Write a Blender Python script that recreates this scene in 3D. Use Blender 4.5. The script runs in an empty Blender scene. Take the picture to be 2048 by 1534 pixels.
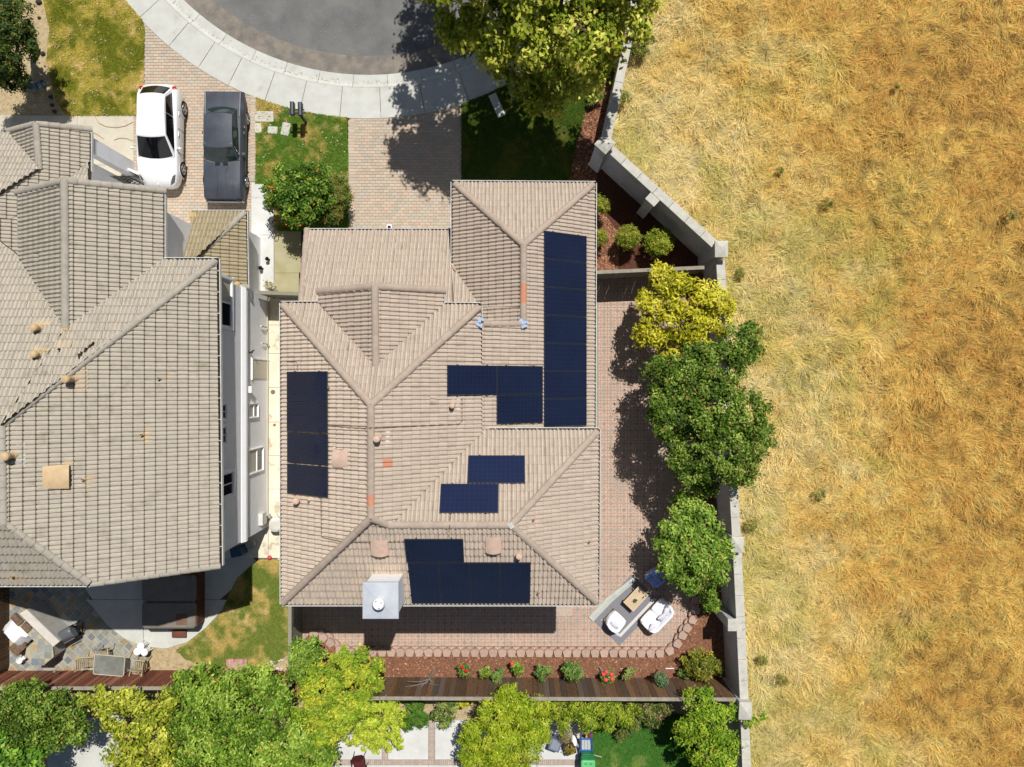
import bpy, bmesh, math, random
import numpy as np
from mathutils import Vector, Matrix

# ------------------------------------------------------------------ camera, sky, sun, exposure
SC = bpy.context.scene
COL = SC.collection
H, F = 31.5, 1420.0                      # drone height (m), focal length (px of the 2048 px wide photo)
cd = bpy.data.cameras.new('camera'); cam = bpy.data.objects.new('camera', cd); COL.objects.link(cam)
cam.location = (0, 0, H); cam.rotation_euler = (0, 0, 0)
cd.sensor_width = 36.0; cd.lens = 36.0 * F / 2048.0; cd.clip_start = 0.5; cd.clip_end = 400
SC.camera = cam
SHX, SHY = -0.204, -0.515                # ground shadow of one metre of height
wd = bpy.data.worlds.new('World'); SC.world = wd; wd.use_nodes = True
nt = wd.node_tree
sky = nt.nodes.new('ShaderNodeTexSky'); sky.sky_type = 'NISHITA'; sky.sun_disc = False
sky.sun_elevation = math.atan(1 / math.hypot(SHX, SHY)); sky.sun_rotation = math.atan2(-SHX, -SHY)
bg = nt.nodes['Background']; bg.inputs['Strength'].default_value = 0.05
nt.links.new(sky.outputs['Color'], bg.inputs['Color'])
sd = bpy.data.lights.new('sun', 'SUN'); sd.energy = 4.8; sd.angle = math.radians(0.5); sd.color = (1.0, 0.972, 0.925)
sun = bpy.data.objects.new('sun', sd); COL.objects.link(sun)
sun.location = (8, 20, 40)
sun.rotation_euler = Vector((SHX, SHY, -1)).to_track_quat('-Z', 'Y').to_euler()
SC.view_settings.view_transform = 'Standard'; SC.view_settings.look = 'None'
SC.view_settings.exposure = 0.0; SC.view_settings.gamma = 1.0
SC.view_settings.use_curve_mapping = False
SC.cycles.max_bounces = 6; SC.cycles.transparent_max_bounces = 8

rnd = random.Random(7)
R = np.random.default_rng(11)

def P(px, py, z=0.0):
    "the point at height z seen at pixel (px, py) of the photograph"
    d = (H - z) / F
    return Vector(((px - 1024) * d, (767 - py) * d, z))
def G2(px, py, z=0.0):
    p = P(px, py, z); return (p.x, p.y)
class Plane:
    "z = a + b x + c y"
    def __init__(s, a, b, c): s.a, s.b, s.c = a, b, c
    def z(s, x, y): return s.a + s.b * x + s.c * y
    def at(s, px, py, off=0.0):
        x, y = (px - 1024) / F, (767 - py) / F
        d = (H - s.a - off) / (1 + s.b * x + s.c * y)
        return Vector((x * d, y * d, H - d))
    def axes(s):
        n = Vector((-s.b, -s.c, 1)).normalized()
        up = Vector((s.b, s.c, 0)); up = Vector((up.x, up.y, s.b * up.x + s.c * up.y)).normalized()
        return up.cross(n).normalized(), up, n          # u (along the eave), v (up the slope), normal

# ------------------------------------------------------------------ objects
WM = {}
def _reg(o, m): WM[o.name] = m
def tag(o, label=None, cat=None, group=None, kind=None):
    if label: o['label'] = label
    if cat: o['category'] = cat
    if group: o['group'] = group
    if kind: o['kind'] = kind
    return o
def thing(name, label, cat, loc=(0, 0, 0), rz=0.0, group=None):
    o = bpy.data.objects.new(name, None); COL.objects.link(o)
    o.empty_display_size = 0.2
    o.location = loc; o.rotation_euler = (0, 0, rz)
    _reg(o, Matrix.Translation(Vector(loc)) @ Matrix.Rotation(rz, 4, 'Z'))
    return tag(o, label, cat, group)
def attach(o, parent, world=True):
    if parent is not None:
        o.parent = parent
        pm = WM[parent.name]
        if world:
            o.matrix_parent_inverse = pm.inverted(); _reg(o, Matrix.Identity(4))
        else:
            _reg(o, pm.copy())
    else:
        _reg(o, Matrix.Identity(4))
def link(name, me, parent=None, world=True, matrix=None):
    o = bpy.data.objects.new(name, me); COL.objects.link(o)
    attach(o, parent, world)
    if matrix is not None: o.matrix_basis = matrix
    return o
def copy_tree(root, loc, rz=0.0, label=None, group=None):
    r = root.copy(); COL.objects.link(r); r.location = loc; r.rotation_euler = (0, 0, rz)
    if label: r['label'] = label
    if group: r['group'] = group
    for ch in list(root.children):
        c = ch.copy(); COL.objects.link(c); c.parent = r
        for g in list(ch.children):
            d = g.copy(); COL.objects.link(d); d.parent = c
    return r

class MB:
    "collects shapes and builds ONE mesh"
    def __init__(s): s.v, s.f, s.m, s.cur = [], [], [], 0
    def add(s, V, Fs, T=None):
        o = len(s.v)
        if T is not None: V = [T @ Vector(p) for p in V]
        s.v.extend([tuple(p) for p in V]); s.f.extend([tuple(i + o for i in f) for f in Fs]); s.m.extend([s.cur] * len(Fs))
        return s
    def box(s, c, size, rz=0.0, T=None):
        x, y, z = size[0] / 2, size[1] / 2, size[2] / 2
        M = Matrix.Translation(Vector(c)) @ Matrix.Rotation(rz, 4, 'Z')
        if T is not None: M = M @ T if False else T @ M
        V = [(-x, -y, -z), (x, -y, -z), (x, y, -z), (-x, y, -z), (-x, -y, z), (x, -y, z), (x, y, z), (-x, y, z)]
        return s.add(V, [(3, 2, 1, 0), (4, 5, 6, 7), (0, 1, 5, 4), (1, 2, 6, 5), (2, 3, 7, 6), (3, 0, 4, 7)], M)
    def bbox(s, c, size, b, rz=0.0, T=None):
        "box with chamfered top and vertical edges"
        x, y, z = size[0] / 2, size[1] / 2, size[2] / 2
        def ring(x, y, c, zz): return [(-x + c, -y, zz), (x - c, -y, zz), (x, -y + c, zz), (x, y - c, zz), (x - c, y, zz), (-x + c, y, zz), (-x, y - c, zz), (-x, -y + c, zz)]
        M = Matrix.Translation(Vector(c)) @ Matrix.Rotation(rz, 4, 'Z')
        if T is not None: M = T @ M
        V = ring(x, y, b, -z) + ring(x, y, b, z - b) + ring(x - b * .3, y - b * .3, b, z - b * .3) + ring(x - b, y - b, b * .8, z)
        Fs = [tuple(range(7, -1, -1)), tuple(range(24, 32))]
        for k in range(3):
            for i in range(8): j = (i + 1) % 8; Fs.append((k * 8 + i, k * 8 + j, k * 8 + 8 + j, k * 8 + 8 + i))
        return s.add(V, Fs, M)
    def prism(s, poly, z0, z1, T=None):
        n = len(poly)
        a = sum(poly[i][0] * poly[(i + 1) % n][1] - poly[(i + 1) % n][0] * poly[i][1] for i in range(n))
        if a < 0: poly = poly[::-1]
        V = [(p[0], p[1], z0) for p in poly] + [(p[0], p[1], z1) for p in poly]
        Fs = [tuple(range(n - 1, -1, -1)), tuple(range(n, 2 * n))] + [(i, (i + 1) % n, n + (i + 1) % n, n + i) for i in range(n)]
        return s.add(V, Fs, T)
    def slab(s, pts, down):
        "prism hanging below a 3-D polygon"
        n = len(pts); V = [tuple(p) for p in pts] + [(p[0], p[1], p[2] - down) for p in pts]
        Fs = [tuple(range(n)), tuple(range(2 * n - 1, n - 1, -1))] + [((i + 1) % n, i, n + i, n + (i + 1) % n) for i in range(n)]
        return s.add(V, Fs)
    def tube(s, pts, r, seg=8, cap=True):
        pts = [Vector(p) for p in pts]; rs = r if isinstance(r, (list, tuple)) else [r] * len(pts)
        V, Fs = [], []; ref = Vector((.3, .2, .93)); prev = None
        for i, p in enumerate(pts):
            t = (pts[min(i + 1, len(pts) - 1)] - pts[max(i - 1, 0)]).normalized()
            a = prev - t * prev.dot(t) if prev is not None else t.cross(ref)
            if a.length < 1e-4: a = t.orthogonal()
            a.normalize(); prev = a; b = t.cross(a)
            for k in range(seg):
                w = 2 * math.pi * k / seg; V.append(p + (a * math.cos(w) + b * math.sin(w)) * rs[i])
        for i in range(len(pts) - 1):
            for k in range(seg):
                j = (k + 1) % seg; Fs.append((i * seg + k, i * seg + j, (i + 1) * seg + j, (i + 1) * seg + k))
        if cap: Fs += [tuple(range(seg - 1, -1, -1)), tuple(range((len(pts) - 1) * seg, len(pts) * seg))]
        return s.add(V, Fs)
    def lathe(s, prof, seg=20, T=None, caps=True):
        V, Fs = [], []
        for r, z in prof:
            for k in range(seg): w = 2 * math.pi * k / seg; V.append((r * math.cos(w), r * math.sin(w), z))
        for i in range(len(prof) - 1):
            for k in range(seg):
                j = (k + 1) % seg; Fs.append((i * seg + k, i * seg + j, (i + 1) * seg + j, (i + 1) * seg + k))
        if caps: Fs += [tuple(range(seg - 1, -1, -1)), tuple(range((len(prof) - 1) * seg, len(prof) * seg))]
        return s.add(V, Fs, T)
    def ball(s, c, r, seg=12, rings=7, sc=(1, 1, 1)):
        prof = [(max(1e-3, math.sin(math.pi * i / rings)) * r, -math.cos(math.pi * i / rings) * r) for i in range(rings + 1)]
        return s.lathe(prof, seg, Matrix.Translation(Vector(c)) @ Matrix.Diagonal((*sc, 1)))
    def mesh(s, name, mats, smooth=False):
        me = bpy.data.meshes.new(name); me.from_pydata(s.v, [], s.f)
        for m in (mats if isinstance(mats, (list, tuple)) else [mats]): me.materials.append(m)
        if any(s.m): me.polygons.foreach_set('material_index', s.m)
        if smooth:
            me.polygons.foreach_set('use_smooth', [True] * len(s.f))
            try: me.set_sharp_from_angle(angle=math.radians(38))
            except Exception: pass
        me.update(); return me
    def build(s, name, mats, parent=None, world=True, smooth=False):
        return link(name, s.mesh(name, mats, smooth), parent, world)

def np_mesh(name, V, Q, mat, col=None, smooth=False):
    "fast mesh from arrays; Q is (n, 3 or 4); col is one colour per vertex"
    V = np.ascontiguousarray(V, dtype=np.float32); Q = np.ascontiguousarray(Q, dtype=np.int32)
    me = bpy.data.meshes.new(name); k = Q.shape[1]
    me.vertices.add(len(V)); me.vertices.foreach_set('co', V.ravel())
    me.loops.add(Q.size); me.loops.foreach_set('vertex_index', Q.ravel())
    me.polygons.add(len(Q)); me.polygons.foreach_set('loop_start', np.arange(0, Q.size, k, dtype=np.int32))
    if smooth: me.polygons.foreach_set('use_smooth', np.ones(len(Q), dtype=bool))
    me.update(calc_edges=True)
    if col is not None:
        a = me.color_attributes.new('Col', 'FLOAT_COLOR', 'POINT')
        c = np.ones((len(V), 4), dtype=np.float32); c[:, :3] = col; a.data.foreach_set('color', c.ravel())
    me.materials.append(mat)
    return me

# ------------------------------------------------------------------ noise on arrays
def vnoise(x, y, seed=0):
    g = np.random.default_rng(seed).random((128, 128))
    xi, yi = np.floor(x).astype(int), np.floor(y).astype(int); fx, fy = x - xi, y - yi
    fx, fy = fx * fx * (3 - 2 * fx), fy * fy * (3 - 2 * fy)
    a, b = g[yi % 128, xi % 128], g[yi % 128, (xi + 1) % 128]; c, d = g[(yi + 1) % 128, xi % 128], g[(yi + 1) % 128, (xi + 1) % 128]
    return (a * (1 - fx) + b * fx) * (1 - fy) + (c * (1 - fx) + d * fx) * fy
def fbm(x, y, seed=0, oct=4):
    s, a, t = 0, .5, 0
    for k in range(oct):
        s = s + a * vnoise(x * 2 ** k + 17 * k, y * 2 ** k + 31 * k, seed + k); t += a; a *= .5
    return s / t
def inside(poly, x, y):
    r = np.zeros(np.shape(x), dtype=bool); n = len(poly)
    for i in range(n):
        x1, y1 = poly[i][:2]; x2, y2 = poly[(i + 1) % n][:2]
        c = ((y1 > y) != (y2 > y))
        with np.errstate(divide='ignore', invalid='ignore'):
            r ^= c & (x < (x2 - x1) * (y - y1) / (y2 - y1 + 1e-12) + x1)
    return r
def scatter(poly, n, rng):
    xs = [p[0] for p in poly]; ys = [p[1] for p in poly]
    x = rng.uniform(min(xs), max(xs), n * 3); y = rng.uniform(min(ys), max(ys), n * 3)
    k = inside(poly, x, y); return x[k][:n], y[k][:n]
def polyarea(p):
    return abs(sum(p[i][0] * p[(i + 1) % len(p)][1] - p[(i + 1) % len(p)][0] * p[i][1] for i in range(len(p)))) / 2

# ------------------------------------------------------------------ materials
MT = {}
def mat(name, c1, c2=None, scale=4.0, rough=.8, var=0.0, c3=None, c3f=.5, bump=0.0, bscale=60.0, spec=.3, metal=0.0, stretch=None, detail=5.0, coat=0.0, fac=(.35, .65), c4=None, s4=1.0, f4=(.5, .62)):
    """noise between c1 and c2, per-piece brightness var, c3 mixed in on some pieces, c4 = stains of their own shape"""
    m = bpy.data.materials.new(name); m.use_nodes = True; t = m.node_tree; N, L = t.nodes, t.links
    b = N['Principled BSDF']; b.inputs['Roughness'].default_value = rough; b.inputs['Metallic'].default_value = metal
    b.inputs['Specular IOR Level'].default_value = spec; b.inputs['Coat Weight'].default_value = coat
    geo = N.new('ShaderNodeNewGeometry'); pos = geo.outputs['Position']
    if stretch:
        mp = N.new('ShaderNodeMapping'); mp.inputs['Scale'].default_value = stretch; L.new(pos, mp.inputs['Vector']); pos = mp.outputs['Vector']
    def noise(sc, det=detail):
        n = N.new('ShaderNodeTexNoise'); n.inputs['Scale'].default_value = sc; n.inputs['Detail'].default_value = det
        n.inputs['Roughness'].default_value = .62; L.new(pos, n.inputs['Vector']); return n.outputs['Fac']
    def mapr(v, a, b_, c=0., d=1.):
        n = N.new('ShaderNodeMapRange'); n.inputs[1].default_value = a; n.inputs[2].default_value = b_; n.inputs[3].default_value = c; n.inputs[4].default_value = d
        L.new(v, n.inputs[0]); return n.outputs[0]
    def mix(fa, a, c, mode='MIX'):
        n = N.new('ShaderNodeMix'); n.data_type = 'RGBA'; n.blend_type = mode
        if isinstance(fa, float): n.inputs[0].default_value = fa
        else: L.new(fa, n.inputs[0])
        for i, v in ((6, a), (7, c)):
            if isinstance(v, tuple): n.inputs[i].default_value = (*v, 1)
            else: L.new(v, n.inputs[i])
        return n.outputs[2]
    col = c1
    if c2 is not None: col = mix(mapr(noise(scale), *fac), c1, c2)
    if var or c3:
        oi = N.new('ShaderNodeObjectInfo'); ad = N.new('ShaderNodeMath'); ad.operation = 'ADD'
        L.new(oi.outputs['Random'], ad.inputs[0]); L.new(geo.outputs['Random Per Island'], ad.inputs[1])
        fr = N.new('ShaderNodeMath'); fr.operation = 'FRACT'; L.new(ad.outputs[0], fr.inputs[0])
        wn = N.new('ShaderNodeTexWhiteNoise'); wn.noise_dimensions = '1D'; L.new(fr.outputs[0], wn.inputs['W'])
        sp = N.new('ShaderNodeSeparateColor'); L.new(wn.outputs['Color'], sp.inputs[0])
        if c3: col = mix(mapr(sp.outputs[1], c3f, 1.0), col, c3)
        if var:
            cb = N.new('ShaderNodeCombineColor'); v = mapr(sp.outputs[0], 0, 1, 1 - var, 1 + var)
            for i in range(3): L.new(v, cb.inputs[i])
            col = mix(1.0, col, cb.outputs[0], 'MULTIPLY')
    if c4 is not None: col = mix(mapr(noise(s4, 6.0), *f4), col, c4)
    if isinstance(col, tuple): b.inputs['Base Color'].default_value = (*col, 1)
    else: L.new(col, b.inputs['Base Color'])
    if bump:
        bp = N.new('ShaderNodeBump'); bp.inputs['Strength'].default_value = bump; bp.inputs['Distance'].default_value = .02
        L.new(noise(bscale, 4.0), bp.inputs['Height']); L.new(bp.outputs[0], b.inputs['Normal'])
    MT[name] = m; return m
def leafmat(name, rough=.5, trans=.3, spec=.35):
    m = bpy.data.materials.new(name); m.use_nodes = True; t = m.node_tree; N, L = t.nodes, t.links
    b = N['Principled BSDF']; b.inputs['Roughness'].default_value = rough; b.inputs['Specular IOR Level'].default_value = spec
    a = N.new('ShaderNodeVertexColor'); a.layer_name = 'Col'
    L.new(a.outputs['Color'], b.inputs['Base Color'])
    if trans:
        tr = N.new('ShaderNodeBsdfTranslucent'); L.new(a.outputs['Color'], tr.inputs['Color'])
        mx = N.new('ShaderNodeMixShader'); mx.inputs[0].default_value = trans
        L.new(b.outputs[0], mx.inputs[1]); L.new(tr.outputs[0], mx.inputs[2]); L.new(mx.outputs[0], N['Material Output'].inputs['Surface'])
    MT[name] = m; return m
# ------------------------------------------------------------------ material set
def S(r, g, b, k=.82):
    f = lambda v: (v / 255 / 12.92 if v / 255 <= .04045 else ((v / 255 + .055) / 1.055) ** 2.4) * k
    return (f(r), f(g), f(b))
mat('soil', S(150, 125, 95, .6), S(120, 98, 72, .6), 3, .95, bump=.5, bscale=40)
mat('sandy_soil', S(205, 185, 145), S(180, 158, 120), 5, .95, bump=.6, bscale=50, c4=S(130, 115, 90), s4=9, f4=(.55, .7))
mat('asphalt', S(128, 127, 124, .85), S(110, 109, 109, .85), .9, .9, bump=.5, bscale=90, c4=S(136, 129, 114, .85), s4=14, f4=(.58, .72))
mat('asphalt_edge', S(150, 140, 126, .85), S(120, 115, 110, .85), 2.5, .9, bump=.5, bscale=90)
mat('concrete', S(216, 216, 208), S(204, 203, 194), 1.8, .9, var=.03, bump=.15, bscale=80, c4=S(180, 174, 160), s4=1.1, f4=(.6, .78))
mat('concrete_warm', S(220, 212, 192), S(207, 197, 176), 1.5, .9, var=.03, bump=.15, bscale=80, c4=S(190, 176, 148), s4=1.3, f4=(.56, .74))
mat('concrete_stained', S(238, 230, 208, .88), S(226, 216, 190, .88), 1.2, .9, var=.04, bump=.15, bscale=80, c4=S(165, 140, 96), s4=1.6, f4=(.56, .72))
mat('concrete_mossy', S(190, 180, 146), S(170, 164, 118), 1.2, .9, bump=.2, bscale=70)
mat('concrete_white', S(228, 228, 224), S(212, 211, 204), 1.4, .9, var=.03, bump=.12, bscale=80)
mat('joint', S(120, 112, 98, .7), S(95, 88, 75, .7), 6, .95)
mat('sand_bed', S(178, 162, 140, .7), None, 4, .95)
mat('paver', S(212, 190, 166), S(202, 180, 158), 7, .88, var=.09, c3=S(194, 188, 172), c3f=.45, bump=.25, bscale=90)
mat('patio_pink', S(214, 182, 162), S(206, 174, 154), 6, .88, var=.06, bump=.2, bscale=90, c4=S(190, 168, 150), s4=.8, f4=(.45, .7))
mat('patio_grey', S(176, 168, 154), S(160, 154, 142), 6, .88, var=.09, bump=.2, bscale=90)
mat('patio_bed', S(176, 122, 100, .8), S(150, 110, 92, .8), 5, .95)
mat('slate', S(176, 172, 156), S(146, 148, 144), 5, .7, var=.2, c3=S(122, 134, 142), c3f=.55, bump=.4, bscale=25)
mat('slate_brown', S(182, 162, 128), S(162, 144, 116), 5, .7, var=.2, bump=.4, bscale=25)
mat('mortar', S(196, 186, 158), S(178, 168, 140), 5, .95)
mat('mulch', S(152, 106, 82, .8), S(118, 82, 62, .8), 14, .95, bump=.8, bscale=60)
mat('mulch_chip', S(164, 114, 86, .8), S(134, 90, 68, .8), 10, .95, var=.45, c3=S(196, 150, 112, .8), c3f=.75)
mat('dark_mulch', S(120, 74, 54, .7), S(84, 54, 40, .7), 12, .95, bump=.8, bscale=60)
mat('block', S(200, 172, 154), S(184, 156, 140), 8, .92, var=.08, bump=.5, bscale=60)
mat('brick_strip', S(200, 182, 166), S(184, 164, 150), 8, .9, var=.1, bump=.2)
mat('stone', S(226, 222, 210), S(206, 202, 190), 6, .9, var=.05, bump=.3, bscale=40)
mat('edging', S(210, 190, 150), S(180, 160, 125), 8, .9)
leafmat('grass_mat', .7, .25, .2); leafmat('leaf', .55, .3, .18); leafmat('soft_leaf', .6, .36, .2)
gm = bpy.data.materials.new('turf'); gm.use_nodes = True
_a = gm.node_tree.nodes.new('ShaderNodeVertexColor'); _a.layer_name = 'Col'
_b = gm.node_tree.nodes['Principled BSDF']; _b.inputs['Roughness'].default_value = .95; _b.inputs['Specular IOR Level'].default_value = .1
gm.node_tree.links.new(_a.outputs['Color'], _b.inputs['Base Color']); MT['turf'] = gm

def st(o, kind='structure', label=None): return tag(o, label, kind=kind)
def sheet(name, poly, z, m, depth=.12):
    b = MB(); b.prism(poly, z - depth, z); return st(b.build(name, MT[m]))
def px(poly, z=0.0): return [G2(a, b, z) for a, b in poly]

# ------------------------------------------------------------------ ground, road, kerb ring
b = MB(); b.prism([(-90, -90), (90, -90), (90, 90), (-90, 90)], -1.6, -.9); st(b.build('ground', MT['soil']))
K = H / F
CC = Vector(G2(735, -381)); RA, RG, RS = 529 * K, 551 * K, 618 * K
def ring(ro, ri, a0, a1, n):
    A = [a0 + (a1 - a0) * i / n for i in range(n + 1)]
    return [(CC.x + ro * math.cos(a), CC.y + ro * math.sin(a)) for a in A] + [(CC.x + ri * math.cos(a), CC.y + ri * math.sin(a)) for a in reversed(A)]
def ang(pxx, pyy): p = Vector(G2(pxx, pyy)) - CC; return math.atan2(p.y, p.x)
def arcy(x, r): return -381 + math.sqrt(r * r - (x - 735) ** 2)
b = MB(); b.prism([(CC.x + (RA + .03) * math.cos(i * math.pi / 60), CC.y + (RA + .03) * math.sin(i * math.pi / 60)) for i in range(120)], -.3, -.105)
road = st(b.build('road', MT['asphalt']))
b = MB(); b.prism(ring(RA + .02, RA - .85, -math.pi, 0, 80), -.2, -.1); o = b.build('road_edge', MT['asphalt_edge'], road); o['kind'] = 'structure'
jp = [(150, -150), (205, -55), (281, 34), (340, 90), (397, 135), (457, 170), (530, 201), (601, 218), (680, 232), (762, 236), (850, 225), (937, 200), (1015, 168)]
ja = [ang(*p) for p in jp]
sw = MB(); sw.prism(ring(RS + .01, RG + .09, ja[0], ja[-1], 60), -.3, -.02); swk = st(sw.build('sidewalk', MT['joint']))
for a0, a1 in zip(ja[:-1], ja[1:]):
    g = .012 / RS
    b = MB(); b.prism(ring(RS, RG + .126, a0 + g, a1 - g, 14), -.04, .02 + rnd.uniform(-.003, .003)); b.build('slab', MT['concrete'], swk)
ke = MB(); gut = None
ka = [-2.9 + i * .1275 for i in range(24)]
kerb = MB(); kerb.prism(ring(RG + .05, RA, ka[0], ka[-1], 90), -.3, -.13); kerb = st(kerb.build('kerb', MT['joint']))
for a0, a1 in zip(ka[:-1], ka[1:]):
    g = .008 / RG; b = MB(); n = 5
    A = [a0 + g + (a1 - a0 - 2 * g) * i / n for i in range(n + 1)]
    pr = [(RA + rnd.uniform(-.015, .01), -.2), (RA, -.088), (RA + .36, -.075), (RG - .06, -.06), (RG, -.02), (RG + .06, .008), (RG + .118, .014), (RG + .118, -.2)]
    V = [(CC.x + r * math.cos(a), CC.y + r * math.sin(a), z) for a in A for r, z in pr]; m = len(pr)
    b.add(V, [(i * m + j, (i + 1) * m + j, (i + 1) * m + j + 1, i * m + j + 1) for i in range(n) for j in range(m - 1)] + [tuple(range(m)), tuple(range(n * m + m - 1, n * m - 1, -1))])
    b.build('kerb_stone', MT['concrete'], kerb)

# ------------------------------------------------------------------ pieces laid in a region, 300 of them singly
def lay(parent, name, poly, pw, pl, joint, z, th, mats, rot=0.0, bond=.5, single=300, inner=None, pick=None, inset=0.0):
    "rectangular pieces inside poly (world), half-overlapping rows"
    c, s = math.cos(rot), math.sin(rot)
    lp = [(x * c + y * s, -x * s + y * c) for x, y in poly]
    x0, x1 = min(p[0] for p in lp), max(p[0] for p in lp); y0, y1 = min(p[1] for p in lp), max(p[1] for p in lp)
    spots = []
    for j in range(int((y1 - y0) / pw) + 1):
        for i in range(-1, int((x1 - x0) / pl) + 2):
            spots.append((x0 + (i + .5 + (bond * (j % 2))) * pl, y0 + (j + .5) * pw))
    X = np.array(spots); k = inside(lp, X[:, 0], X[:, 1]); X = X[k]
    W = np.stack([X[:, 0] * c - X[:, 1] * s, X[:, 0] * s + X[:, 1] * c], 1)
    order = np.argsort(W[:, 0] ** 2 + W[:, 1] ** 2)
    def piece(mb, T=None):
        x, y = (pl - joint) / 2, (pw - joint) / 2; e = min(.008, x * .1)
        V = [(-x, -y, -th), (x, -y, -th), (x, y, -th), (-x, y, -th), (-x, -y, -e), (x, -y, -e), (x, y, -e), (-x, y, -e), (-x + e, -y + e, 0), (x - e, -y + e, 0), (x - e, y - e, 0), (-x + e, y - e, 0)]
        Fs = [(8, 9, 10, 11)] + [(a + i, a + (i + 1) % 4, a + 4 + (i + 1) % 4, a + 4 + i) for a in (0, 4) for i in range(4)]
        mb.add(V, Fs, T)
    one = [(lambda mb: (piece(mb), mb.mesh(name, MT[m]))[1])(MB()) for m in mats]
    rest = [MB() for _ in mats]
    for q, i in enumerate(order):
        mi = (pick(rnd) if pick else 0)
        T = Matrix.Translation((W[i, 0], W[i, 1], z + rnd.uniform(-.0025, .0025))) @ Matrix.Rotation(rot + rnd.uniform(-.006, .006), 4, 'Z')
        if q < single: link(name, one[mi], parent, True, T)
        else: piece(rest[mi], T)
    for mi, mb in enumerate(rest):
        if mb.v: tag(mb.build(name + '_field', MT[mats[mi]], parent), kind='stuff')

dl = px([(286, 40)] + [(x, arcy(x, 608)) for x in range(290, 513, 14)] + [(512, 470), (262, 470), (262, 228), (286, 228)])
drv = sheet('driveway', dl, -.018, 'sand_bed'); lay(drv, 'paver', dl, .132, .245, .009, 0, .03, ['paver'], 0, .5)
dr = px([(698, arcy(698, 608))] + [(x, arcy(x, 608)) for x in range(712, 925, 15)] + [(926, 480), (690, 480)])
drv2 = sheet('driveway', dr, -.018, 'sand_bed'); lay(drv2, 'paver', dr, .132, .245, .009, 0, .03, ['paver'], 0, .5)
# header courses of the same pavers along the driveway edges
for x0, y0, y1, par in ((509, 192, 366, drv), (698, 240, 458, drv2)):
    mb = MB(); a, c = G2(x0, y0), G2(x0, y1); n = int((a[1] - c[1]) / .135)
    for i in range(n): mb.box((a[0] + (-.06 if par is drv else .1), a[1] - (i + .5) * .135, .0), (.24, .126, .03))
    tag(mb.build('edge_paver', MT['paver'], par), kind='stuff')

# concrete paths and yards
def slabs(parent, rects, z, m, name='slab'):
    for r in rects:
        mb = MB(); mb.prism(r, z - .05, z + rnd.uniform(-.002, .002)); mb.build(name, MT[m], parent)
def grid_rects(x0, y0, x1, y1, xs, ys, g=.5, z=0.0):
    X = [x0] + list(xs) + [x1]; Y = [y0] + list(ys) + [y1]
    return [px([(a + g / 2, c + g / 2), (b2 - g / 2, c + g / 2), (b2 - g / 2, d - g / 2), (a + g / 2, d - g / 2)], z) for a, b2 in zip(X[:-1], X[1:]) for c, d in zip(Y[:-1], Y[1:])]
ew = sheet('entry_path', px([(-60, 231), (268, 231), (268, 420), (-60, 430)]), -.01, 'joint')
slabs(ew, grid_rects(-60, 231, 268, 425, (60, 155), (330,)), .02, 'concrete_warm')
wk = sheet('side_path', px([(503, 366), (548, 366), (548, 592), (503, 592)]), -.01, 'joint')
slabs(wk, grid_rects(503, 366, 548, 592, (), (396, 470)), .025, 'concrete_white')
ws = sheet('old_path', px([(548, 405), (602, 405), (602, 592), (548, 592)]), -.01, 'joint')
slabs(ws, grid_rects(548.4, 405, 602, 592, (), (452, 546)), .02, 'concrete_mossy')
sp = sheet('passage', px([(440, 592), (605, 592), (605, 1116), (440, 1128)]), -.01, 'joint')
slabs(sp, grid_rects(440, 592, 605, 1116, (537,), (650, 707, 775, 844, 911, 978, 1046), .7), .02, 'concrete_stained')
for (cx, cy, r) in ((546, 784, .10), (549, 850, .06)):      # drain cleanouts in the passage
    mb = MB(); p = P(cx, cy, .02); mb.lathe([(r, 0), (r, .012), (r * .6, .012), (r * .55, .004)], 16, Matrix.Translation((p.x, p.y, .02)))
    tag(mb.build('drain_cover', mat('drain_%d' % cy, S(150, 135, 110, .6), None, 1, .6)), 'round drain cover in the side passage, %s' % ('nearer the side door' if cy < 800 else 'smaller, beside the lower sliding windows'), 'drain cover')
pb = sheet('garden_path', px([(1006, 176), (1015, 168), (1031, 159), (1031, 60), (1042, 60), (1041, 190), (1024, 202)]), .02, 'concrete')

# neighbour's back yard
yd = sheet('yard_soil', px([(-60, 1105), (605, 1105), (605, 1400), (-60, 1400)]), -.03, 'sandy_soil')
arcp = [(480, 1090), (512, 1122), (475, 1155), (462, 1180), (440, 1225), (412, 1255), (375, 1284), (332, 1297), (287, 1292), (250, 1277), (215, 1250), (185, 1212), (172, 1178), (168, 1090)]
pc = sheet('round_patio', px(arcp), -.005, 'joint')
for half in (0, 1):
    for tb in (0, 1):
        cl = lambda p: (max(p[0], 287.6) if half else min(p[0], 286.6), min(max(p[1], 1199.6), 1400) if tb else min(p[1], 1198.6))
        pp = []
        for q in [cl(p) for p in arcp]:
            if not pp or (abs(pp[-1][0] - q[0]) + abs(pp[-1][1] - q[1]) > .3): pp.append(q)
        mb = MB(); mb.prism(px(pp), -.03, .02); mb.build('slab', MT['concrete'], pc)
sl = px([(18, 1165), (168, 1150), (172, 1178), (185, 1212), (215, 1250), (250, 1277), (287, 1292), (300, 1310), (270, 1345), (18, 1342)])
slp = sheet('slate_patio', sl, .004, 'mortar')
lay(slp, 'slate_tile', sl, .293, .293, .028, .016, .02, ['slate', 'slate_brown'], math.radians(45), 0, 300, pick=lambda r: 1 if r.random() < .22 else 0)

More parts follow.
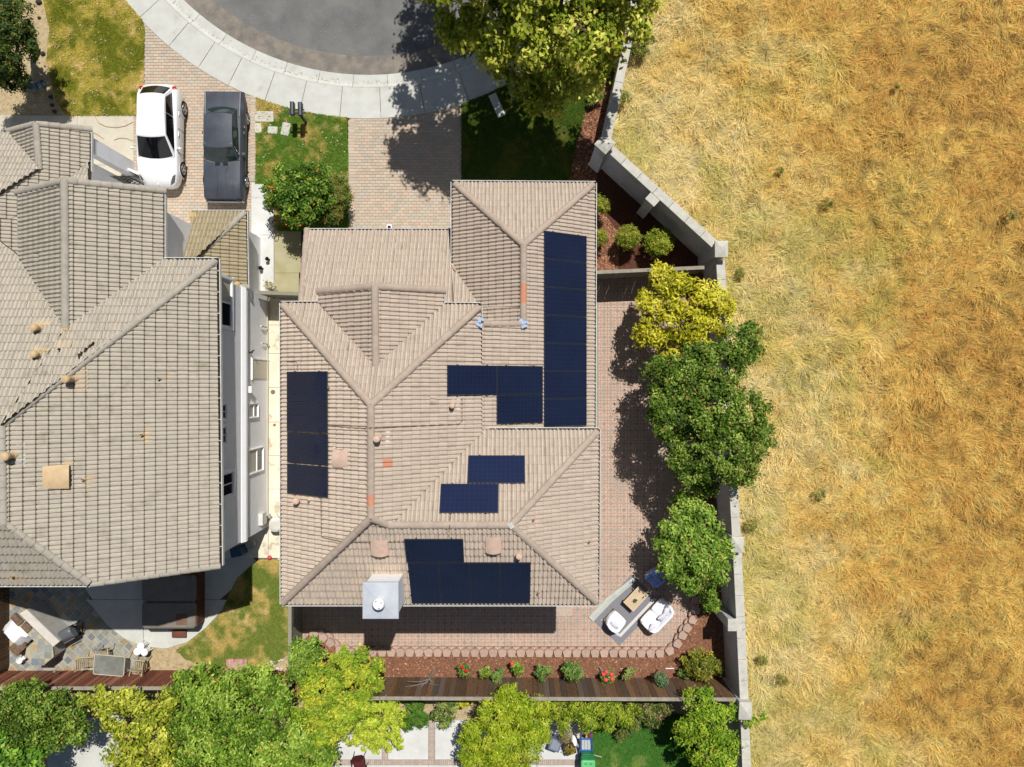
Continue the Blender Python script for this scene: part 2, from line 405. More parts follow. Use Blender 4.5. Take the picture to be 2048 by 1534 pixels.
# paved back patio: square pavers with a grey diamond set in each
pat = px([(1188, 545), (1372, 545), (1384, 1000), (1392, 1170), (1384, 1218), (1338, 1296), (592, 1296), (592, 1200), (1188, 1200)])
pt = sheet('patio', pat, -.016, 'patio_bed')
q, hd = .2945, .098
def ptile(mb, T=None):
    s = q / 2 - .006; e = .004
    mb.cur = 0
    for k in range(4):                                        # four pink corner pieces round the diamond
        Rk = Matrix.Rotation(k * math.pi / 2, 4, 'Z'); Tk = (T @ Rk) if T is not None else Rk
        V = [(hd + e, e, 0), (s, e, 0), (s, s, 0), (e, s, 0), (e, hd + e, 0)]
        mb.add(V + [(a, c, -.016) for a, c, _ in V], [(0, 1, 2, 3, 4)] + [((i + 1) % 5, i, 5 + i, 5 + (i + 1) % 5) for i in range(5)], Tk)
    mb.cur = 1
    V = [(hd, 0, .001), (0, hd, .001), (-hd, 0, .001), (0, -hd, .001)]
    mb.add(V + [(a, c, -.015) for a, c, _ in V], [(0, 1, 2, 3)] + [((i + 1) % 4, i, 4 + i, 4 + (i + 1) % 4) for i in range(4)], T)
mb = MB(); ptile(mb); tm = mb.mesh('patio_paver', [MT['patio_pink'], MT['patio_grey']])
rest = MB(); o0 = G2(1208.2, 608.5); spots = []
for i in range(-55, 20):
    for j in range(-60, 8): spots.append((o0[0] + i * q, o0[1] + j * q))
X = np.array(spots); X = X[inside(pat, X[:, 0], X[:, 1])]
eave = X[(X[:, 0] > 3.75) | (X[:, 1] < -9.9)]
for i in np.argsort(eave[:, 0] ** 2 + eave[:, 1] ** 2).tolist()[:0]: pass
vis = (X[:, 0] > 3.7) | (X[:, 1] < -9.0)
dist = np.where(vis, np.hypot(X[:, 0], X[:, 1]), 1e3); rank = np.argsort(dist); cnt = 0
for i in rank:
    T = Matrix.Translation((X[i, 0], X[i, 1], rnd.uniform(-.002, .002)))
    if cnt < 300: link('patio_paver', tm, pt, True, T); cnt += 1
    else: ptile(rest, T)
tag(rest.build('patio_paver_field', [MT['patio_pink'], MT['patio_grey']], pt), kind='stuff')
mb = MB(); mb.prism(px([(1186, 600), (1197, 600), (1197, 856), (1186, 856)]), -.05, .012); tag(mb.build('drain_strip', MT['patio_grey'], pt))
mb = MB(); mb.prism(px([(1108, 1205), (1144, 1205), (1144, 1232), (1108, 1232)]), -.05, .012); mb.build('door_slab', MT['brick_strip'], pt)

# planting beds
bed = [(735, 1306), (1330, 1306), (1352, 1290), (1364, 1262), (1384, 1232), (1394, 1200), (1392, 1160), (1384, 1000), (1375, 545), (1425, 545), (1460, 1390), (740, 1390)]
BZ = .25
mulch = sheet('mulch_bed', px(bed, BZ), BZ, 'mulch', .5)
sheet('corner_bed', px([(592, 1300), (618, 1268), (640, 1272), (660, 1284), (676, 1300), (740, 1308), (742, 1390), (585, 1390)], BZ), BZ - .004, 'mulch', .5)
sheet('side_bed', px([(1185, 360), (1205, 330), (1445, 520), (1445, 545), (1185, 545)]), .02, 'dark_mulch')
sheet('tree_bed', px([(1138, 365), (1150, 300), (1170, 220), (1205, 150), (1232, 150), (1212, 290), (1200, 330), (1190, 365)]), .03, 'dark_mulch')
def chips(name, poly, z, n, m, L=.055):
    x, y = scatter(poly, n, R); n = len(x); a = R.uniform(0, 6.28, n); l = R.uniform(.4, 1, n) * L; w = l * R.uniform(.25, .6, n); t = R.normal(0, .35, n)
    dx, dy = np.cos(a), np.sin(a); zz = z + R.uniform(.004, .02, n)
    V = np.stack([np.stack([x + sx * dx * l - sy * dy * w, y + sx * dy * l + sy * dx * w, zz + sx * t * l * .5], 1) for sx, sy in ((-1, -1), (1, -1), (1, 1), (-1, 1))], 1).reshape(-1, 3)
    o = link(name, np_mesh(name, V, np.arange(4 * n).reshape(n, 4), MT[m])); return tag(o, kind='stuff')
chips('bark_chips', px(bed, BZ), BZ, 15000, 'mulch_chip')
chips('bark_chips', px([(592, 1300), (640, 1272), (676, 1300), (740, 1308), (742, 1380), (590, 1380)], BZ), BZ, 3000, 'mulch_chip')
chips('bark_chips', px([(1185, 400), (1240, 470), (1235, 545), (1185, 545)]), .02, 2500, 'mulch_chip')
chips('bark_chips', px([(1138, 365), (1150, 300), (1170, 220), (1205, 150), (1232, 150), (1212, 290), (1190, 365)]), .03, 2500, 'mulch_chip')

# south neighbour's yard
sheet('back_soil', px([(-60, 1396), (1480, 1396), (1485, 1620), (-60, 1620)]), -.02, 'sandy_soil')
bp = sheet('back_patio', px([(640, 1440), (1150, 1440), (1165, 1620), (640, 1620)]), -.012, 'joint')
slabs(bp, grid_rects(640, 1440, 764, 1519, (), ()) + grid_rects(776, 1440, 857, 1519, (), ()) + grid_rects(870, 1440, 1158, 1519, (960, 1060), ()) + grid_rects(640, 1530, 1158, 1620, (857, 960, 1060), ()), .012, 'concrete_white')
mb = MB()
for x0, x1 in ((764.5, 775.5), (857.5, 869.5)):
    for k in range(20): mb.prism(px([(x0, 1440.3 + k * 4), (x1, 1440.3 + k * 4), (x1, 1443.8 + k * 4), (x0, 1443.8 + k * 4)]), -.05, .01)
for k in range(128): mb.prism(px([(640 + k * 4.05, 1519.5), (643.7 + k * 4.05, 1519.5), (643.7 + k * 4.05, 1529.5), (640 + k * 4.05, 1529.5)]), -.05, .01)
tag(mb.build('brick_strip', MT['brick_strip'], bp), kind='stuff')
sheet('grey_patio', px([(95, 1440), (245, 1430), (250, 1620), (95, 1620)]), .0, 'concrete')

# ------------------------------------------------------------------ lawns
def lerp(a, c, t): return a[None, :] * (1 - t[:, None]) + c[None, :] * t[:, None]
A3 = lambda *c: np.array(S(*c))
def lawn(polypx, z, green, dry, pale, bias, seed, dens, extra=None, gl=(.05, .1), litter=0, label=''):
    poly = px(polypx, z); x0, x1 = min(p[0] for p in poly), max(p[0] for p in poly); y0, y1 = min(p[1] for p in poly), max(p[1] for p in poly); d = .055
    nx, ny = int((x1 - x0) / d) + 1, int((y1 - y0) / d) + 1
    gx, gy = np.meshgrid(x0 + np.arange(nx + 1) * d, y0 + np.arange(ny + 1) * d); X, Y = gx.ravel(), gy.ravel()
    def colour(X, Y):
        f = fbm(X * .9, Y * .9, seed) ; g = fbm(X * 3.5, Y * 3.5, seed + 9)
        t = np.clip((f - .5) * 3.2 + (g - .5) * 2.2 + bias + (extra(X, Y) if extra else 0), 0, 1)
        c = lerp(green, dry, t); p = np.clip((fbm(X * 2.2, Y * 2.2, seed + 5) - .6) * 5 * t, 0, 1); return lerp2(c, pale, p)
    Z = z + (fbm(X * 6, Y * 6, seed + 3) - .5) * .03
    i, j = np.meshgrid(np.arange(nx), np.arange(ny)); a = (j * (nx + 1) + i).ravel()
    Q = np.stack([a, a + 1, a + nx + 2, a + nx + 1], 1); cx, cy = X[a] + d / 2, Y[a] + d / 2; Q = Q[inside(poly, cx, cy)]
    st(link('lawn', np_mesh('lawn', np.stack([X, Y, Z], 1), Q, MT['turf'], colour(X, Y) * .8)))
    n = int(polyarea(poly) * dens); x, y = scatter(poly, n, R); n = len(x)
    a = R.uniform(0, 6.28, n); l = R.uniform(*gl, n); w = R.uniform(.007, .013, n); el = R.uniform(.25, 1.1, n)
    dx, dy = np.cos(a), np.sin(a); hx, hz = l * np.cos(el), l * np.sin(el)
    V = np.stack([np.stack([x - dy * w, y + dx * w, np.full(n, z)], 1), np.stack([x + dy * w, y - dx * w, np.full(n, z)], 1), np.stack([x + dx * hx, y + dy * hx, z + hz], 1)], 1).reshape(-1, 3)
    c = colour(x, y) * R.uniform(.75, 1.35, (n, 1)) * np.stack([R.uniform(.9, 1.15, n), np.ones(n), R.uniform(.8, 1.2, n)], 1)
    tag(link('grass', np_mesh('grass', V, np.arange(3 * n).reshape(n, 3), MT['grass_mat'], np.repeat(c, 3, 0))), label, 'grass', kind='stuff')
    if litter:
        x, y = scatter(poly, litter, R); n = len(x); k = fbm(x * 1.3, y * 1.3, seed + 21) > .48; x, y = x[k], y[k]; n = len(x)
        a = R.uniform(0, 6.28, n); l = R.uniform(.02, .05, n); w = l * R.uniform(.4, .8, n); dx, dy = np.cos(a), np.sin(a); zz = z + R.uniform(.03, .07, n)
        V = np.stack([np.stack([x + sx * dx * l - sy * dy * w, y + sx * dy * l + sy * dx * w, zz + sx * .012], 1) for sx, sy in ((-1, 0), (0, -1), (1, 0), (0, 1))], 1).reshape(-1, 3)
        c = lerp(A3(235, 225, 195), A3(205, 170, 120), R.random(n))
        tag(link('fallen_leaves', np_mesh('fallen_leaves', V, np.arange(4 * n).reshape(n, 4), MT['grass_mat'], np.repeat(c, 4, 0))), 'pale dry leaves scattered over ' + label, 'leaves', kind='stuff')
def lerp2(c, p, t): return c * (1 - t[:, None]) + p[None, :] * t[:, None]
edge = [(84, -40), (86, 0), (92, 32), (99, 58), (96, 82), (93, 122), (98, 150), (106, 185), (112, 203), (130, 231)]
lawn(edge + [(266, 231), (287, 229), (289, 58)] + [(x, arcy(x, 616)) for x in range(284, 225, -10)] + [(224, -40)], .03, A3(128, 134, 40, 1), A3(192, 178, 84, 1), A3(222, 200, 140, 1), .36, 41, 2200, litter=420, label='yellow green front lawn beside the white car')
lawn([(512, arcy(512, 617))] + [(x, arcy(x, 617)) for x in range(530, 699, 15)] + [(698, 462), (548, 462), (548, 367), (511, 367)], .03, A3(102, 134, 46, 1), A3(188, 170, 92, 1), A3(216, 194, 142, 1), .12, 52, 2200, lambda X, Y: np.clip((-9.2 - X) * .32, -.5, .7) + np.clip((Y - 11.6) * 1.2, 0, .6), litter=320, label='small patchy lawn between the two driveways')
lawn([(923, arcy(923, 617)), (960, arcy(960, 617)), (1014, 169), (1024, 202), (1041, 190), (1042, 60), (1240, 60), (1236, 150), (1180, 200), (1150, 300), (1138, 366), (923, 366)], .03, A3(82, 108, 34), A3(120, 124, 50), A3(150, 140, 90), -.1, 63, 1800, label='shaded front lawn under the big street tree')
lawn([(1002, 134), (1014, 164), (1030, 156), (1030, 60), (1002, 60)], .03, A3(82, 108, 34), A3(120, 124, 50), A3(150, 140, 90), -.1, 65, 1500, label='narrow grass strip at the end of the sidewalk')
lawn([(522, 1118), (602, 1118), (602, 1262), (582, 1300), (548, 1332), (470, 1340), (420, 1332), (372, 1318), (352, 1300)] + [(376, 1285), (413, 1256), (441, 1226), (463, 1181), (476, 1156), (513, 1123)], .03, A3(122, 136, 58, 1), A3(196, 174, 104, 1), A3(222, 198, 146, 1), .36, 74, 2200, label='patchy back lawn beside the round concrete patio')
lawn([(1180, 1438), (1340, 1425), (1420, 1440), (1420, 1620), (1160, 1620)], .02, A3(74, 122, 46, 1), A3(124, 150, 70, 1), A3(160, 160, 96), -.02, 85, 2000, label='green back lawn beside the blue play frame')
# left front bed with its edging
sheet('front_bed', px([(-60, -60), (83, -60)] + edge + [(-60, 231)]), .0, 'sandy_soil')
mb = MB(); mb.tube([(*G2(a, c), .03) for a, c in edge], .035, 6); tag(mb.build('garden_edging', MT['edging']), 'thin curved edging strip between bare bed and front lawn', 'edging')
stones = MB()
for cx, cy, r in ((79, 5, .12), (79, 36, .07), (87, 108, .1), (103, 195, .1), (105, 211, .09), (110, 224, .09)):
    p = P(cx, cy, 0); mbs = MB(); mbs.ball((p.x, p.y, r * .4), r, 9, 6, (1.2, .9, .7)); tag(mbs.build('rock', mat('rock_%d' % cy, S(80, 76, 70, .7), S(60, 58, 55, .7), 9, .9)), 'dark rock lying in the bare front bed, %s' % {5: 'at its top by the edging', 36: 'flat one below the topmost', 108: 'halfway down the edging', 195: 'just above the pair near the path', 211: 'grey one near the edging bend', 224: 'lowest, beside the concrete path'}[cy], 'rock', 'rocks in the front bed')

# ------------------------------------------------------------------ dry grass field
WL = [P(1290, -160, 2.4), P(1252, 88, 2.4), P(1212, 288, 2.4), P(1440, 494, 2.4), P(1442, 560, 2.4), P(1467, 1060, 2.4), P(1476, 1200, 2.4), P(1488, 1400, 2.4), P(1497, 1640, 2.4)]
fp = [(p.x + .05, p.y) for p in WL] + [(31, WL[-1].y), (31, WL[0].y)]
def fz(X, Y): return -.14 + (fbm(X * .35, Y * .35, 3) - .5) * .35 + (fbm(X * 1.3, Y * 1.3, 4) - .5) * .26 + (vnoise(X * 3.4, Y * 3.4, 8) - .5) * .16
STRAW, GOLD, RUST, OLIVE, DARK = A3(242, 220, 154, 1.06), A3(240, 204, 112, 1.06), A3(216, 166, 84, 1.), A3(198, 190, 98, 1.), A3(110, 86, 40)
def fcol(X, Y):
    u = fbm(X * .22, Y * .22, 91); v = fbm(X * .8, Y * .8, 92); w = fbm(X * 2.5, Y * 2.5, 93)
    wall = 9.2 - np.clip(Y, -20, 4) * .055 + np.clip(Y - 5, 0, 20) * -.55
    dx = np.clip((X - wall) / 9.0, 0, 1.5)
    c = lerp(STRAW, GOLD, np.clip(dx * 1.1 + (v - .5) * 1.6, 0, 1))
    c = lerp2(c, RUST, np.clip((u - .46) * 1.5 + (w - .5) * 1.2 + (v - .5) * .8 + (dx - .75) * .8, 0, .8))
    c = lerp2(c, OLIVE, np.clip((fbm(X * .55, Y * .55, 95) - .52) * 2.2 + (.5 - dx) * .5 + (w - .5) * 1.2, 0, .6))
    dkp = np.clip((fbm(X * 2.6, Y * 2.6, 97, 2) - .60) * 7, 0, 1) * (.3 + .5 * np.clip(dx, 0, 1)); return c * (1 - .5 * dkp)[:, None]
xs = np.arange(2.5, 31.1, .13); ys = np.arange(-26, 21, .13); gx, gy = np.meshgrid(xs, ys); X, Y = gx.ravel(), gy.ravel()
i, j = np.meshgrid(np.arange(len(xs) - 1), np.arange(len(ys) - 1)); a = (j * len(xs) + i).ravel()
Q = np.stack([a, a + 1, a + len(xs) + 1, a + len(xs)], 1); Q = Q[inside(fp, X[a] + .06, Y[a] + .06)]
st(link('field', np_mesh('field', np.stack([X, Y, fz(X, Y)], 1), Q, MT['turf'], fcol(X, Y) * .48)))
vp = [(p.x, p.y) for p in WL] + [(24.5, -19.5), (24.5, 19.0)]
n = 420000; x, y = scatter(vp, n, R); tf = fbm(x * 3.0, y * 3.0, 73, 2); kp = R.random(len(x)) < np.clip(.3 + (tf - .30) * 2.4, .2, 1); x, y = x[kp], y[kp]; n = len(x)
th = (fbm(x * .3, y * .3, 71, 2) - .5) * 9 + (fbm(x * 1.5, y * 1.5, 72, 2) - .5) * 5 + R.normal(0, .75, n)
tuft = fbm(x * 2.0, y * 2.0, 73)
l = R.uniform(.2, .58, n) * (.6 + .7 * tuft); w = R.uniform(.004, .0105, n); el = np.clip(R.normal(.38, .3, n), .02, 1.2)
dx, dy = np.cos(th), np.sin(th); z0 = fz(x, y) - .01
c = fcol(x, y) * R.uniform(.7, 1.28, (n, 1)); dk = R.random(n); c = np.where((dk < .16)[:, None], c * .5, c); c = np.where((dk > .86)[:, None], np.minimum(c * 1.2 + .06, .72), c)
l1 = l * .55; e2 = el - R.uniform(.2, .8, n); l2 = l * .45
p1 = np.stack([x + dx * l1 * np.cos(el), y + dy * l1 * np.cos(el), z0 + l1 * np.sin(el)], 1); sd_ = np.stack([-dy * w, dx * w, np.zeros(n)], 1)
p2 = p1 + np.stack([dx * l2 * np.cos(e2), dy * l2 * np.cos(e2), l2 * np.sin(e2)], 1); p0 = np.stack([x, y, z0], 1)
V = np.stack([p0 - sd_, p0 + sd_, p1 + sd_ * .8, p1 - sd_ * .8, p2 + sd_ * .25, p2 - sd_ * .25], 1).reshape(-1, 3)
b0 = np.arange(n)[:, None] * 6; Q = np.concatenate([b0 + np.array([0, 1, 2, 3]), b0 + np.array([3, 2, 4, 5])])
tag(link('dry_grass', np_mesh('dry_grass', V, Q, MT['grass_mat'], np.repeat(c, 6, 0))), 'long matted golden dry grass over the open field beyond the wall', 'grass', kind='stuff')
# ------------------------------------------------------------------ tiled roofs
mat('tile_beige', S(206, 189, 172), S(195, 178, 161), 7, .92, var=.07, c3=S(192, 178, 160), c3f=.5, bump=.2, bscale=70, c4=S(182, 164, 146), s4=2.4, f4=(.56, .75))
mat('edge_beige', S(190, 172, 154), S(174, 156, 138), 9, .95, var=.15)  # darker lower-edge band: shade line under each course put into the colour
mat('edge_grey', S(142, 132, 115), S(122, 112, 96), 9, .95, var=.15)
mat('tile_pale', S(224, 206, 186, .86), S(214, 194, 174, .86), 7, .92, var=.07, c3=S(206, 192, 174, .86), c3f=.5, bump=.2, bscale=70, c4=S(196, 178, 160, .86), s4=2.4, f4=(.56, .75))  # paler tone of the west slope; on the south it also paints in light
mat('tile_grey', S(198, 188, 170), S(186, 176, 160), 7, .92, var=.06, c3=S(186, 178, 164), c3f=.5, bump=.2, bscale=70, c4=S(160, 152, 130), s4=2.0, f4=(.56, .75))
mat('tile_olive', S(180, 166, 136), S(164, 150, 118), 5, .92, var=.07, bump=.2, bscale=70)
mat('ridge_beige', S(190, 172, 154), S(178, 160, 144), 6, .92, var=.05, bump=.2)
mat('ridge_grey', S(184, 176, 162), S(170, 162, 148), 6, .92, var=.05, bump=.2)
mat('tile_orange', S(216, 152, 122), S(204, 142, 114), 8, .9, var=.05)
mat('mortar_tan', S(214, 180, 124), S(196, 160, 108), 9, .95, bump=.5)
mat('roof_under', S(96, 84, 70, .6), S(76, 66, 56, .6), 6, .95)
mat('stucco_white', S(250, 250, 252, .9), S(244, 244, 246, .9), 1.2, .92, bump=.25, bscale=110)
mat('stucco_cream', S(230, 222, 206), S(222, 212, 194), 1.2, .92, bump=.25, bscale=110)
mat('white_paint', S(250, 250, 250, .92), S(246, 246, 244, .92), 2, .55)
mat('gutter_white', S(232, 232, 228), S(214, 212, 204), 3, .6)
mat('gutter_dirt', S(92, 78, 58, .6), S(58, 50, 40, .6), 9, .95)
mat('gutter_dark', S(70, 72, 66, .6), S(44, 46, 42, .6), 9, .9)
mat('vent_pink', S(226, 196, 176), S(212, 178, 158), 5, .7)
mat('vent_tan', S(218, 190, 148), S(204, 174, 132), 5, .7)
mat('flash_white', S(236, 226, 214), S(220, 206, 192), 9, .6)
mat('flash_grey', S(222, 222, 218), S(190, 188, 180), 7, .45)
mat('metal_white', S(246, 246, 246, .85), None, 4, .5)
mat('metal_cap', S(206, 210, 216, .8), S(190, 196, 206, .8), 2.2, .5, c4=S(170, 172, 176), s4=1.6, f4=(.6, .8))
mat('dark_hole', S(40, 34, 30, .5), None, 4, .9)
mat('tape_blue', S(150, 180, 220), S(190, 205, 225), 22, .6)
mat('conduit', S(158, 132, 110, .7), S(120, 100, 84, .7), 8, .7)
mat('glass_dark', S(30, 38, 52, .6), None, 4, .08, spec=.35)
mat('blind_sheen', S(196, 192, 176), None, 4, .6)
mat('panel_cell', S(24, 32, 56, .9), S(20, 27, 48, .9), .8, .16, spec=.5, coat=.25, c4=S(92, 98, 110), s4=26, f4=(.69, .72))
mat('panel_cell_blue', S(26, 36, 68, .9), S(23, 32, 60, .9), .8, .16, spec=.5, coat=.25)
mat('panel_line', S(36, 46, 74, .9), None, 4, .3)
mat('panel_frame', S(44, 48, 58, .9), None, 4, .35, spec=.4)
mat('rail', S(58, 60, 66, .8), None, 4, .4)

TW, TE, RH = .295, .338, .055            # tile cover width, exposure, roll height
PROF = [(t / 2 + k * .5, h) for k in (0, 1) for t, h in ((.0, .0), (.1, .0), (.28, .88), (.68, .96))] + [(1.0, 0.0)]
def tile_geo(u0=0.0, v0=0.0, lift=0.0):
    "two rolls, a lower edge darkened as painted shade (second material) and the front lip"
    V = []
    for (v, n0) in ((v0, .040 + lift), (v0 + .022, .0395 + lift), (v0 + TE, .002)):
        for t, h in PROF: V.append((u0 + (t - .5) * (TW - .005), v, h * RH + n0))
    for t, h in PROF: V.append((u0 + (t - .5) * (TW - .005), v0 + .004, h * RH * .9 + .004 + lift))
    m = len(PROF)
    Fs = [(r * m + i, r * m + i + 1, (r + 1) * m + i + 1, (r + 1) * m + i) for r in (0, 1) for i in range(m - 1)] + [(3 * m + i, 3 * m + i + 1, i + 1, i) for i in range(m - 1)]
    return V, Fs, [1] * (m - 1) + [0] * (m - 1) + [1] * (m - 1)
class Roof:
    def __init__(s, house, m, seed, edge): s.edge = edge; s.house, s.m, s.whole, s.bm, s.rng = house, m, [], bmesh.new(), random.Random(seed); s.marked = []; s.decks = MB()
    def face(s, plane, polypx, m=None, mark=(), phase=(0, 0)):
        u, v, n = plane.axes(); pts = [plane.at(*p) for p in polypx]; o = plane.at(*polypx[0])
        if (pts[1] - pts[0]).cross(pts[2] - pts[1]).z < 0: pts = pts[::-1]
        s.decks.slab([p - n * .012 for p in pts], .17)
        L = [((p - o).dot(u), (p - o).dot(v)) for p in pts]
        a = sum(L[i][0] * L[(i + 1) % len(L)][1] - L[(i + 1) % len(L)][0] * L[i][1] for i in range(len(L)))
        if a < 0: L = L[::-1]
        v0 = min(p[1] for p in L); u0 = min(p[0] for p in L)
        B = Matrix(((u.x, v.x, n.x, o.x), (u.y, v.y, n.y, o.y), (u.z, v.z, n.z, o.z), (0, 0, 0, 1)))
        cut = []
        mk = []
        for w in mark:
            q = plane.at(*w); mk.append(((q - o).dot(u), (q - o).dot(v)))
        E = [(L[i], L[(i + 1) % len(L)]) for i in range(len(L))]
        def sd(p, e): (x1, y1), (x2, y2) = e; d = math.hypot(x2 - x1, y2 - y1); return ((x2 - x1) * (p[1] - y1) - (y2 - y1) * (p[0] - x1)) / max(d, 1e-9)
        for j in range(int((max(p[1] for p in L) - v0) / TE) + 1):
            for i in range(int((max(p[0] for p in L) - u0) / TW) + 2):
                x, y = u0 + (i + phase[0]) * TW, v0 + j * TE
                cs = [(x - TW / 2, y), (x + TW / 2, y), (x + TW / 2, y + TE), (x - TW / 2, y + TE)]
                ds = [[sd(c, e) for c in cs] for e in E]
                if any(max(d) < .01 for d in ds): continue
                if all(min(d) > -.004 for d in ds):
                    ism = any(abs(x - q[0]) <= TW * .5 and y < q[1] <= y + TE for q in mk)
                    T = B @ Matrix.Translation((x, y, 0)); c = T @ Vector((0, TE / 2, 0))
                    T = T @ Matrix.Rotation(s.rng.gauss(0, .009) + (s.rng.gauss(0, .05) if s.rng.random() < .012 else 0), 4, 'Z') @ Matrix.Translation((s.rng.gauss(0, .002), 0, s.rng.uniform(0, .006)))
                    (s.marked if ism else s.whole).append((F * F * n.dot((Vector((0, 0, H)) - c).normalized()) / (H - c.z) ** 2, T, m))
                else: cut.append((x, y))
        if cut:
            bm = bmesh.new()
            for x, y in cut:
                V, Fs, Ms = tile_geo(x, y, s.rng.uniform(0, .006)); vs = [bm.verts.new(p) for p in V]
                for f, mi in zip(Fs, Ms): bm.faces.new([vs[k] for k in f]).material_index = mi
            for (x1, y1), (x2, y2) in E:
                bmesh.ops.bisect_plane(bm, geom=bm.verts[:] + bm.edges[:] + bm.faces[:], plane_co=(x1, y1, 0), plane_no=(y2 - y1, -(x2 - x1), 0), clear_outer=True, dist=1e-5)
            bm.transform(B)
            t = bpy.data.meshes.new('t'); bm.to_mesh(t); bm.free()
            if m: s.cutm = getattr(s, 'cutm', {}); s.cutm.setdefault(m, bmesh.new()).from_mesh(t)
            else: s.bm.from_mesh(t)
            bpy.data.meshes.remove(t)
    def finish(s, single=300):
        s.decks.build('roof_deck', MT['roof_under'], s.house)
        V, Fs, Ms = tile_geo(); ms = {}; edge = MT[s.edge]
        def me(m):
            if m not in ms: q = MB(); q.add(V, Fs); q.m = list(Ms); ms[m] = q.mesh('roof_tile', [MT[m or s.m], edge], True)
            return ms[m]
        s.whole.sort(key=lambda w: -w[0])
        for q, T, m in s.whole[:single]: link('roof_tile', me(m), s.house, True, T)
        for q, T, m in s.marked: o = link('roof_tile', me('tile_orange'), s.house, True, T); o['label'] = 'bright orange replacement roof tile'
        mb = {}
        for q, T, m in s.whole[single:]: a_ = mb.setdefault(m, MB()); a_.add(V, Fs, T); a_.m[-len(Ms):] = Ms
        for m in set(mb) | set(getattr(s, 'cutm', {})) | {None}:
            b = bmesh.new()
            if m in mb: t = mb[m].mesh('t', [MT[s.m], edge]); b.from_mesh(t); bpy.data.meshes.remove(t)
            src = s.bm if m is None else getattr(s, 'cutm', {}).get(m)
            if src is not None: t = bpy.data.meshes.new('t'); src.to_mesh(t); b.from_mesh(t); bpy.data.meshes.remove(t)
            f = bpy.data.meshes.new('roof_tile_field'); b.to_mesh(f); b.free(); f.materials.append(MT[m or s.m]); f.materials.append(edge)
            f.polygons.foreach_set('use_smooth', [True] * len(f.polygons))
            try: f.set_sharp_from_angle(angle=math.radians(45))
            except Exception: pass
            tag(link('roof_tile_field', f, s.house), kind='stuff')
CAP = {}
def cap_mesh(m, r=.135, L=.40):
    if (m, r) not in CAP:
        b = MB(); n = 8; V = []
        for (y, rr, dz) in ((0, r, .02), (L, r * .9, 0)):
            for k in range(n + 1): w = math.pi * k / n; V.append((rr * math.cos(w), y, rr * .8 * math.sin(w) + dz))
        for k in range(n + 1): w = math.pi * k / n; V.append((r * .82 * math.cos(w), .0, r * .62 * math.sin(w) + .02))
        b.add(V, [(k, n + 1 + k, n + 2 + k, k + 1) for k in range(n)] + [(k + 1, 2 * n + 3 + k, 2 * n + 2 + k, k) for k in range(n)]); CAP[(m, r)] = b.mesh('ridge_tile', MT[m], True)
    return CAP[(m, r)]
def ridge(house, p0, p1, m, r=.135, orange=None, lift=.0, step=.36):
    "cap tiles from the low end p0 to the high end p1"
    d = p1 - p0; L = d.length; y = d.normalized(); x = y.cross(Vector((0, 0, 1))).normalized(); z = x.cross(y); n = max(1, round(L / step)); s = L / n
    for i in range(n):
        o = p0 + y * (s * i - .02) + z * (lift + .02)
        Rz = Matrix(((x.x, y.x, z.x, o.x), (x.y, y.y, z.y, o.y), (x.z, y.z, z.z, o.z), (0, 0, 0, 1))) @ Matrix.Rotation(rnd.gauss(0, .012), 4, 'Z')
        mm = 'tile_orange' if orange and i in orange else m
        ob = link('ridge_tile', cap_mesh(mm, r), house, True, Rz)
        if mm != m: ob['label'] = 'orange replacement ridge tile'
def plug(house, p, m='mortar_tan', r=.11):
    b = MB(); b.ball((p.x, p.y, p.z + .06), r, 8, 5, (1.2, .9, .6)); b.build('mortar_cap', MT[m], house)
def gutter(house, pts, side, dark='gutter_dark', w=.11):
    "open channel along pts; side = +1 when outside is on the left of the direction of travel"
    for a, c in zip(pts[:-1], pts[1:]):
        d = (c - a); L = d.length; t = d.normalized(); nrm = Vector((-t.y, t.x, 0)).normalized() * side
        b = MB()
        def strip(o0, o1, z0, z1):
            V = []
            for q in (a - t * .0, c + t * .0):
                for o, z in ((o0, z0), (o1, z0), (o1, z1), (o0, z1)): V.append(q + nrm * o + Vector((0, 0, z)))
            b.add(V, [(0, 1, 2, 3), (7, 6, 5, 4)] + [(k, 4 + k, 4 + (k + 1) % 4, (k + 1) % 4) for k in range(4)])
        b.cur = 0; strip(w - .025, w, -.11, .03); strip(-.03, -.012, -.13, -.02)
        for k in range(int(L / .75)):
            q = a + t * (.4 + k * .75); V = []
            for dt in (-.012, .012):
                for o, z in ((-.02, .012), (w - .02, .012), (w - .02, .024), (-.02, .024)): V.append(q + t * dt + nrm * o + Vector((0, 0, z)))
            b.add(V, [(0, 1, 2, 3), (7, 6, 5, 4)] + [(i, 4 + i, 4 + (i + 1) % 4, (i + 1) % 4) for i in range(4)])
        b.cur = 1; strip(-.012, w - .025, -.11, -.075)
        b.build('gutter', [MT['gutter_white'], MT[dark]], house)
def fixture(house, plane, pxy, build, name, m):
    "a part that sits on the roof plane, x along the eave, y up the slope"
    u, v, n = plane.axes(); o = plane.at(*pxy)
    B = Matrix(((u.x, v.x, n.x, o.x), (u.y, v.y, n.y, o.y), (u.z, v.z, n.z, o.z), (0, 0, 0, 1)))
    b = MB(); build(b, B, o); return b.build(name, m, house, True, True)
def flashing(house, plane, pxy, w, h, m):
    def f(b, B, o):
        nn = 13; V = []
        for y in (-h / 2, 0, h / 2):
            for k in range(nn): t = k / (nn - 1); V.append(((t - .5) * w, y, .045 + .028 * math.cos(t * w / (TW / 2) * 2 * math.pi)))
        b.add(V, [(j * nn + k, j * nn + k + 1, (j + 1) * nn + k + 1, (j + 1) * nn + k) for j in range(2) for k in range(nn - 1)], B)
    return fixture(house, plane, pxy, f, 'flashing', MT[m])
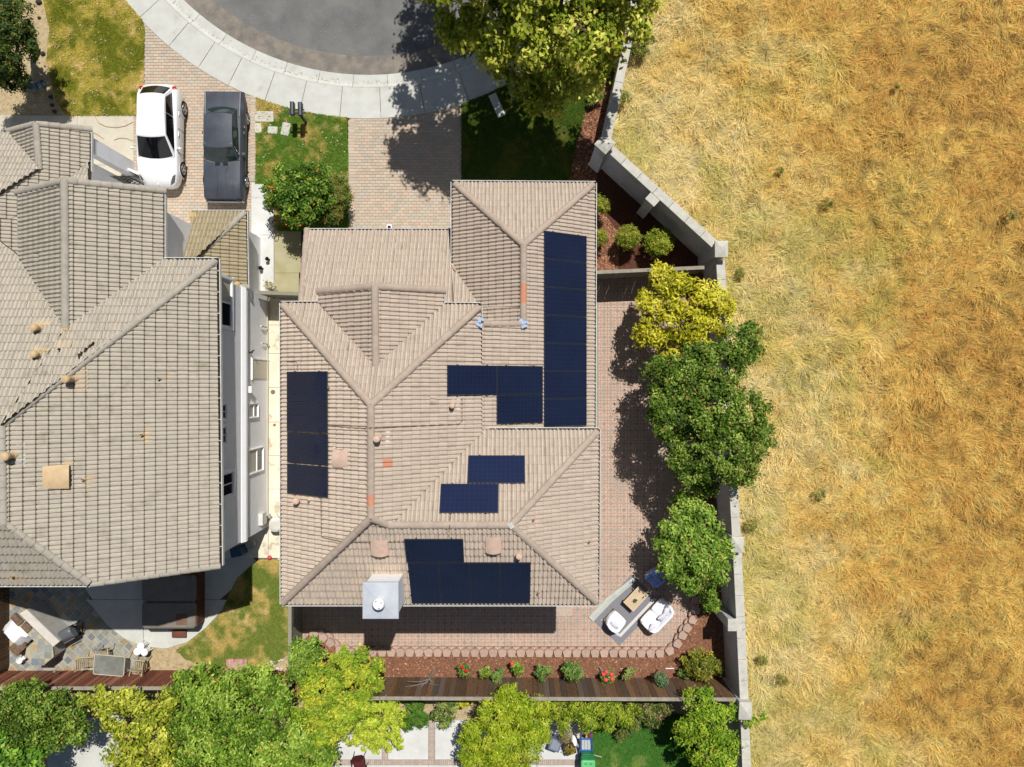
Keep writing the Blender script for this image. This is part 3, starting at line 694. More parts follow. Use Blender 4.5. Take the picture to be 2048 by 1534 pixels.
def pipe(house, plane, pxy, r, h, m, cap=None, capr=1.5, fl=None):
    o = plane.at(*pxy); b = MB()
    b.lathe([(r, -.1), (r, h), (r * .8, h), (r * .8, h - .12)], 14, Matrix.Translation(o), caps=False)
    b.lathe([(r * 1.5, -.02), (r * 1.35, .06), (r, .11)], 14, Matrix.Translation(o), caps=False)
    p = b.build('vent_pipe', MT[m], house, True, True)
    if cap:
        b = MB(); b.lathe([(r * capr, h - .05), (r * capr, h + .05), (r * capr * .94, h + .06), (r * capr * .8, h + .055), (r * capr * .76, h + .075), (r * .3, h + .095)], 18, Matrix.Translation(o)); b.build('vent_cap', MT[cap], p, True, True)
    else:
        b = MB(); b.lathe([(r * .82, h - .1), (r * .81, h - .09)], 12, Matrix.Translation(o)); b.build('pipe_bore', MT['dark_hole'], p)
    if fl: flashing(house, plane, fl[0], fl[1], fl[2], fl[3])
    return p
def hood(house, plane, pxy, w, L, h, m):
    "low arched roof vent: rises down the slope to an open arched mouth"
    def f(b, B, o):
        n = 9; V = []
        for y, hh, ww in ((L / 2, .055, .9), (0, .055 + h * .55, .97), (-L / 2, .055 + h, 1.0)):
            for k in range(n): t = k / (n - 1) * 2 - 1; V.append((t * w / 2 * ww, y - .0, .04 + hh * (1 - .55 * t * t) ** .8))
        for k in range(n): t = k / (n - 1) * 2 - 1; V.append((t * w / 2 * .96, -L / 2 + .01, (.04 + (.055 + h) * (1 - .55 * t * t) ** .8) - .03))
        for k in range(n): t = k / (n - 1) * 2 - 1; V.append((t * w / 2, -L / 2 + .12, .02))
        b.add(V, [(j * n + k, j * n + k + 1, (j + 1) * n + k + 1, (j + 1) * n + k) for j in range(2) for k in range(n - 1)] + [(2 * n + k, 2 * n + k + 1, 3 * n + k + 1, 3 * n + k) for k in range(n - 1)], B)
        b.add([(-w / 2, -L / 2, .0), (-w / 2, L / 2, .0), (-w / 2, L / 2, .08), (-w / 2, -L / 2, .02 + (.04 + h) * .5)], [(0, 1, 2, 3)], B); b.add([(w / 2, -L / 2, .0), (w / 2, L / 2, .0), (w / 2, L / 2, .08), (w / 2, -L / 2, .02 + (.04 + h) * .5)], [(0, 1, 2, 3)], B)
    hd_ = fixture(house, plane, pxy, f, 'roof_vent', MT[m])
    def g(b, B, o): b.add([(-w / 2 * .94, -L / 2 + .06, .0), (w / 2 * .94, -L / 2 + .06, .0), (w / 2 * .94, -L / 2 + .06, .05 + h * .4), (0, -L / 2 + .06, h + .04), (-w / 2 * .94, -L / 2 + .06, .05 + h * .4)], [(0, 1, 2, 3, 4)], B)
    q = fixture(house, plane, pxy, g, 'vent_mouth', MT['dark_hole']); q.parent = hd_; q.matrix_parent_inverse = Matrix.Identity(4)
    return hd_
def wire(house, pts, r=.014, m='conduit'):
    b = MB(); b.tube(pts, r, 6); b.build('conduit', MT[m], house)

# ------------------------------------------------------------------ centre house
cb = P(880, 800, 0)
HC = thing('house', 'beige tiled two-storey house with black solar panels and white chimney', 'house', (cb.x, cb.y, 0))
SL = .6
w_x, e_x, n_y, s_y = P(565, 0, 6).x, P(1187, 0, 3.5).x, P(0, 608, 6).y, P(0, 1205, 6).y
PW = Plane(6 - SL * w_x, SL, 0); PN = Plane(6 + SL * n_y, 0, -SL); PS = Plane(6 - SL * s_y, 0, SL)
PE = Plane(3.5 + SL * e_x, -SL, 0)
sn_y, se_x = P(0, 860, 6).y, P(1195, 0, 6).x
PSN = Plane(6 + SL * sn_y, 0, -SL); PSE = Plane(6 + SL * se_x, -SL, 0)
ww_x, wn_y = P(907, 0, 3.5).x, P(0, 366, 3.5).y
PWW = Plane(3.5 - SL * ww_x, SL, 0); PWN = Plane(3.5 + SL * wn_y, 0, -SL)
g_y = P(0, 462, 2.65).y; PG = Plane(2.65 + SL * g_y, 0, -SL)
gw, ge = P(640, 0, 6).x, P(886, 0, 6).x
PGW = Plane(6 - SL * gw, SL, 0); PGE = Plane(6 + SL * ge, -SL, 0)
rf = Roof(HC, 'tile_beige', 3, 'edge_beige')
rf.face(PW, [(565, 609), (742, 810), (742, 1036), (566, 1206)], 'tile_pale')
rf.face(PN, [(566, 608), (637, 608), (752, 735), (742, 810)]); rf.face(PN, [(752, 735), (888, 610), (958, 611), (742, 810)])
rf.face(PGW, [(750, 576), (752, 735), (640, 606), (640, 584)]); rf.face(PGE, [(750, 576), (886, 581), (886, 609), (752, 735)])
rf.face(PG, [(612, 462), (901, 462), (903, 530), (908, 618), (600, 616)]); rf.face(PG, [(903, 530), (960, 614), (908, 618)])
rf.face(PWW, [(907, 368), (1047, 490), (1047, 614), (962, 614), (907, 535)]); rf.face(PWW, [(962, 614), (1047, 614), (1047, 646), (962, 646)])
rf.face(PWN, [(908, 366), (1188, 368), (1047, 490)])
rf.face(PE, [(1047, 490), (1188, 369), (1187, 856), (1047, 866)]); rf.face(PE, [(962, 650), (1047, 650), (1047, 866), (962, 866)])
rf.face(PE, [(742, 810), (960, 612), (962, 866), (779, 1050), (742, 1036)], mark=((780, 929),))
rf.face(PSN, [(966, 861), (1195, 861), (1022, 1050), (779, 1050)])
rf.face(PSE, [(1195, 861), (1194, 1206), (1022, 1050)])
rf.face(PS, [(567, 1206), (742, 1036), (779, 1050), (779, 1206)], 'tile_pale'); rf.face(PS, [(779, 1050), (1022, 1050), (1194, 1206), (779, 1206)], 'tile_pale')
rf.finish(300)
RB = 'ridge_beige'
apex = PW.at(742, 810); sapx = PW.at(742, 1036); sj = PSN.at(779, 1050); se = PSN.at(1022, 1050)
ridge(HC, PW.at(567, 611), apex, RB); ridge(HC, PE.at(957, 616) + Vector((0, 0, .08)), apex, RB)
ridge(HC, apex, sapx, RB, orange=(8,)); ridge(HC, PW.at(568, 1203), sapx, RB); ridge(HC, sapx, sj, RB); ridge(HC, sj, se, RB)
ridge(HC, PSE.at(1193, 864), se, RB); ridge(HC, PSE.at(1191, 1202), se, RB)
wa = PWN.at(1047, 490); ridge(HC, PWN.at(911, 369), wa, RB); ridge(HC, PWN.at(1185, 370), wa, RB); ridge(HC, wa, PWW.at(1047, 648), RB, orange=(4, 5))
ridge(HC, PGW.at(750, 573), PGW.at(752, 735), RB); ridge(HC, PGW.at(638, 583), PGW.at(750, 573), RB); ridge(HC, PGE.at(889, 581), PGW.at(750, 573), RB)
ridge(HC, PG.at(614, 460), PG.at(602, 606), RB, r=.12); ridge(HC, PE.at(1044, 648), PE.at(962, 648), RB, r=.12)
for p, pl in (((961, 646), PE), ((1047, 648), PE)):
    o = pl.at(*p, .05); b = MB()
    for k in range(9): b.box((o.x + rnd.uniform(-.1, .1), o.y + rnd.uniform(-.12, .12), o.z + .12 + rnd.uniform(-.03, .04)), (rnd.uniform(.06, .14), rnd.uniform(.06, .14), .02), rnd.uniform(0, 3))
    b.build('blue_tape', MT['tape_blue'], HC)
b = MB(); o = se; b.box((o.x, o.y, o.z + .12), (.16, .2, .04), .6); b.build('ridge_flashing', MT['flash_grey'], HC)
# gutters
def ep(pl, a): return pl.at(*a) + Vector((0, 0, .0))
gutter(HC, [PW.at(565, 606), PW.at(566, 1208)], -1); gutter(HC, [PN.at(562, 608), PN.at(640, 608)], 1); gutter(HC, [PN.at(888, 610), PN.at(961, 611)], 1)
gutter(HC, [PGW.at(640, 606), PGW.at(640, 584)], 1, w=.08); gutter(HC, [PGE.at(886, 581), PGE.at(886, 609)], 1, w=.08)
gutter(HC, [PG.at(618, 462), PG.at(902, 462)], 1); gutter(HC, [PWW.at(907, 534), PWW.at(907, 364)], 1); gutter(HC, [PWN.at(905, 366), PWN.at(1191, 368)], 1)
gutter(HC, [PE.at(1188, 366), PE.at(1187, 856)], 1); gutter(HC, [PSN.at(968, 861), PSN.at(1197, 861)], 1); gutter(HC, [PSE.at(1195, 859), PSE.at(1194, 1208)], 1)
gutter(HC, [PS.at(565, 1206), PS.at(1196, 1206)], -1); gutter(HC, [Vector((P(961, 0, 6).x, PN.at(961, 611).y, 6.0)), Vector((P(961, 0, 6).x, PWW.at(961, 648).y, 6.0))], 1, w=.07)
# walls, set back under the eaves
b = MB()
def wbox(x0, y0, x1, y1, h): b.prism([(x0, y0), (x1, y0), (x1, y1), (x0, y1)], -.1, h)
wbox(w_x + .45, s_y + .45, -1.45, n_y - .4, 5.8); wbox(-1.452, s_y + .452, se_x - .42, sn_y - .42, 5.8); wbox(-1.448, sn_y - .418, e_x - .42, wn_y - .45, 3.25)
wbox(ww_x + .42, n_y - .398, -1.449, wn_y - .452, 3.25); wbox(P(616, 0, 2.6).x + .2, n_y - .399, ww_x + .418, g_y - .5, 2.5)
b.build('wall', MT['stucco_white'], HC)
b = MB()                                        # gable end of the upper front and the step beside the low wing
gm_ = PGW.at(750, 573); yy = gm_.y - .35
b.add([(gw + .1, yy, 5.85), (ge - .1, yy, 5.85), (ge - .1, yy, 6.0), (gm_.x, yy, gm_.z - .12), (gw + .1, yy, 6.0)] + [(gw + .1, yy - .12, 5.85), (ge - .1, yy - .12, 5.85), (ge - .1, yy - .12, 6.0), (gm_.x, yy - .12, gm_.z - .12), (gw + .1, yy - .12, 6.0)], [(0, 1, 2, 3, 4), (9, 8, 7, 6, 5)] + [((i + 1) % 5, i, 5 + i, 5 + (i + 1) % 5) for i in range(5)])
y1 = PWW.at(1000, 648).y - .02; x0_, x1_ = P(962, 0, 6).x, PWW.at(1047, 648).x
zt0, zt1 = PE.z(x0_, y1) - .03, PE.z(x1_, y1) - .03; b.add([(x0_, y1, 3.6), (x1_, y1, 3.6), (x1_, y1, zt1), (x0_, y1, zt0), (x0_, y1 - .08, 3.6), (x1_, y1 - .08, 3.6), (x1_, y1 - .08, zt1), (x0_, y1 - .08, zt0)], [(3, 2, 1, 0), (4, 5, 6, 7), (0, 1, 5, 4), (2, 3, 7, 6), (1, 2, 6, 5), (3, 0, 4, 7)]); b.build('gable_wall', MT['stucco_white'], HC)
# chimney
CZ = 8.0; c0, c1 = P(725, 1238, CZ), P(797, 1165, CZ); ccx, ccy = (c0.x + c1.x) / 2, (c0.y + c1.y) / 2
b = MB(); b.prism([(c0.x + .08, c0.y + .08), (c1.x - .05, c0.y + .08), (c1.x - .05, c1.y - .06), (c0.x + .08, c1.y - .06)], 0, CZ - .1); ch = b.build('chimney', MT['stucco_white'], HC)
b = MB(); hx, hy = (c1.x - c0.x) / 2, (c1.y - c0.y) / 2; V = [(-hx, -hy, -.12), (hx, -hy, -.12), (hx, hy, -.12), (-hx, hy, -.12), (-hx, -hy, -.01), (hx, -hy, -.01), (hx, hy, -.01), (-hx, hy, -.01), (-hx + .02, -hy + .02, 0), (hx - .02, -hy + .02, 0), (hx - .02, hy - .02, 0), (-hx + .02, hy - .02, 0), (-.12, -.12, .07), (.12, -.12, .07), (.12, .12, .07), (-.12, .12, .07)]
b.add(V, [(3, 2, 1, 0), (12, 13, 14, 15)] + [(k * 4 + i, k * 4 + (i + 1) % 4, k * 4 + 4 + (i + 1) % 4, k * 4 + 4 + i) for k in range(3) for i in range(4)], Matrix.Translation((ccx, ccy, CZ)))
b.build('chimney_cap', MT['metal_cap'], ch)
b = MB(); T = Matrix.Translation((ccx, ccy, CZ)); b.lathe([(.13, .0), (.13, .3)], 18, T, caps=False); b.lathe([(.2, .27), (.205, .3), (.205, .36), (.17, .42), (.06, .44)], 20, T)
fl = b.build('flue', MT['metal_white'], ch, True, True)
b = MB()
for dx, dy in ((.1, .06), (-.07, .1), (.03, -.12)): b.lathe([(.022, 0), (.02, .012)], 8, Matrix.Translation((ccx + dx, ccy + dy, CZ + .425)))
o = b.build('flue_hole', MT['dark_hole'], ch)
# vents and small roof things
pipe(HC, PE, (758, 876), .085, .38, 'vent_pink', 'vent_pink', 1.35, ((775, 866), .95, .14, 'flash_white'))
pipe(HC, PE, (906, 811), .07, .32, 'vent_pink', 'vent_pink', 1.3, ((911, 809), .75, .3, 'flash_white'))
pipe(HC, PW, (597, 999), .08, .3, 'vent_pink', 'vent_pink', 1.5); pipe(HC, PW, (620, 1000), .035, .25, 'vent_pink')
pipe(HC, PS, (1038, 1108), .085, .3, 'vent_pink', 'vent_pink', 1.3)
pipe(HC, PSE, (1067, 1038), .04, .22, 'vent_pink', None, 1, ((1075, 1038), .5, .32, 'vent_pink')); pipe(HC, PSE, (1178, 1082), .04, .22, 'vent_pink', None, 1, ((1184, 1081), .3, .22, 'vent_pink'))
pipe(HC, PS, (1077, 1183), .04, .24, 'vent_pink', None, 1, ((1079, 1188), .3, .22, 'vent_pink')); pipe(HC, PW, (660, 774), .03, .22, 'vent_pink')
hood(HC, PS, (760, 1090), .62, .62, .16, 'vent_pink'); hood(HC, PS, (987, 1085), .56, .62, .16, 'vent_pink'); hood(HC, PW, (686, 917), .62, .6, .14, 'vent_pink')
flashing(HC, PW, (671, 915), .95, .12, 'flash_white')
L_ = .075
wire(HC, [PW.at(657, 851, L_), PW.at(690, 855, L_), PW.at(732, 857, .09), apex.lerp(sapx, .2) + Vector((0, 0, .17)), PE.at(750, 855, .1), PE.at(840, 851, L_), PE.at(918, 848, L_), PE.at(924, 843, L_), PE.at(924, 795, L_)], .02)
wire(HC, [PW.at(642, 994, L_), PW.at(643, 1072, L_), PW.at(647, 1076, L_), PW.at(683, 1083, .1)], .018); wire(HC, [PW.at(595, 741, L_), PW.at(595, 727, L_), PW.at(590, 722, L_), PW.at(574, 723, L_)], .018)
wire(HC, [PSN.at(902, 1026, L_), PSN.at(899, 1046, .09), (se.lerp(sj, .5)) + Vector((0, 0, .18)), PS.at(898, 1058, .1), PS.at(898, 1079, L_)], .014); wire(HC, [PS.at(690, 1084, .1), PS.at(740, 1085, L_), PS.at(812, 1083, L_)], .015)
o = P(779, 452, 2.3); b = MB(); b.box((o.x, o.y - .05, 2.3), (.2, .2, .12)); lp = b.build('wall_light', MT['white_paint'], HC); b = MB(); b.box((o.x, o.y - .05, 2.365), (.13, .1, .01)); b.build('solar_cell', MT['panel_cell'], lp)
b = MB(); o = PG.at(958, 540) if False else PG.at(904, 534); b.add([o + Vector((-.02, .12, .12)), o + Vector((.06, .12, .14)), o + Vector((.2, -.22, .34)), o + Vector((.06, -.1, .2))], [(3, 2, 1, 0)]); b.build('flashing', MT['vent_pink'], HC)

# ------------------------------------------------------------------ solar panels: each one a thing clamped on rails
PLN, PWD = 1.97, 1.04
def panel(plane, pxy, along, label, cell='panel_cell', shift=(0, 0), proto={}):
    u, v, n = plane.axes(); o = plane.at(*pxy, .17) + u * shift[0] + v * shift[1]
    a, c = (v, -u) if along else (u, v)                       # a = long side
    M = Matrix(((a.x, c.x, n.x, o.x), (a.y, c.y, n.y, o.y), (a.z, c.z, n.z, o.z), (0, 0, 0, 1)))
    r = thing('solar_panel', label, 'solar panel', group='solar panels on the beige roof'); r.matrix_world = M; WM[r.name] = M
    if cell not in proto:
        x, y, t = PLN / 2, PWD / 2, .022; fr = MB()
        for sx in (-1, 1): fr.box((sx * (x - t / 2), 0, -.018), (t, PWD, .04))
        for sy in (-1, 1): fr.box((0, sy * (y - t / 2), -.018), (PLN - 2 * t, t, .04))
        g = MB(); g.box((0, 0, -.008), (PLN - 2 * t, PWD - 2 * t, .012))
        ln = MB(); z = -.0012
        for i in range(1, 12): X_ = -x + t + i * (PLN - 2 * t) / 12; ln.add([(X_ - .003, -y + t, z), (X_ + .003, -y + t, z), (X_ + .003, y - t, z), (X_ - .003, y - t, z)], [(0, 1, 2, 3)])
        for j in range(1, 6): Y_ = -y + t + j * (PWD - 2 * t) / 6; ln.add([(-x + t, Y_ - .003, z + .0003), (x - t, Y_ - .003, z + .0003), (x - t, Y_ + .003, z + .0003), (-x + t, Y_ + .003, z + .0003)], [(0, 1, 2, 3)])
        rl = MB()
        for sx in (-1, 1): rl.box((sx * x * .6, 0, -.06), (.04, PWD + .03, .045))
        for sx in (-1, 1):
            for sy in (-1, 1): rl.box((sx * x * .6, sy * (y + .012), -.01), (.05, .03, .03))
        proto[cell] = [('panel_frame', fr.mesh('panel_frame', MT['panel_frame'])), ('panel_glass', g.mesh('panel_glass', MT[cell])), ('cell_lines', ln.mesh('cell_lines', MT['panel_line'])), ('mounting_rail', rl.mesh('mounting_rail', MT['rail']))]
    for nm, me in proto[cell]:
        ob = bpy.data.objects.new(nm, me); COL.objects.link(ob); ob.parent = r
ORD = ['topmost', 'second from the top', 'third from the top', 'fourth from the top', 'fifth from the top', 'sixth from the top', 'lowest']
for k in range(7): panel(PE, (1132, 494), True, 'black solar panel, %s of the long column along the east eave' % ORD[k], shift=((-1 if PE.axes()[0].y > 0 else 1) * k * 1.054, .0))
panel(PE, (945.5, 760), True, 'black solar panel just above the pink vent pipe, west of the others'); panel(PE, (1041, 760), True, 'black solar panel touching the east column, above another single panel'); panel(PE, (1041, 760), True, 'black solar panel below the middle one, next to the lowest of the column', shift=((-1 if PE.axes()[0].y > 0 else 1) * 1.062, 0))
for k, y in enumerate((773, 834)): panel(PW, (613, y), True, 'black solar panel on the west slope, %s' % ('uppermost of four above the passage' if k == 0 else 'second of four, just above the conduit gap'))
for k, y in enumerate((897, 960)): panel(PW, (613.5, y), True, 'black solar panel on the west slope, %s' % ('third of four, just below the conduit gap' if k == 0 else 'lowest of four, above the two small vents'))
for k in range(4): panel(PS, (849.5, 1167), True, 'upright black solar panel on the south slope, %s' % ['next to the white chimney', 'second from the chimney', 'third from the chimney', 'farthest from the chimney'][k], shift=((1 if PS.axes()[0].x > 0 else -1) * k * 1.054, 0))
panel(PS, (869, 1102), False, 'black solar panel lying crosswise above the south row, between the two roof vents')
panel(PSN, (993, 938), False, 'blue black solar panel on the north slope of the rear wing, nearer the eave', 'panel_cell_blue'); panel(PSN, (938.5, 996), False, 'blue black solar panel on the north slope of the rear wing, nearer the ridge', 'panel_cell_blue')

# ------------------------------------------------------------------ neighbour's house
nb = P(250, 780, 0)
HN = thing('house', "neighbour's grey-brown tiled two-storey house with white stucco side wall", 'house', (nb.x, nb.y, 0))
SN = .58; Z2 = 6.4
le = P(434, 0, Z2).x; ln_ = P(0, 521, Z2).y
NE_ = Plane(Z2 + SN * le, -SN, 0); NN = Plane(Z2 + SN * ln_, 0, -SN)
jc = NE_.at(180, 1165); NS = Plane(jc.z - SN * jc.y, 0, SN)
gex = P(326, 0, Z2).x; NGE = Plane(Z2 + SN * gex, -SN, 0); gr = NGE.at(132, 500); gwx = P(40, 0, Z2).x; sw_ = (gr.z - Z2) / (gr.x - gwx); NGW = Plane(Z2 - sw_ * gwx, sw_, 0)
Z1 = 3.3; lex = P(180, 0, Z1).x; NLE = Plane(Z1 + SN * lex, -SN, 0); lr = NLE.at(75, 300); NLW = Plane(lr.z - SN * lr.x, SN, 0); lny = P(0, 268, Z1).y; NLN = Plane(Z1 + SN * lny, 0, -SN)
smy = P(0, 325, Z1).y; NSM = Plane(Z1 + SN * smy, 0, -SN)
eny, eex = P(0, 424, 2.9).y, P(493, 0, 2.9).x; NEN = Plane(2.9 + SN * eny, 0, -SN); NEE = Plane(2.9 + SN * eex, -SN, 0)
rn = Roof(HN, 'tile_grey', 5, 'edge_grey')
rn.face(NE_, [(433, 521), (439, 1129), (180, 1166), (8, 1046), (4, 850)])
rn.face(NN, [(328, 521), (432, 521), (4, 850), (132, 658)]); rn.face(NN, [(-60, 440), (38, 512), (132, 658), (4, 850), (-60, 850)])
rn.face(NS, [(8, 1046), (180, 1167), (-60, 1168), (-60, 1046)])
rn.face(NGE, [(132, 365), (327, 384), (327, 521), (132, 658)]); rn.face(NGW, [(132, 365), (132, 658), (40, 514), (40, 388)])
rn.face(NLE, [(76, 252), (180, 265), (180, 323), (80, 338)]); rn.face(NLE, [(80, 338), (180, 323), (118, 374), (20, 440), (-60, 424)]); rn.face(NLE, [(-60, 424), (20, 440), (45, 520), (-60, 520)]); rn.face(NLE, [(20, 440), (45, 423), (45, 520)])
rn.face(NLW, [(76, 252), (79, 338), (20, 268), (20, 263)]); rn.face(NLN, [(20, 268), (79, 338), (-30, 405), (-30, 268)])
rn.face(NSM, [(178, 326), (176, 376), (120, 376)])
rn.face(NEN, [(385, 424), (491, 424), (378, 530), (366, 532)], 'tile_olive'); rn.face(NEE, [(491, 424), (494, 571), (438, 553), (378, 530)], 'tile_olive')
rn.finish(300)
RG_ = 'ridge_grey'
hipx = NE_.at(4, 850); ridge(HN, NE_.at(430, 523), hipx, RG_); ridge(HN, NE_.at(178, 1164), NE_.at(8, 1046), RG_); ridge(HN, NE_.at(8, 1046), hipx, RG_)
ridge(HN, NE_.at(439, 1132), NE_.at(184, 1168), RG_, r=.11, lift=-.03, step=.33)
gp = NGE.at(130, 362); ridge(HN, NGE.at(331, 382), gp, RG_, r=.125, step=.34); ridge(HN, NGW.at(36, 385), gp, RG_, r=.125, step=.34); ridge(HN, gp, NGE.at(132, 656), RG_)
lp_ = NLE.at(73, 248); ridge(HN, NLE.at(184, 259), lp_, RG_, r=.12, step=.34); ridge(HN, NLW.at(20, 262), lp_, RG_, r=.12); ridge(HN, lp_, NLE.at(79, 337), RG_); ridge(HN, NLE.at(-30, 405), NLE.at(79, 337), RG_)
ridge(HN, NEE.at(489, 426), NEE.at(380, 528), RG_, r=.12); ridge(HN, NEE.at(497, 574), NEE.at(478, 573), RG_, r=.11)
for p in (NGE.at(130, 364), NLE.at(74, 250), NLE.at(78, 338), NGE.at(132, 660), NE_.at(429, 524), NEE.at(475, 568), NEE.at(488, 427), NE_.at(8, 1046)): plug(HN, p)
b = MB(); p = NEN.at(386, 430, .07); b.box((p.x, p.y, p.z), (.3, .22, .04)); b.build('mortar_cap', MT['mortar_tan'], HN)
gutter(HN, [NE_.at(433, 519), NE_.at(439, 1131)], 1, 'gutter_dirt', .13); gutter(HN, [NN.at(326, 521), NN.at(435, 521)], 1); gutter(HN, [NGE.at(327, 384), NGE.at(327, 521)], 1, 'gutter_dark', .08); gutter(HN, [NGW.at(40, 514), NGW.at(40, 388)], 1, w=.06)
gutter(HN, [NLE.at(180, 265), NLE.at(180, 345)], 1, w=.08); gutter(HN, [NLN.at(-30, 268), NLN.at(20, 268)], 1, w=.07); gutter(HN, [NEN.at(384, 424), NEN.at(495, 424)], 1, w=.08); gutter(HN, [NEE.at(492, 422), NEE.at(494, 568)], 1, w=.08); gutter(HN, [NS.at(-60, 1168), NS.at(184, 1168)], -1, w=.09)
# walls
WX = P(537, 0, 0).x; sy_ = P(0, 1052, 0).y; ny_ = ln_ - .5
b = MB()
def wb(x0, y0, x1, y1, h, z0=-.1): b.prism([(x0, y0), (x1, y0), (x1, y1), (x0, y1)], z0, h)
wb(-22.0, sy_, WX, ny_, Z2 - .15); wb(gwx + .4, ny_ - .3, gex - .35, NGE.at(132, 365).y - .4, Z2 - .15); wb(-22.5, ny_ - .31, lex - .35, lny - .9, Z1 - .15)
wb(gex - .36, ny_ - .3, eex - .45, eny - .45, 2.7)
V = [(WX - .2, sy_ + .01, Z2 - .2), (jc.x, sy_ + .01, jc.z - .1), (-18, sy_ + .01, jc.z - .1), (-22, sy_ + .01, Z2 - .2)]   # clipped gable on the garden side
b.add(V + [(x, y + .15, z) for x, y, z in V], [(3, 2, 1, 0), (4, 5, 6, 7)] + [(i, (i + 1) % 4, 4 + (i + 1) % 4, 4 + i) for i in range(4)])
gy_ = NGE.at(132, 365).y - .42
V = [(gwx + .4, gy_, Z2 - .15), (gex - .35, gy_, Z2 - .15), (gr.x, gy_, gr.z - .2)]; b.add(V + [(x, y - .15, z) for x, y, z in V], [(0, 1, 2), (5, 4, 3)] + [((i + 1) % 3, i, 3 + i, 3 + (i + 1) % 3) for i in range(3)])
b.build('wall', MT['stucco_white'], HN)
b = MB(); pf = [(-.02, 3.2), (.03, 3.18), (.13, 2.98), (.13, 2.82), (.05, 2.72), (-.02, 2.72)]
V = [(WX + x, y, z) for y in (sy_ - .03, ny_ + .02) for x, z in pf]; b.add(V, [(0, 1, 2, 3, 4, 5), (11, 10, 9, 8, 7, 6)] + [(i, 6 + i, 6 + (i + 1) % 6, (i + 1) % 6) for i in range(6)])
b.build('belly_band', MT['white_paint'], HN)
b = MB(); b.prism([(WX, sy_ + .2), (WX + .02, sy_ + .2), (WX + .02, ny_ - .2), (WX, ny_ - .2)], 0, .22); b.build('wall_base', MT['stucco_cream'], HN)
def window(yc, w, z0, z1, split='v', casing=.1, sill=True, blind_sheen=None, label=None):
    X_ = WX; o = MB(); t = .07
    for s_ in (-1, 1): o.box((X_ + .03, yc + s_ * (w / 2 + casing / 2), (z0 + z1) / 2), (.09, casing, z1 - z0 + 2 * casing))
    for zz in (z0 - casing / 2, z1 + casing / 2): o.box((X_ + .028, yc, zz), (.084, w - .002, casing))
    if sill: o.box((X_ + .02, yc, z0 - casing - .025), (.1, w + 2 * casing + .06, .05))
    wi = o.build('window', MT['white_paint'], HN)
    if label: wi['label'] = label
    f = MB()
    if split == 'v': f.box((X_ + .015, yc, (z0 + z1) / 2), (.06, .05, z1 - z0 - .002))
    for s_ in (-1, 1): f.box((X_ + .012, yc + s_ * (w / 2 - .02), (z0 + z1) / 2), (.05, .04, z1 - z0 - .004))
    for zz in (z0 + .02, z1 - .02): f.box((X_ + .011, yc, zz), (.048, w - .084, .04))
    f.build('window_frame', MT['white_paint'], wi)
    if split == 'h':
        zm = z0 + (z1 - z0) * .42; f = MB(); f.box((X_ + .015, yc, zm), (.06, w - .084, .05)); f.build('window_bar', MT['white_paint'], wi)
        for a_, c_, mm in ((z0, zm, 'glass_dark'), (zm, z1, 'blind_sheen')): g = MB(); g.box((X_ + .004, yc, (a_ + c_) / 2), (.012, w - .05, c_ - a_ - .03)); g.build('pane', MT[mm], wi)
        return
    for s_ in (-1, 1):
        g = MB(); g.box((X_ + .004, yc + s_ * w / 4, (z0 + z1) / 2), (.012, w / 2 - .05, z1 - z0 - .05)); g.build('pane', MT['blind_sheen' if blind_sheen == s_ else 'glass_dark'], wi)
def yat(py, z): return P(0, py, z).y
window((yat(560, 4.6) + yat(652, 4.6)) / 2, 1.8, 4.25, 5.6, label='tall upper window with a dark lower and pale upper pane', blind_sheen=1)  # pale pane: glass reflection painted in with the blind colour
window(yat(823, 4.9), .55, 4.75, 5.5, split=None, sill=False); window(yat(870, 4.9), .62, 4.75, 5.5, split=None, sill=False); window(yat(968, 4.5), .86, 4.08, 5.5, split=None)
window(yat(821, 1.8), .56, 1.42, 2.5, 'h', casing=.025, sill=False, blind_sheen=1); window(yat(920, 1.5), .98, .8, 2.5, 'h', casing=.025, sill=False, blind_sheen=1)
# side door in its recess, gate latch, lamps and pipes on the side wall
dy0, dy1 = yat(757, 1.0), yat(720, 1.0); b = MB(); b.box((WX + .012, (dy0 + dy1) / 2, 1.02), (.05, dy1 - dy0, 2.04)); dd = b.build('door', MT['stucco_cream'], HN)
b = MB(); b.box((WX + .03, dy1 + .03, 1.05), (.06, .06, 2.1)); b.box((WX + .03, (dy0 + dy1) / 2, 2.08), (.06, dy1 - dy0 + .12, .06)); b.build('door_frame', MT['white_paint'], dd)
b = MB(); b.box((WX + .07, yat(705, 2.3), 2.3), (.12, .07, .08)); b.tube([(WX + .1, yat(703, 2.3), 2.3), (WX + .24, yat(701, 2.3), 2.42)], .03, 6); b.build('wall_lamp', MT['gutter_dirt'], HN)
b = MB(); b.box((WX + .14, yat(779, 2.6), 2.58), (.14, .26, .12)); b.build('wall_vent', MT['white_paint'], HN)
b = MB(); b.tube([(WX + .09, yat(655, .3), .5), (WX + .09, yat(655, .3), 1.2)], .04, 6); b.tube([(WX + .08, yat(688, .3), .2), (WX + .08, yat(688, .3), 1.1)], .03, 6); b.tube([(WX + .05, ny_ - .1, .3), (WX + .05, sy_ + .1, .3)], .02, 6); b.build('wall_pipe', MT['stucco_cream'], HN)
b = MB(); p = P(446, 852, 6.0); b.box((p.x - .1, p.y, 6.1), (.16, .3, .3)); b.build('gutter_outlet', MT['white_paint'], HN)
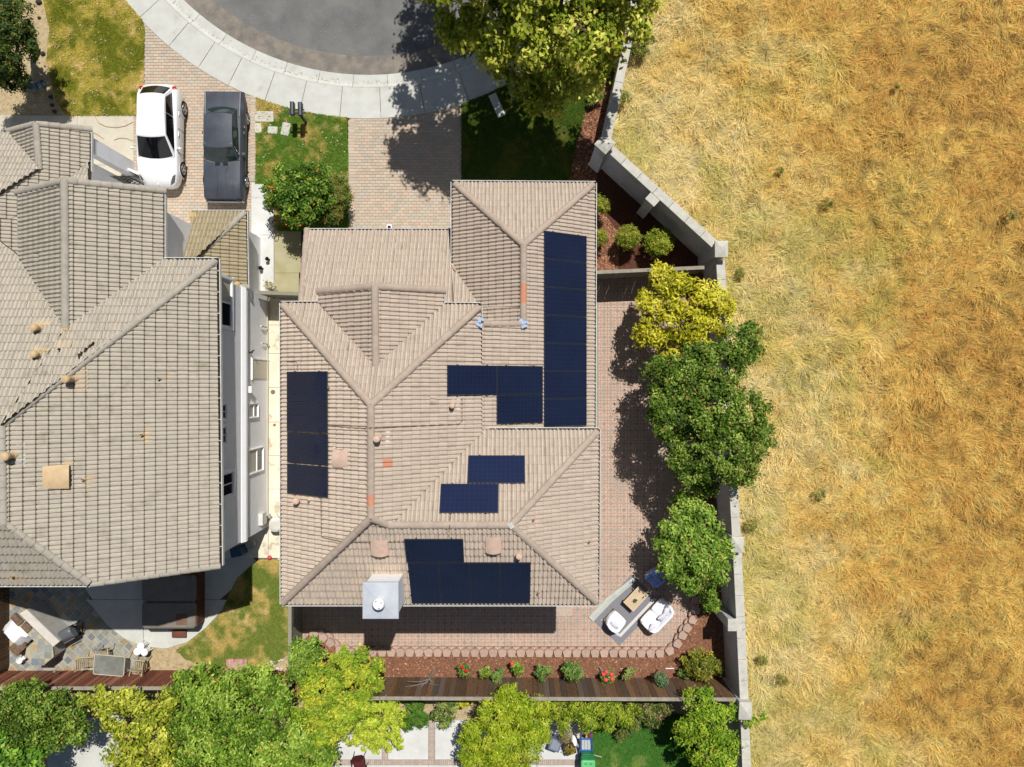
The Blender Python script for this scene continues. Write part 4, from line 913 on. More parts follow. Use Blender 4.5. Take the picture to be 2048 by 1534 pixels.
# lit service box at the garden corner
b = MB(); b.box((WX + .09, yat(1036, .9), 1.0), (.18, .5, .5)); b.tube([(WX + .12, yat(1030, .6), 1.25), (WX + .2, yat(1030, .6), .4), (WX + .15, yat(1045, .6), .1)], .04, 7); b.build('meter_box', MT['gutter_white'], HN)
b = MB(); p = P(482, 1085, .0); b.box((p.x - .1, sy_ - .14, 2.1), (.22, .2, .14)); b.tube([(p.x, sy_ - .1, 2.1), (p.x + .16, sy_ - .25, 2.2)], .06, 8); b.build('flood_light', MT['white_paint'], HN)
# entry porch on the street side
b = MB(); yb = P(0, 352, .0).y; b.prism([(lex - .34, yb), (lex + .02, yb), (lex + .02, yb + .62), (lex - .34, yb + .62)], 0, 3.02); b.build('porch_wall', MT['stucco_white'], HN)
b = MB(); b.prism([(lex + .02, yb + .1), (lex + .5, yb - .12), (lex + .5, yb - .02), (lex + .02, yb + .2)], 0, .55); b.build('porch_kerb', MT['stucco_white'], HN)
b = MB(); b.prism([(lex - .3, yb - 1.7), (lex + .45, yb - 1.7), (lex + .45, yb - .14), (lex - .3, yb - .02)], -.05, .06); b.build('porch_floor', MT['concrete_white'], HN)
b = MB()
for k in range(8): b.tube([(lex + .0 + k * .11, yb - .55, .1), (lex + .0 + k * .11, yb - .55, 1.9)], .012, 5)
for z in (.15, .7, 1.3, 1.85): b.tube([(lex, yb - .55, z), (lex + .8, yb - .55, z)], .014, 5)
for i in range(4):
    for j in range(7):
        cx, cz = lex + .11 + i * .2, .3 + j * .23; b.tube([(cx + .08 * math.cos(a_), yb - .55, cz + .08 * math.sin(a_)) for a_ in np.linspace(0, 6.283, 9)], .012, 4, False)
b.build('iron_gate', MT['gutter_dark'], HN)
b = MB(); b.prism([(lex + .5, yb - .3), (lex + .95, yb - .3), (lex + .95, yb - .06), (lex + .5, yb - .06)], .021, .035); b.build('door_mat', MT['gutter_dark'], HN)
# roof fixtures
VT = 'vent_tan'
pipe(HN, NN, (82, 657), .085, .35, VT, VT, 1.4, ((88, 646), .62, .42, VT)); pipe(HN, NN, (80, 709), .085, .3, VT, VT, 1.4, ((86, 700), .55, .4, VT)); flashing(HN, NN, (128, 692), .55, .45, VT); pipe(HN, NN, (124, 699), .03, .2, 'gutter_dark')
pipe(HN, NE_, (149, 758), .09, .45, VT, VT, 1.4, ((163, 757), .85, .36, VT)); pipe(HN, NE_, (29, 910), .09, .4, VT, VT, 1.5, ((42, 909), .8, .26, 'flash_grey'))
for q in ((322, 757), (288, 869), (172, 958)): pipe(HN, NE_, q, .04, .22, VT, None, 1, ((q[0] + 10, q[1] + 1), .5, .26, VT))
pipe(HN, NS, (30, 1151), .04, .2, VT, None, 1, ((36, 1155), .5, .26, VT))
hood(HN, NE_, (112, 953), .78, .72, .2, VT); flashing(HN, NE_, (138, 952), 1.0, .26, VT)
b = MB()
for k, (x, y) in enumerate(((186, 688), (180, 694), (172, 700), (164, 708), (160, 712))): p = NN.at(x, y, .07); b.box((p.x, p.y, p.z + .04), (.16, .05, .06), .9 + k * .2)
b.build('broken_mortar', MT['gutter_dirt'], HN)
# ------------------------------------------------------------------ boundary wall, pillars, fences
mat('block_wall', S(212, 212, 214), S(202, 202, 204), 2.5, .95, bump=.6, bscale=45, c4=S(170, 168, 164), s4=1.2, f4=(.55, .75))
mat('wall_cap', S(214, 210, 198), S(198, 194, 182), 4, .95, var=.04, bump=.4, bscale=50, c4=S(170, 166, 150), s4=3, f4=(.58, .75))
mat('fence_wood', S(140, 106, 74, .75), S(98, 76, 58, .75), 3, .9, var=.38, c3=S(112, 100, 88, .7), c3f=.5, stretch=(14, 14, 1.2), bump=.4, bscale=40, c4=S(170, 128, 80, .7), s4=1.6, f4=(.62, .72))
mat('fence_red', S(150, 92, 70, .75), S(120, 70, 54, .75), 3, .85, var=.38, c3=S(176, 124, 98, .75), c3f=.6, stretch=(12, 12, 1.2), bump=.3, bscale=40)
mat('fence_brown', S(116, 92, 68, .7), S(92, 72, 54, .7), 3, .9, var=.2, stretch=(12, 12, 1.2), bump=.3)
mat('fence_rail', S(176, 166, 150), S(150, 142, 128), 5, .9, var=.06, bump=.3)
mat('fence_grey', S(170, 164, 144, .8), S(140, 136, 116, .8), 5, .9, var=.12, stretch=(10, 10, 1.5), bump=.3)
def wseg(name, a, c, h, wd, label, z0=-.3, cap=.09):
    mid = (a + c) / 2
    t = thing(name, label, 'wall', (mid.x, mid.y, 0), group='pieces of the masonry boundary wall')
    d = Vector((c.x - a.x, c.y - a.y)); L = d.length; rz = math.atan2(d.y, d.x)
    b = MB(); b.box((mid.x, mid.y, (z0 + h - cap) / 2), (L, wd, h - cap - z0), rz); b.build('wall_body', MT['block_wall'], t)
    n = max(1, int(L / .8))
    for k in range(n):
        q = Vector((a.x, a.y)) + d * ((k + .5) / n); b = MB(); b.bbox((q.x, q.y, h - cap / 2), (L / n - .012, wd + .1, cap), .012, rz); b.build('cap_stone', MT['wall_cap'], t)
    return t
def pillar(a, sx, sy, h, rz, label):
    t = thing('wall_pillar', label, 'pillar', (a.x, a.y, 0), group='pillars of the masonry boundary wall')
    b = MB(); b.box((a.x, a.y, h / 2 - .2), (sx - .1, sy - .1, h + .2), rz); b.build('shaft', MT['block_wall'], t)
    x, y = sx / 2, sy / 2; b = MB()
    b.add([(-x, -y, 0), (x, -y, 0), (x, y, 0), (-x, y, 0), (-x, -y, .1), (x, -y, .1), (x, y, .1), (-x, y, .1), (0, 0, .22)], [(3, 2, 1, 0)] + [(i, (i + 1) % 4, 4 + (i + 1) % 4, 4 + i) for i in range(4)] + [(4 + i, 4 + (i + 1) % 4, 8) for i in range(4)], Matrix.Translation((a.x, a.y, h - .1)) @ Matrix.Rotation(rz, 4, 'Z'))
    b.build('cap', MT['wall_cap'], t)
p1, p2, p3, p4 = P(1210, 287, 2.85), P(1443, 498, 2.85), P(1475, 1089, 2.8), P(1491, 1422, 2.8)
s_, e_ = P(1285, -90, 2.45), P(1215, 272, 2.45)
wseg('boundary_wall', s_, P(1255, 87, 2.45), 2.45, .26, 'grey masonry wall stretch hidden under the big street tree'); wseg('boundary_wall', P(1255, 87, 2.45), P(1213, 280, 2.45), 2.45, .26, 'grey masonry wall stretch shaded by the street tree, above the diagonal pillar')
rz2 = math.atan2(p2.y - p1.y, p2.x - p1.x)
wseg('boundary_wall', P(1216, 293, 2.4), P(1438, 496, 2.4), 2.4, .26, 'diagonal grey masonry wall behind the round shrubs')
wseg('boundary_wall', P(1441, 520, 2.4), P(1473, 1074, 2.4), 2.4, .26, 'grey masonry wall beside the dark green trees, facing the dry field'); wseg('boundary_wall', P(1475, 1106, 2.4), P(1489, 1405, 2.4), 2.4, .26, 'grey masonry wall beside the bark bed with the roses'); wseg('boundary_wall', P(1490, 1440, 2.4), P(1497, 1640, 2.4), 2.4, .26, "grey masonry wall beside the south neighbour's garden")
pillar(p1, .62, .62, 2.85, rz2, 'masonry pillar at the corner by the street tree, turned diagonally'); pillar(p2, .52, .66, 2.85, 0, 'masonry pillar at the bend where the side fence ends')
pillar(p3, .5, .64, 2.8, -.05, 'masonry pillar beside the bright green tree'); pillar(p4, .52, .72, 2.8, -.05, 'masonry pillar at the end of the wooden back fence')
def pilaster(a, rz, h, label):
    t = thing('wall_pilaster', label, 'pilaster', (a.x, a.y, 0)); b = MB(); b.box((a.x, a.y, h / 2 - .15), (.42, .24, h - .1), rz); b.build('shaft', MT['block_wall'], t); b = MB(); b.bbox((a.x, a.y, h - .02), (.5, .36, .1), .015, rz); b.build('cap', MT['wall_cap'], t)
q = P(1313, 391, 2.45); pilaster(Vector((q.x - .17, q.y - .17, 0)), rz2, 2.45, 'short pilaster halfway along the diagonal wall'); q = P(1474, 1250, 2.42); pilaster(Vector((q.x - .2, q.y, 0)), math.pi / 2, 2.42, 'pilaster on the wall beside the bark bed')

def board_fence(name, label, cat, a, c, z0, z1, bw, m, side, rail='fence_rail', cap=True, gap=.006, jit=.03):
    "boards one by one along a..c; rails and cap on top"
    mid = (a + c) / 2; t = thing(name, label, cat, (mid.x, mid.y, z0)); d = (c - a); L = d.length; u = d.normalized(); nr = Vector((-u.y, u.x, 0)) * side; rz = math.atan2(u.y, u.x)
    n = int(L / bw); me = []
    for k in range(5):
        b = MB(); b.box((0, 0, (z1 - z0) / 2), (bw - gap, .02, z1 - z0)); me.append(b.mesh('board', MT[m]))
    for k in range(n):
        q = a + u * (bw * (k + .5)) + nr * (.02 + rnd.uniform(-.004, .004)); o = link('board', me[k % 5], t, True, Matrix.Translation((q.x, q.y, z0 + rnd.uniform(-jit, 0))) @ Matrix.Rotation(rz + rnd.gauss(0, .02), 4, 'Z') @ Matrix.Rotation(rnd.gauss(0, .004), 4, 'Y'))
    for zz in (z0 + .35, z1 - .3): b = MB(); b.box((mid.x - nr.x * .03, mid.y - nr.y * .03, zz), (L, .05, .09), rz); b.build('rail', MT[rail], t)
    k = 0
    while k * 2.4 <= L + .1: q = a + u * min(k * 2.4, L - .05) - nr * .06; b = MB(); b.box((q.x, q.y, (z0 + z1) / 2 - .1), (.1, .09, z1 - z0 + .1), rz); b.build('post', MT[rail], t); k += 1
    if cap:
        m_ = max(1, int(L / 2.4))
        for k in range(m_): q = a + d * ((k + .5) / m_); b = MB(); b.bbox((q.x, q.y, z1 + .022), (L / m_ - .006, .15, .04), .008, rz); b.build('top_rail', MT[rail], t)
    return t
fy = P(0, 1396, 2.28).y
board_fence('wood_fence', 'weathered dark brown board fence behind the rose bed', 'fence', Vector((-6.4, fy, 0)), Vector((9.35, fy - .05, 0)), .1, 2.28, .235, 'fence_wood', 1)
board_fence('wood_fence', "red-brown slatted fence along the neighbour's slate patio", 'fence', Vector((-22.75, P(0, 1376, 1.75).y, 0)), Vector((-9.4, P(0, 1376, 1.75).y, 0)), -.1, 1.75, .135, 'fence_red', 1, 'fence_rail', True, .02, .0)
fx = P(18, 0, 0).x
board_fence('wood_fence', "brown fence at the left end of the neighbour's slate patio", 'fence', Vector((fx, -6.6, 0)), Vector((fx, P(0, 1376, 1.75).y + .1, 0)), -.1, 1.75, .135, 'fence_brown', 1, 'fence_brown', True, .02, .0)
fx = P(580, 0, 1.7).x
board_fence('wood_fence', 'grey wooden fence between the two back yards beside the house corner', 'fence', Vector((fx, s_y + .3, 0)), Vector((fx, -12.7, 0)), -.05, 1.7, .14, 'fence_grey', 1, 'fence_grey')
board_fence('wood_fence', 'grey wooden gate fence closing the passage between the houses', 'fence', P(512, 584, 0) * 0 + Vector((-10.65, P(0, 585, 1.8).y, 0)), Vector((P(600, 0, 1.8).x, P(0, 588, 1.8).y, 0)), .0, 1.8, .14, 'fence_grey', -1, 'fence_grey')
board_fence('wood_fence', 'thin pale-topped fence joining the house to the masonry wall', 'fence', Vector((3.45, P(0, 545, 1.9).y, 0)), Vector((P(1412, 0, 1.9).x, P(0, 535, 1.9).y, 0)), .0, 1.9, .14, 'fence_grey', -1, 'fence_rail')

# ------------------------------------------------------------------ retaining wall of split blocks
bt = MB(); w1, w2, dp, hh = .198, .13, .31, .15
pr = [(-w1, -dp * .22), (-w1 * .8, -.01), (-w1 * .3, .03), (w1 * .3, .03), (w1 * .8, -.01), (w1, -dp * .22), (w2, -dp), (-w2, -dp)]
bt.prism(pr, 0, hh); bme = bt.mesh('block', MT['block'])
def retaining(label, ptsx, z, courses, cat='retaining wall'):
    pts = [P(a, c, z) for a, c in ptsx]; t = thing('retaining_wall', label, cat, (pts[0].x, pts[0].y, 0))
    seg = [(pts[i + 1] - pts[i]).length for i in range(len(pts) - 1)]; tot = sum(seg); n = int(tot / .405)
    for k in range(n):
        s0 = tot * (k + .5) / n; i = 0
        while i < len(seg) - 1 and s0 > seg[i]: s0 -= seg[i]; i += 1
        q = pts[i].lerp(pts[i + 1], s0 / seg[i]); d = (pts[min(i + 1, len(pts) - 1)] - pts[i]); a = math.atan2(d.y, d.x)
        for cs in range(courses):
            nr = Vector((-math.sin(a), math.cos(a), 0)); o = q + nr * (.05 * cs) + Vector((math.cos(a), math.sin(a), 0)) * (.2 * (cs % 2))
            link('block', bme, t, True, Matrix.Translation((o.x, o.y, z - hh * (cs + 1))) @ Matrix.Rotation(a + rnd.gauss(0, .02), 4, 'Z') @ Matrix.Diagonal((1 + rnd.uniform(-.03, .01), 1, 1, 1)))
retaining('low wall of pinkish split blocks edging the bark bed with roses', [(736, 1299), (1000, 1300), (1326, 1301), (1343, 1294), (1356, 1277), (1365, 1259), (1377, 1244), (1385, 1228), (1388, 1207), (1386, 1188), (1382, 1160), (1378, 1100), (1374, 1000), (1368, 800), (1362, 600)], .36, 2)
retaining('curved end of the split block edging beside the grey wooden fence', [(618, 1262), (634, 1265), (650, 1271), (664, 1281), (676, 1293), (700, 1299), (732, 1299)], .36, 2)

# ------------------------------------------------------------------ foliage
mat('bark', S(120, 100, 82, .6), S(90, 76, 62, .6), 8, .95, stretch=(1, 1, .25), bump=.8, bscale=30)
mat('bark_grey', S(150, 144, 134, .7), S(116, 110, 102, .7), 8, .95, bump=.6, bscale=30)
mat('orange_fruit', S(236, 120, 24), None, 4, .5); mat('red_flower', S(222, 30, 34), S(196, 20, 30), 30, .6); mat('pink_flower', S(240, 84, 84), None, 30, .6); mat('dry_stem', S(190, 178, 160, .8), None, 5, .9)
GR = np.random.default_rng(5)
def foliage(lobes, L, W, cols, dens=1.0, clump=.3, flat=.75, up=.75, seed=0, droop=0.0, wide=.38):
    """leaves for lobes [(centre, radius)] : clumps over each lobe's upper shell, leaves turned out and up"""
    rg = np.random.default_rng(seed + 100); C_, Nn, K = [], [], []
    pal = np.array(cols)
    for c, r in lobes:
        cl = min(clump, r * .5); nc = max(8, int(5.2 * r * r / (cl * cl) * .62)); d = rg.normal(size=(nc, 3)); d /= np.linalg.norm(d, axis=1)[:, None]; lo = rg.random(nc) < .72; d[:, 2] = np.where(lo, np.abs(d[:, 2]), d[:, 2])
        pos = np.array(c) + d * np.array([1, 1, flat]) * r * (.5 + .5 * rg.random(nc) ** .7 + .12 * (rg.random(nc) < .12))[:, None]
        m = max(6, int(dens * 1.9 * cl * cl * 3.14 / (L * W * .55)))
        cc = rg.random(nc)
        off = rg.normal(size=(nc, m, 3)) * cl * .46; off[:, :, 2] *= .7
        ctr = pos[:, None, :] + off
        on = off / (np.linalg.norm(off, axis=2, keepdims=True) + 1e-6)
        nrm = d[:, None, :] * .45 + on * .55 + np.array([0, 0, up]) + rg.normal(size=(nc, m, 3)) * .45
        kk = np.clip(cc[:, None] * .75 + rg.normal(0, .22, (nc, m)) + .12, 0, .999)
        C_.append(ctr.reshape(-1, 3)); Nn.append(nrm.reshape(-1, 3)); K.append(kk.ravel())
    c = np.concatenate(C_); nr = np.concatenate(Nn); k = np.concatenate(K); c[:, 2] = np.maximum(c[:, 2], .08); n = len(c)
    nr /= np.linalg.norm(nr, axis=1)[:, None]; t = rg.normal(size=(n, 3)); t[:, 2] -= droop; t -= nr * (t * nr).sum(1)[:, None]; t /= np.linalg.norm(t, axis=1)[:, None]; s = np.cross(nr, t)
    l = L * rg.uniform(.55, 1.35, n)[:, None] * .5; w = W * rg.uniform(.7, 1.25, n)[:, None] * .5
    V = np.stack([c - t * l, c + s * w - t * l * (wide - .3) + nr * w * .25, c + t * l - nr * l * .12, c - s * w - t * l * (wide - .3) + nr * w * .25], 1).reshape(-1, 3)
    f = k * (len(pal) - 1); i = np.floor(f).astype(int); i = np.minimum(i, len(pal) - 2); fr = (f - i)[:, None]; col = pal[i] * (1 - fr) + pal[i + 1] * fr
    col = col * rg.uniform(.78, 1.22, (n, 1)); dd = rg.random(n); col = np.where((dd < .018)[:, None], np.array(S(196, 150, 84, .9)), col); col = np.where((dd > .975)[:, None], np.minimum(col * 1.5 + .03, .8), col)
    return V, np.repeat(col, 4, 0), n
def plant(name, label, cat, lobespx, leaf, cols, base=None, trunk=.12, gz=0.0, group=None, dens=1.0, clump=.3, flat=.75, up=.75, seed=0, m='leaf', limbs=7, bark='bark', droop=0.0, trunkname='trunk', limbname='limb'):
    lobes = [(P(a, c, z - r * H / F * .35), r * (H - z) / F) for a, c, r, z in lobespx]
    if base is None:
        w = sum(r * r for _, r in lobes); bx = sum(c.x * r * r for c, r in lobes) / w; by = sum(c.y * r * r for c, r in lobes) / w
    else: bx, by = G2(*base)
    t = thing(name, label, cat, (bx, by, gz), group=group)
    V, col, n = foliage(lobes, leaf[0], leaf[1], cols, dens, clump, flat, up, seed, droop)
    link('crown' if trunk > .05 else 'foliage', np_mesh('crown', V, np.arange(4 * n).reshape(n, 4), MT[m], col), t)
    rg = random.Random(seed); zt = min(c.z for c, r in lobes); zh = max(gz + .15, gz + (zt - gz) * .55)
    tp = Vector((bx + rg.uniform(-.1, .1), by + rg.uniform(-.1, .1), zh))
    b = MB(); b.tube([(bx, by, gz - .1), (bx + rg.uniform(-.04, .04), by, gz + (zh - gz) * .5), tp], [trunk * 1.25, trunk, trunk * .85], 9); tr = b.build(trunkname, MT[bark], t, smooth=True)
    for c, r in sorted(lobes, key=lambda q: -q[1])[:limbs]:
        b = MB(); mid = tp.lerp(c, .5) + Vector((rg.uniform(-.1, .1), rg.uniform(-.1, .1), -.05 * (c - tp).length)); b.tube([tp - Vector((0, 0, trunk)), mid, c + Vector((0, 0, r * .2))], [trunk * .6, trunk * .38, trunk * .12], 6); b.build(limbname, MT[bark], tr, smooth=True)
    return t
def T_(*c): return S(*c, .95)
YEL = [T_(138, 138, 24), T_(204, 198, 42), T_(240, 232, 96)]; OLV = [T_(104, 122, 28), T_(154, 168, 44), T_(196, 200, 70), T_(226, 224, 110)]
DRK = [T_(56, 80, 22), T_(98, 128, 38), T_(168, 188, 86)]; MID = [T_(72, 104, 34), T_(112, 150, 54), T_(160, 186, 84)]; LIM = [T_(134, 160, 38), T_(190, 206, 58), T_(222, 230, 100)]
BRT = [T_(78, 112, 32), T_(124, 158, 54), T_(182, 204, 92)]; GLD = [T_(112, 130, 34), T_(168, 178, 50), T_(220, 218, 96)]
plant('tree', 'big yellow green street tree overhanging the end of the cul-de-sac', 'tree', [(925, 45, 50, 6.3), (990, 60, 62, 7.0), (1075, 55, 75, 7.6), (1165, 70, 78, 7.6), (1245, 45, 58, 7), (1110, 140, 60, 6.3), (1060, 175, 40, 5.2), (1160, 150, 48, 6), (1205, 120, 42, 5.6), (955, 95, 38, 5.4), (1100, 205, 30, 4.6), (905, 70, 30, 5.6), (1285, 25, 32, 6.5), (1010, 130, 30, 5.2),
      (850, -140, 75, 8.6), (920, -70, 95, 8.4), (1010, -120, 120, 9.2), (1125, -120, 120, 9.2), (1230, -80, 95, 8.6), (1090, -20, 100, 8.6), (860, -40, 40, 7.6), (830, -60, 30, 8), (890, -430, 85, 8.5), (960, -340, 110, 9), (1080, -340, 140, 9), (880, -260, 70, 8.5)], (.21, .11), OLV, (1112, 120), .26, 0, clump=.36, seed=1, limbs=14, dens=.95)
plant('tree', 'dark green tree in the bare bed at the top left corner', 'tree', [(18, 28, 44, 3.6), (45, 88, 33, 3.3), (8, 100, 44, 3.6), (25, 150, 33, 2.8), (0, 50, 50, 4), (-30, 120, 60, 3.8), (55, 62, 14, 3)], (.11, .06), [T_(38, 58, 20), T_(70, 92, 32), T_(116, 128, 56)], (75, 105), .14, 0, clump=.22, seed=2)
t = plant('orange_tree', 'round orange tree with ripe fruit on the small lawn', 'tree', [(575, 385, 40, 1.9), (620, 368, 42, 2.1), (603, 408, 48, 2.0), (640, 395, 34, 1.7), (553, 402, 22, 1.4), (588, 430, 22, 1.3), (560, 360, 24, 1.4), (535, 378, 12, 1.0), (650, 350, 22, 1.5)], (.13, .075), [T_(52, 84, 24), T_(90, 128, 36), T_(172, 192, 76)], (622, 408), .1, 0, clump=.2, seed=3)
b = MB()
for k in range(70):
    a_ = rnd.choice([(578, 442, 16), (590, 436, 18), (575, 430, 14), (600, 392, 46), (570, 395, 42), (545, 375, 10), (632, 342, 18), (620, 340, 12), (610, 360, 40)]); q = P(a_[0] + rnd.gauss(0, a_[2] * .45), a_[1] + rnd.gauss(0, a_[2] * .3), rnd.uniform(1.25, 2.25)); b.ball(q, .043, 7, 5)
tag(b.build('orange', MT['orange_fruit'], t), kind='stuff')
plant('shrub', 'dense rounded green shrub with reddish tips beside the orange tree', 'shrub', [(675, 402, 27, 1.4), (664, 424, 28, 1.25), (678, 376, 20, 1.2), (690, 392, 14, 1.1), (660, 385, 22, 1.4)], (.085, .05), [T_(64, 84, 30), T_(100, 130, 46), T_(160, 130, 66)], None, .04, clump=.16, seed=4, limbs=5, trunkname='stem', limbname='branch')
plant('tree', 'bright yellow-leaved tree in the back yard below the side fence', 'tree', [(1325, 560, 30, 3.2), (1368, 592, 40, 3.5), (1308, 622, 34, 3.0), (1418, 602, 36, 3.4), (1378, 648, 44, 3.6), (1440, 640, 30, 3.2), (1296, 668, 28, 2.9), (1338, 690, 34, 3.0), (1405, 690, 24, 2.8), (1318, 538, 14, 2.9), (1345, 575, 28, 3.3), (1455, 615, 16, 3), (1290, 595, 16, 2.7)], (.2, .075), YEL, (1372, 640), .12, .2, clump=.27, seed=5, m='leaf')
plant('tree', 'large dark green tree leaning over the wall below the yellow tree', 'tree', [(1478, 690, 42, 3.7), (1440, 740, 55, 4.2), (1362, 762, 52, 4.1), (1318, 742, 26, 3.2), (1420, 820, 68, 4.7), (1350, 830, 55, 4.3), (1490, 830, 48, 4.3), (1512, 878, 34, 3.8), (1440, 900, 62, 4.5), (1380, 920, 46, 3.9), (1478, 930, 40, 3.7), (1410, 962, 26, 3.0), (1325, 795, 36, 3.6), (1535, 862, 14, 3.5), (1500, 660, 18, 3.4), (1400, 700, 30, 3.6)], (.14, .07), DRK, (1405, 830), .17, .2, clump=.27, seed=6, limbs=10)
plant('tree', 'fresh green tree shading the patio sofa set', 'tree', [(1372, 1020, 34, 2.9), (1408, 1050, 38, 3.1), (1352, 1068, 38, 3.1), (1398, 1108, 48, 3.3), (1438, 1088, 26, 2.8), (1350, 1118, 38, 3.0), (1428, 1140, 30, 2.8), (1378, 1155, 32, 2.7), (1418, 1176, 20, 2.3), (1455, 1100, 14, 2.6), (1330, 1085, 22, 2.6), (1360, 995, 16, 2.6)], (.14, .08), BRT, (1402, 1085), .11, .2, clump=.24, seed=7)
plant('shrub', 'small green bush below the fresh green tree by the wall', 'shrub', [(1420, 1203, 17, 1.5), (1408, 1192, 12, 1.3), (1430, 1212, 11, 1.2), (1412, 1215, 8, 1.0)], (.12, .07), BRT, None, .04, BZ, clump=.15, seed=8, limbs=4, trunkname='stem', limbname='branch')
CLIP = [T_(84, 108, 30), T_(146, 160, 48), T_(196, 176, 76)]
for k, (x, y, r, z, lb) in enumerate(((1201, 409, 19, 1.1, 'clipped round shrub half under the front corner of the eave'), (1194, 475, 20, 1.0, 'clipped round shrub mostly hidden under the eave below the first'), (1257, 475, 26, 1.1, 'clipped ball shrub with yellowing top, nearer the house'), (1317, 484, 30, 1.15, 'largest clipped ball shrub, nearest the diagonal wall'))):
    plant('ball_shrub', lb, 'shrub', [(x, y, r, z), (x, y, r * .8, z + .1)], (.075, .045), CLIP if k != 3 else [T_(92, 112, 28), T_(150, 162, 44), T_(186, 190, 66)], None, .035, 0, 'clipped ball shrubs beside the house', 1.1, .12, .85, seed=20 + k, limbs=2, trunkname='stem', limbname='branch')
# trees along the back fences
plant('tree', 'dark green tree behind the left end of the red-brown fence', 'tree', [(30, 1402, 40, 3), (90, 1412, 38, 3), (138, 1432, 34, 2.8), (60, 1450, 44, 3), (148, 1460, 28, 2.6), (108, 1460, 34, 2.8), (10, 1432, 38, 3), (66, 1385, 16, 2.6), (68, 1362, 8, 2.5), (84, 1372, 9, 2.4), (120, 1405, 22, 2.8)], (.13, .07), [T_(58, 82, 22), T_(98, 130, 40), T_(164, 186, 80)], (75, 1425), .12, 0, seed=30)
plant('tree', 'bright leafy green tree filling the bottom left corner', 'tree', [(18, 1512, 42, 3.1), (58, 1522, 38, 3.1), (84, 1500, 18, 2.6), (18, 1478, 28, 2.9), (40, 1560, 50, 3.1)], (.18, .12), [T_(64, 108, 26), T_(100, 146, 44), T_(156, 190, 76)], (45, 1520), .12, 0, seed=31)
plant('tree', 'yellow green tree with golden top in the row behind the fence', 'tree', [(212, 1400, 26, 2.6), (262, 1402, 30, 2.8), (298, 1432, 34, 3), (270, 1470, 38, 3), (312, 1480, 38, 3.2), (250, 1512, 34, 3), (328, 1525, 38, 3), (340, 1402, 24, 2.7), (228, 1440, 24, 2.7), (165, 1398, 14, 2.3), (285, 1560, 45, 3), (355, 1450, 22, 2.8)], (.2, .085), GLD, (290, 1465), .12, 0, seed=32, clump=.28)
plant('tree', 'broad dark green tree behind the lawn and brick stack', 'tree', [(400, 1372, 36, 3), (450, 1362, 36, 3.1), (520, 1374, 40, 3.2), (385, 1432, 46, 3.4), (450, 1432, 55, 3.7), (535, 1422, 46, 3.4), (420, 1492, 50, 3.6), (500, 1500, 55, 3.6), (580, 1492, 46, 3.3), (385, 1505, 36, 3.2), (612, 1525, 42, 3.1), (490, 1346, 16, 2.8), (370, 1372, 26, 2.8), (555, 1380, 26, 3), (450, 1560, 70, 3.4), (560, 1560, 60, 3.3), (440, 1340, 10, 2.7), (650, 1520, 26, 2.9)], (.17, .08), [T_(72, 100, 26), T_(124, 160, 48), T_(190, 210, 94)], (480, 1455), .18, 0, seed=33, limbs=10)
plant('shrub', 'rounded bright green shrub at the corner of the grey wooden fence', 'shrub', [(612, 1300, 30, 2.0), (600, 1318, 24, 1.9), (630, 1312, 20, 1.8), (598, 1345, 24, 2.1)], (.2, .06), BRT, None, .05, 0, seed=34, clump=.22, limbs=5, trunkname='stem', limbname='branch')
plant('tree', 'lime green leafy tree with orange blossoms beside the bark bed', 'tree', [(640, 1372, 40, 2.8), (622, 1422, 40, 2.8), (680, 1334, 30, 2.5), (720, 1322, 28, 2.3), (738, 1350, 28, 2.3), (700, 1382, 40, 2.7), (680, 1432, 40, 2.7), (640, 1470, 34, 2.7), (722, 1412, 28, 2.6), (690, 1308, 14, 2.2), (755, 1330, 14, 2.1), (755, 1372, 14, 2.2)], (.15, .07), [T_(100, 134, 34), T_(156, 184, 52), T_(212, 206, 70)], (680, 1385), .11, 0, seed=35, clump=.24)
plant('creeper', 'lime yellow shrub with long drooping sprays over the back patio', 'shrub', [(768, 1420, 26, 2.1), (740, 1448, 30, 2.1), (778, 1458, 22, 1.9), (722, 1472, 15, 1.8), (712, 1480, 9, 1.6), (735, 1482, 10, 1.7), (745, 1495, 9, 1.5), (752, 1503, 7, 1.4), (765, 1482, 14, 1.7), (775, 1496, 8, 1.5), (795, 1482, 10, 1.6), (802, 1494, 6, 1.4), (698, 1484, 7, 1.5), (728, 1498, 6, 1.4), (798, 1425, 12, 1.8), (804, 1445, 8, 1.6), (788, 1405, 10, 1.7)], (.1, .055), LIM, (755, 1435), .06, 0, seed=36, clump=.16, limbs=14, trunkname='stem', limbname='branch')
plant('ground_ivy', 'low dark ivy mound beside the drooping lime shrub', 'plant', [(825, 1425, 22, .8), (842, 1440, 16, .7), (815, 1446, 14, .6), (835, 1410, 14, .8)], (.07, .045), [T_(54, 92, 26), T_(86, 130, 40), T_(110, 150, 54)], None, .03, 0, seed=37, clump=.12, limbs=3, trunkname='stem', limbname='branch')
plant('shrub', 'sparse grey green shrub against the back of the board fence', 'shrub', [(885, 1422, 18, 1.3), (905, 1412, 12, 1.2), (890, 1445, 12, 1), (872, 1432, 10, 1), (900, 1436, 9, 1)], (.1, .05), [T_(70, 100, 44), T_(124, 146, 72), T_(180, 186, 100)], None, .035, 0, seed=38, clump=.14, dens=.7, limbs=5, trunkname='stem', limbname='branch')
plant('shrub', 'small pale yellow shrub touching the back of the fence', 'shrub', [(925, 1405, 9, 1), (938, 1402, 8, 1), (915, 1408, 6, .9)], (.1, .05), YEL, None, .03, 0, seed=39, clump=.1, limbs=2, trunkname='stem', limbname='branch')
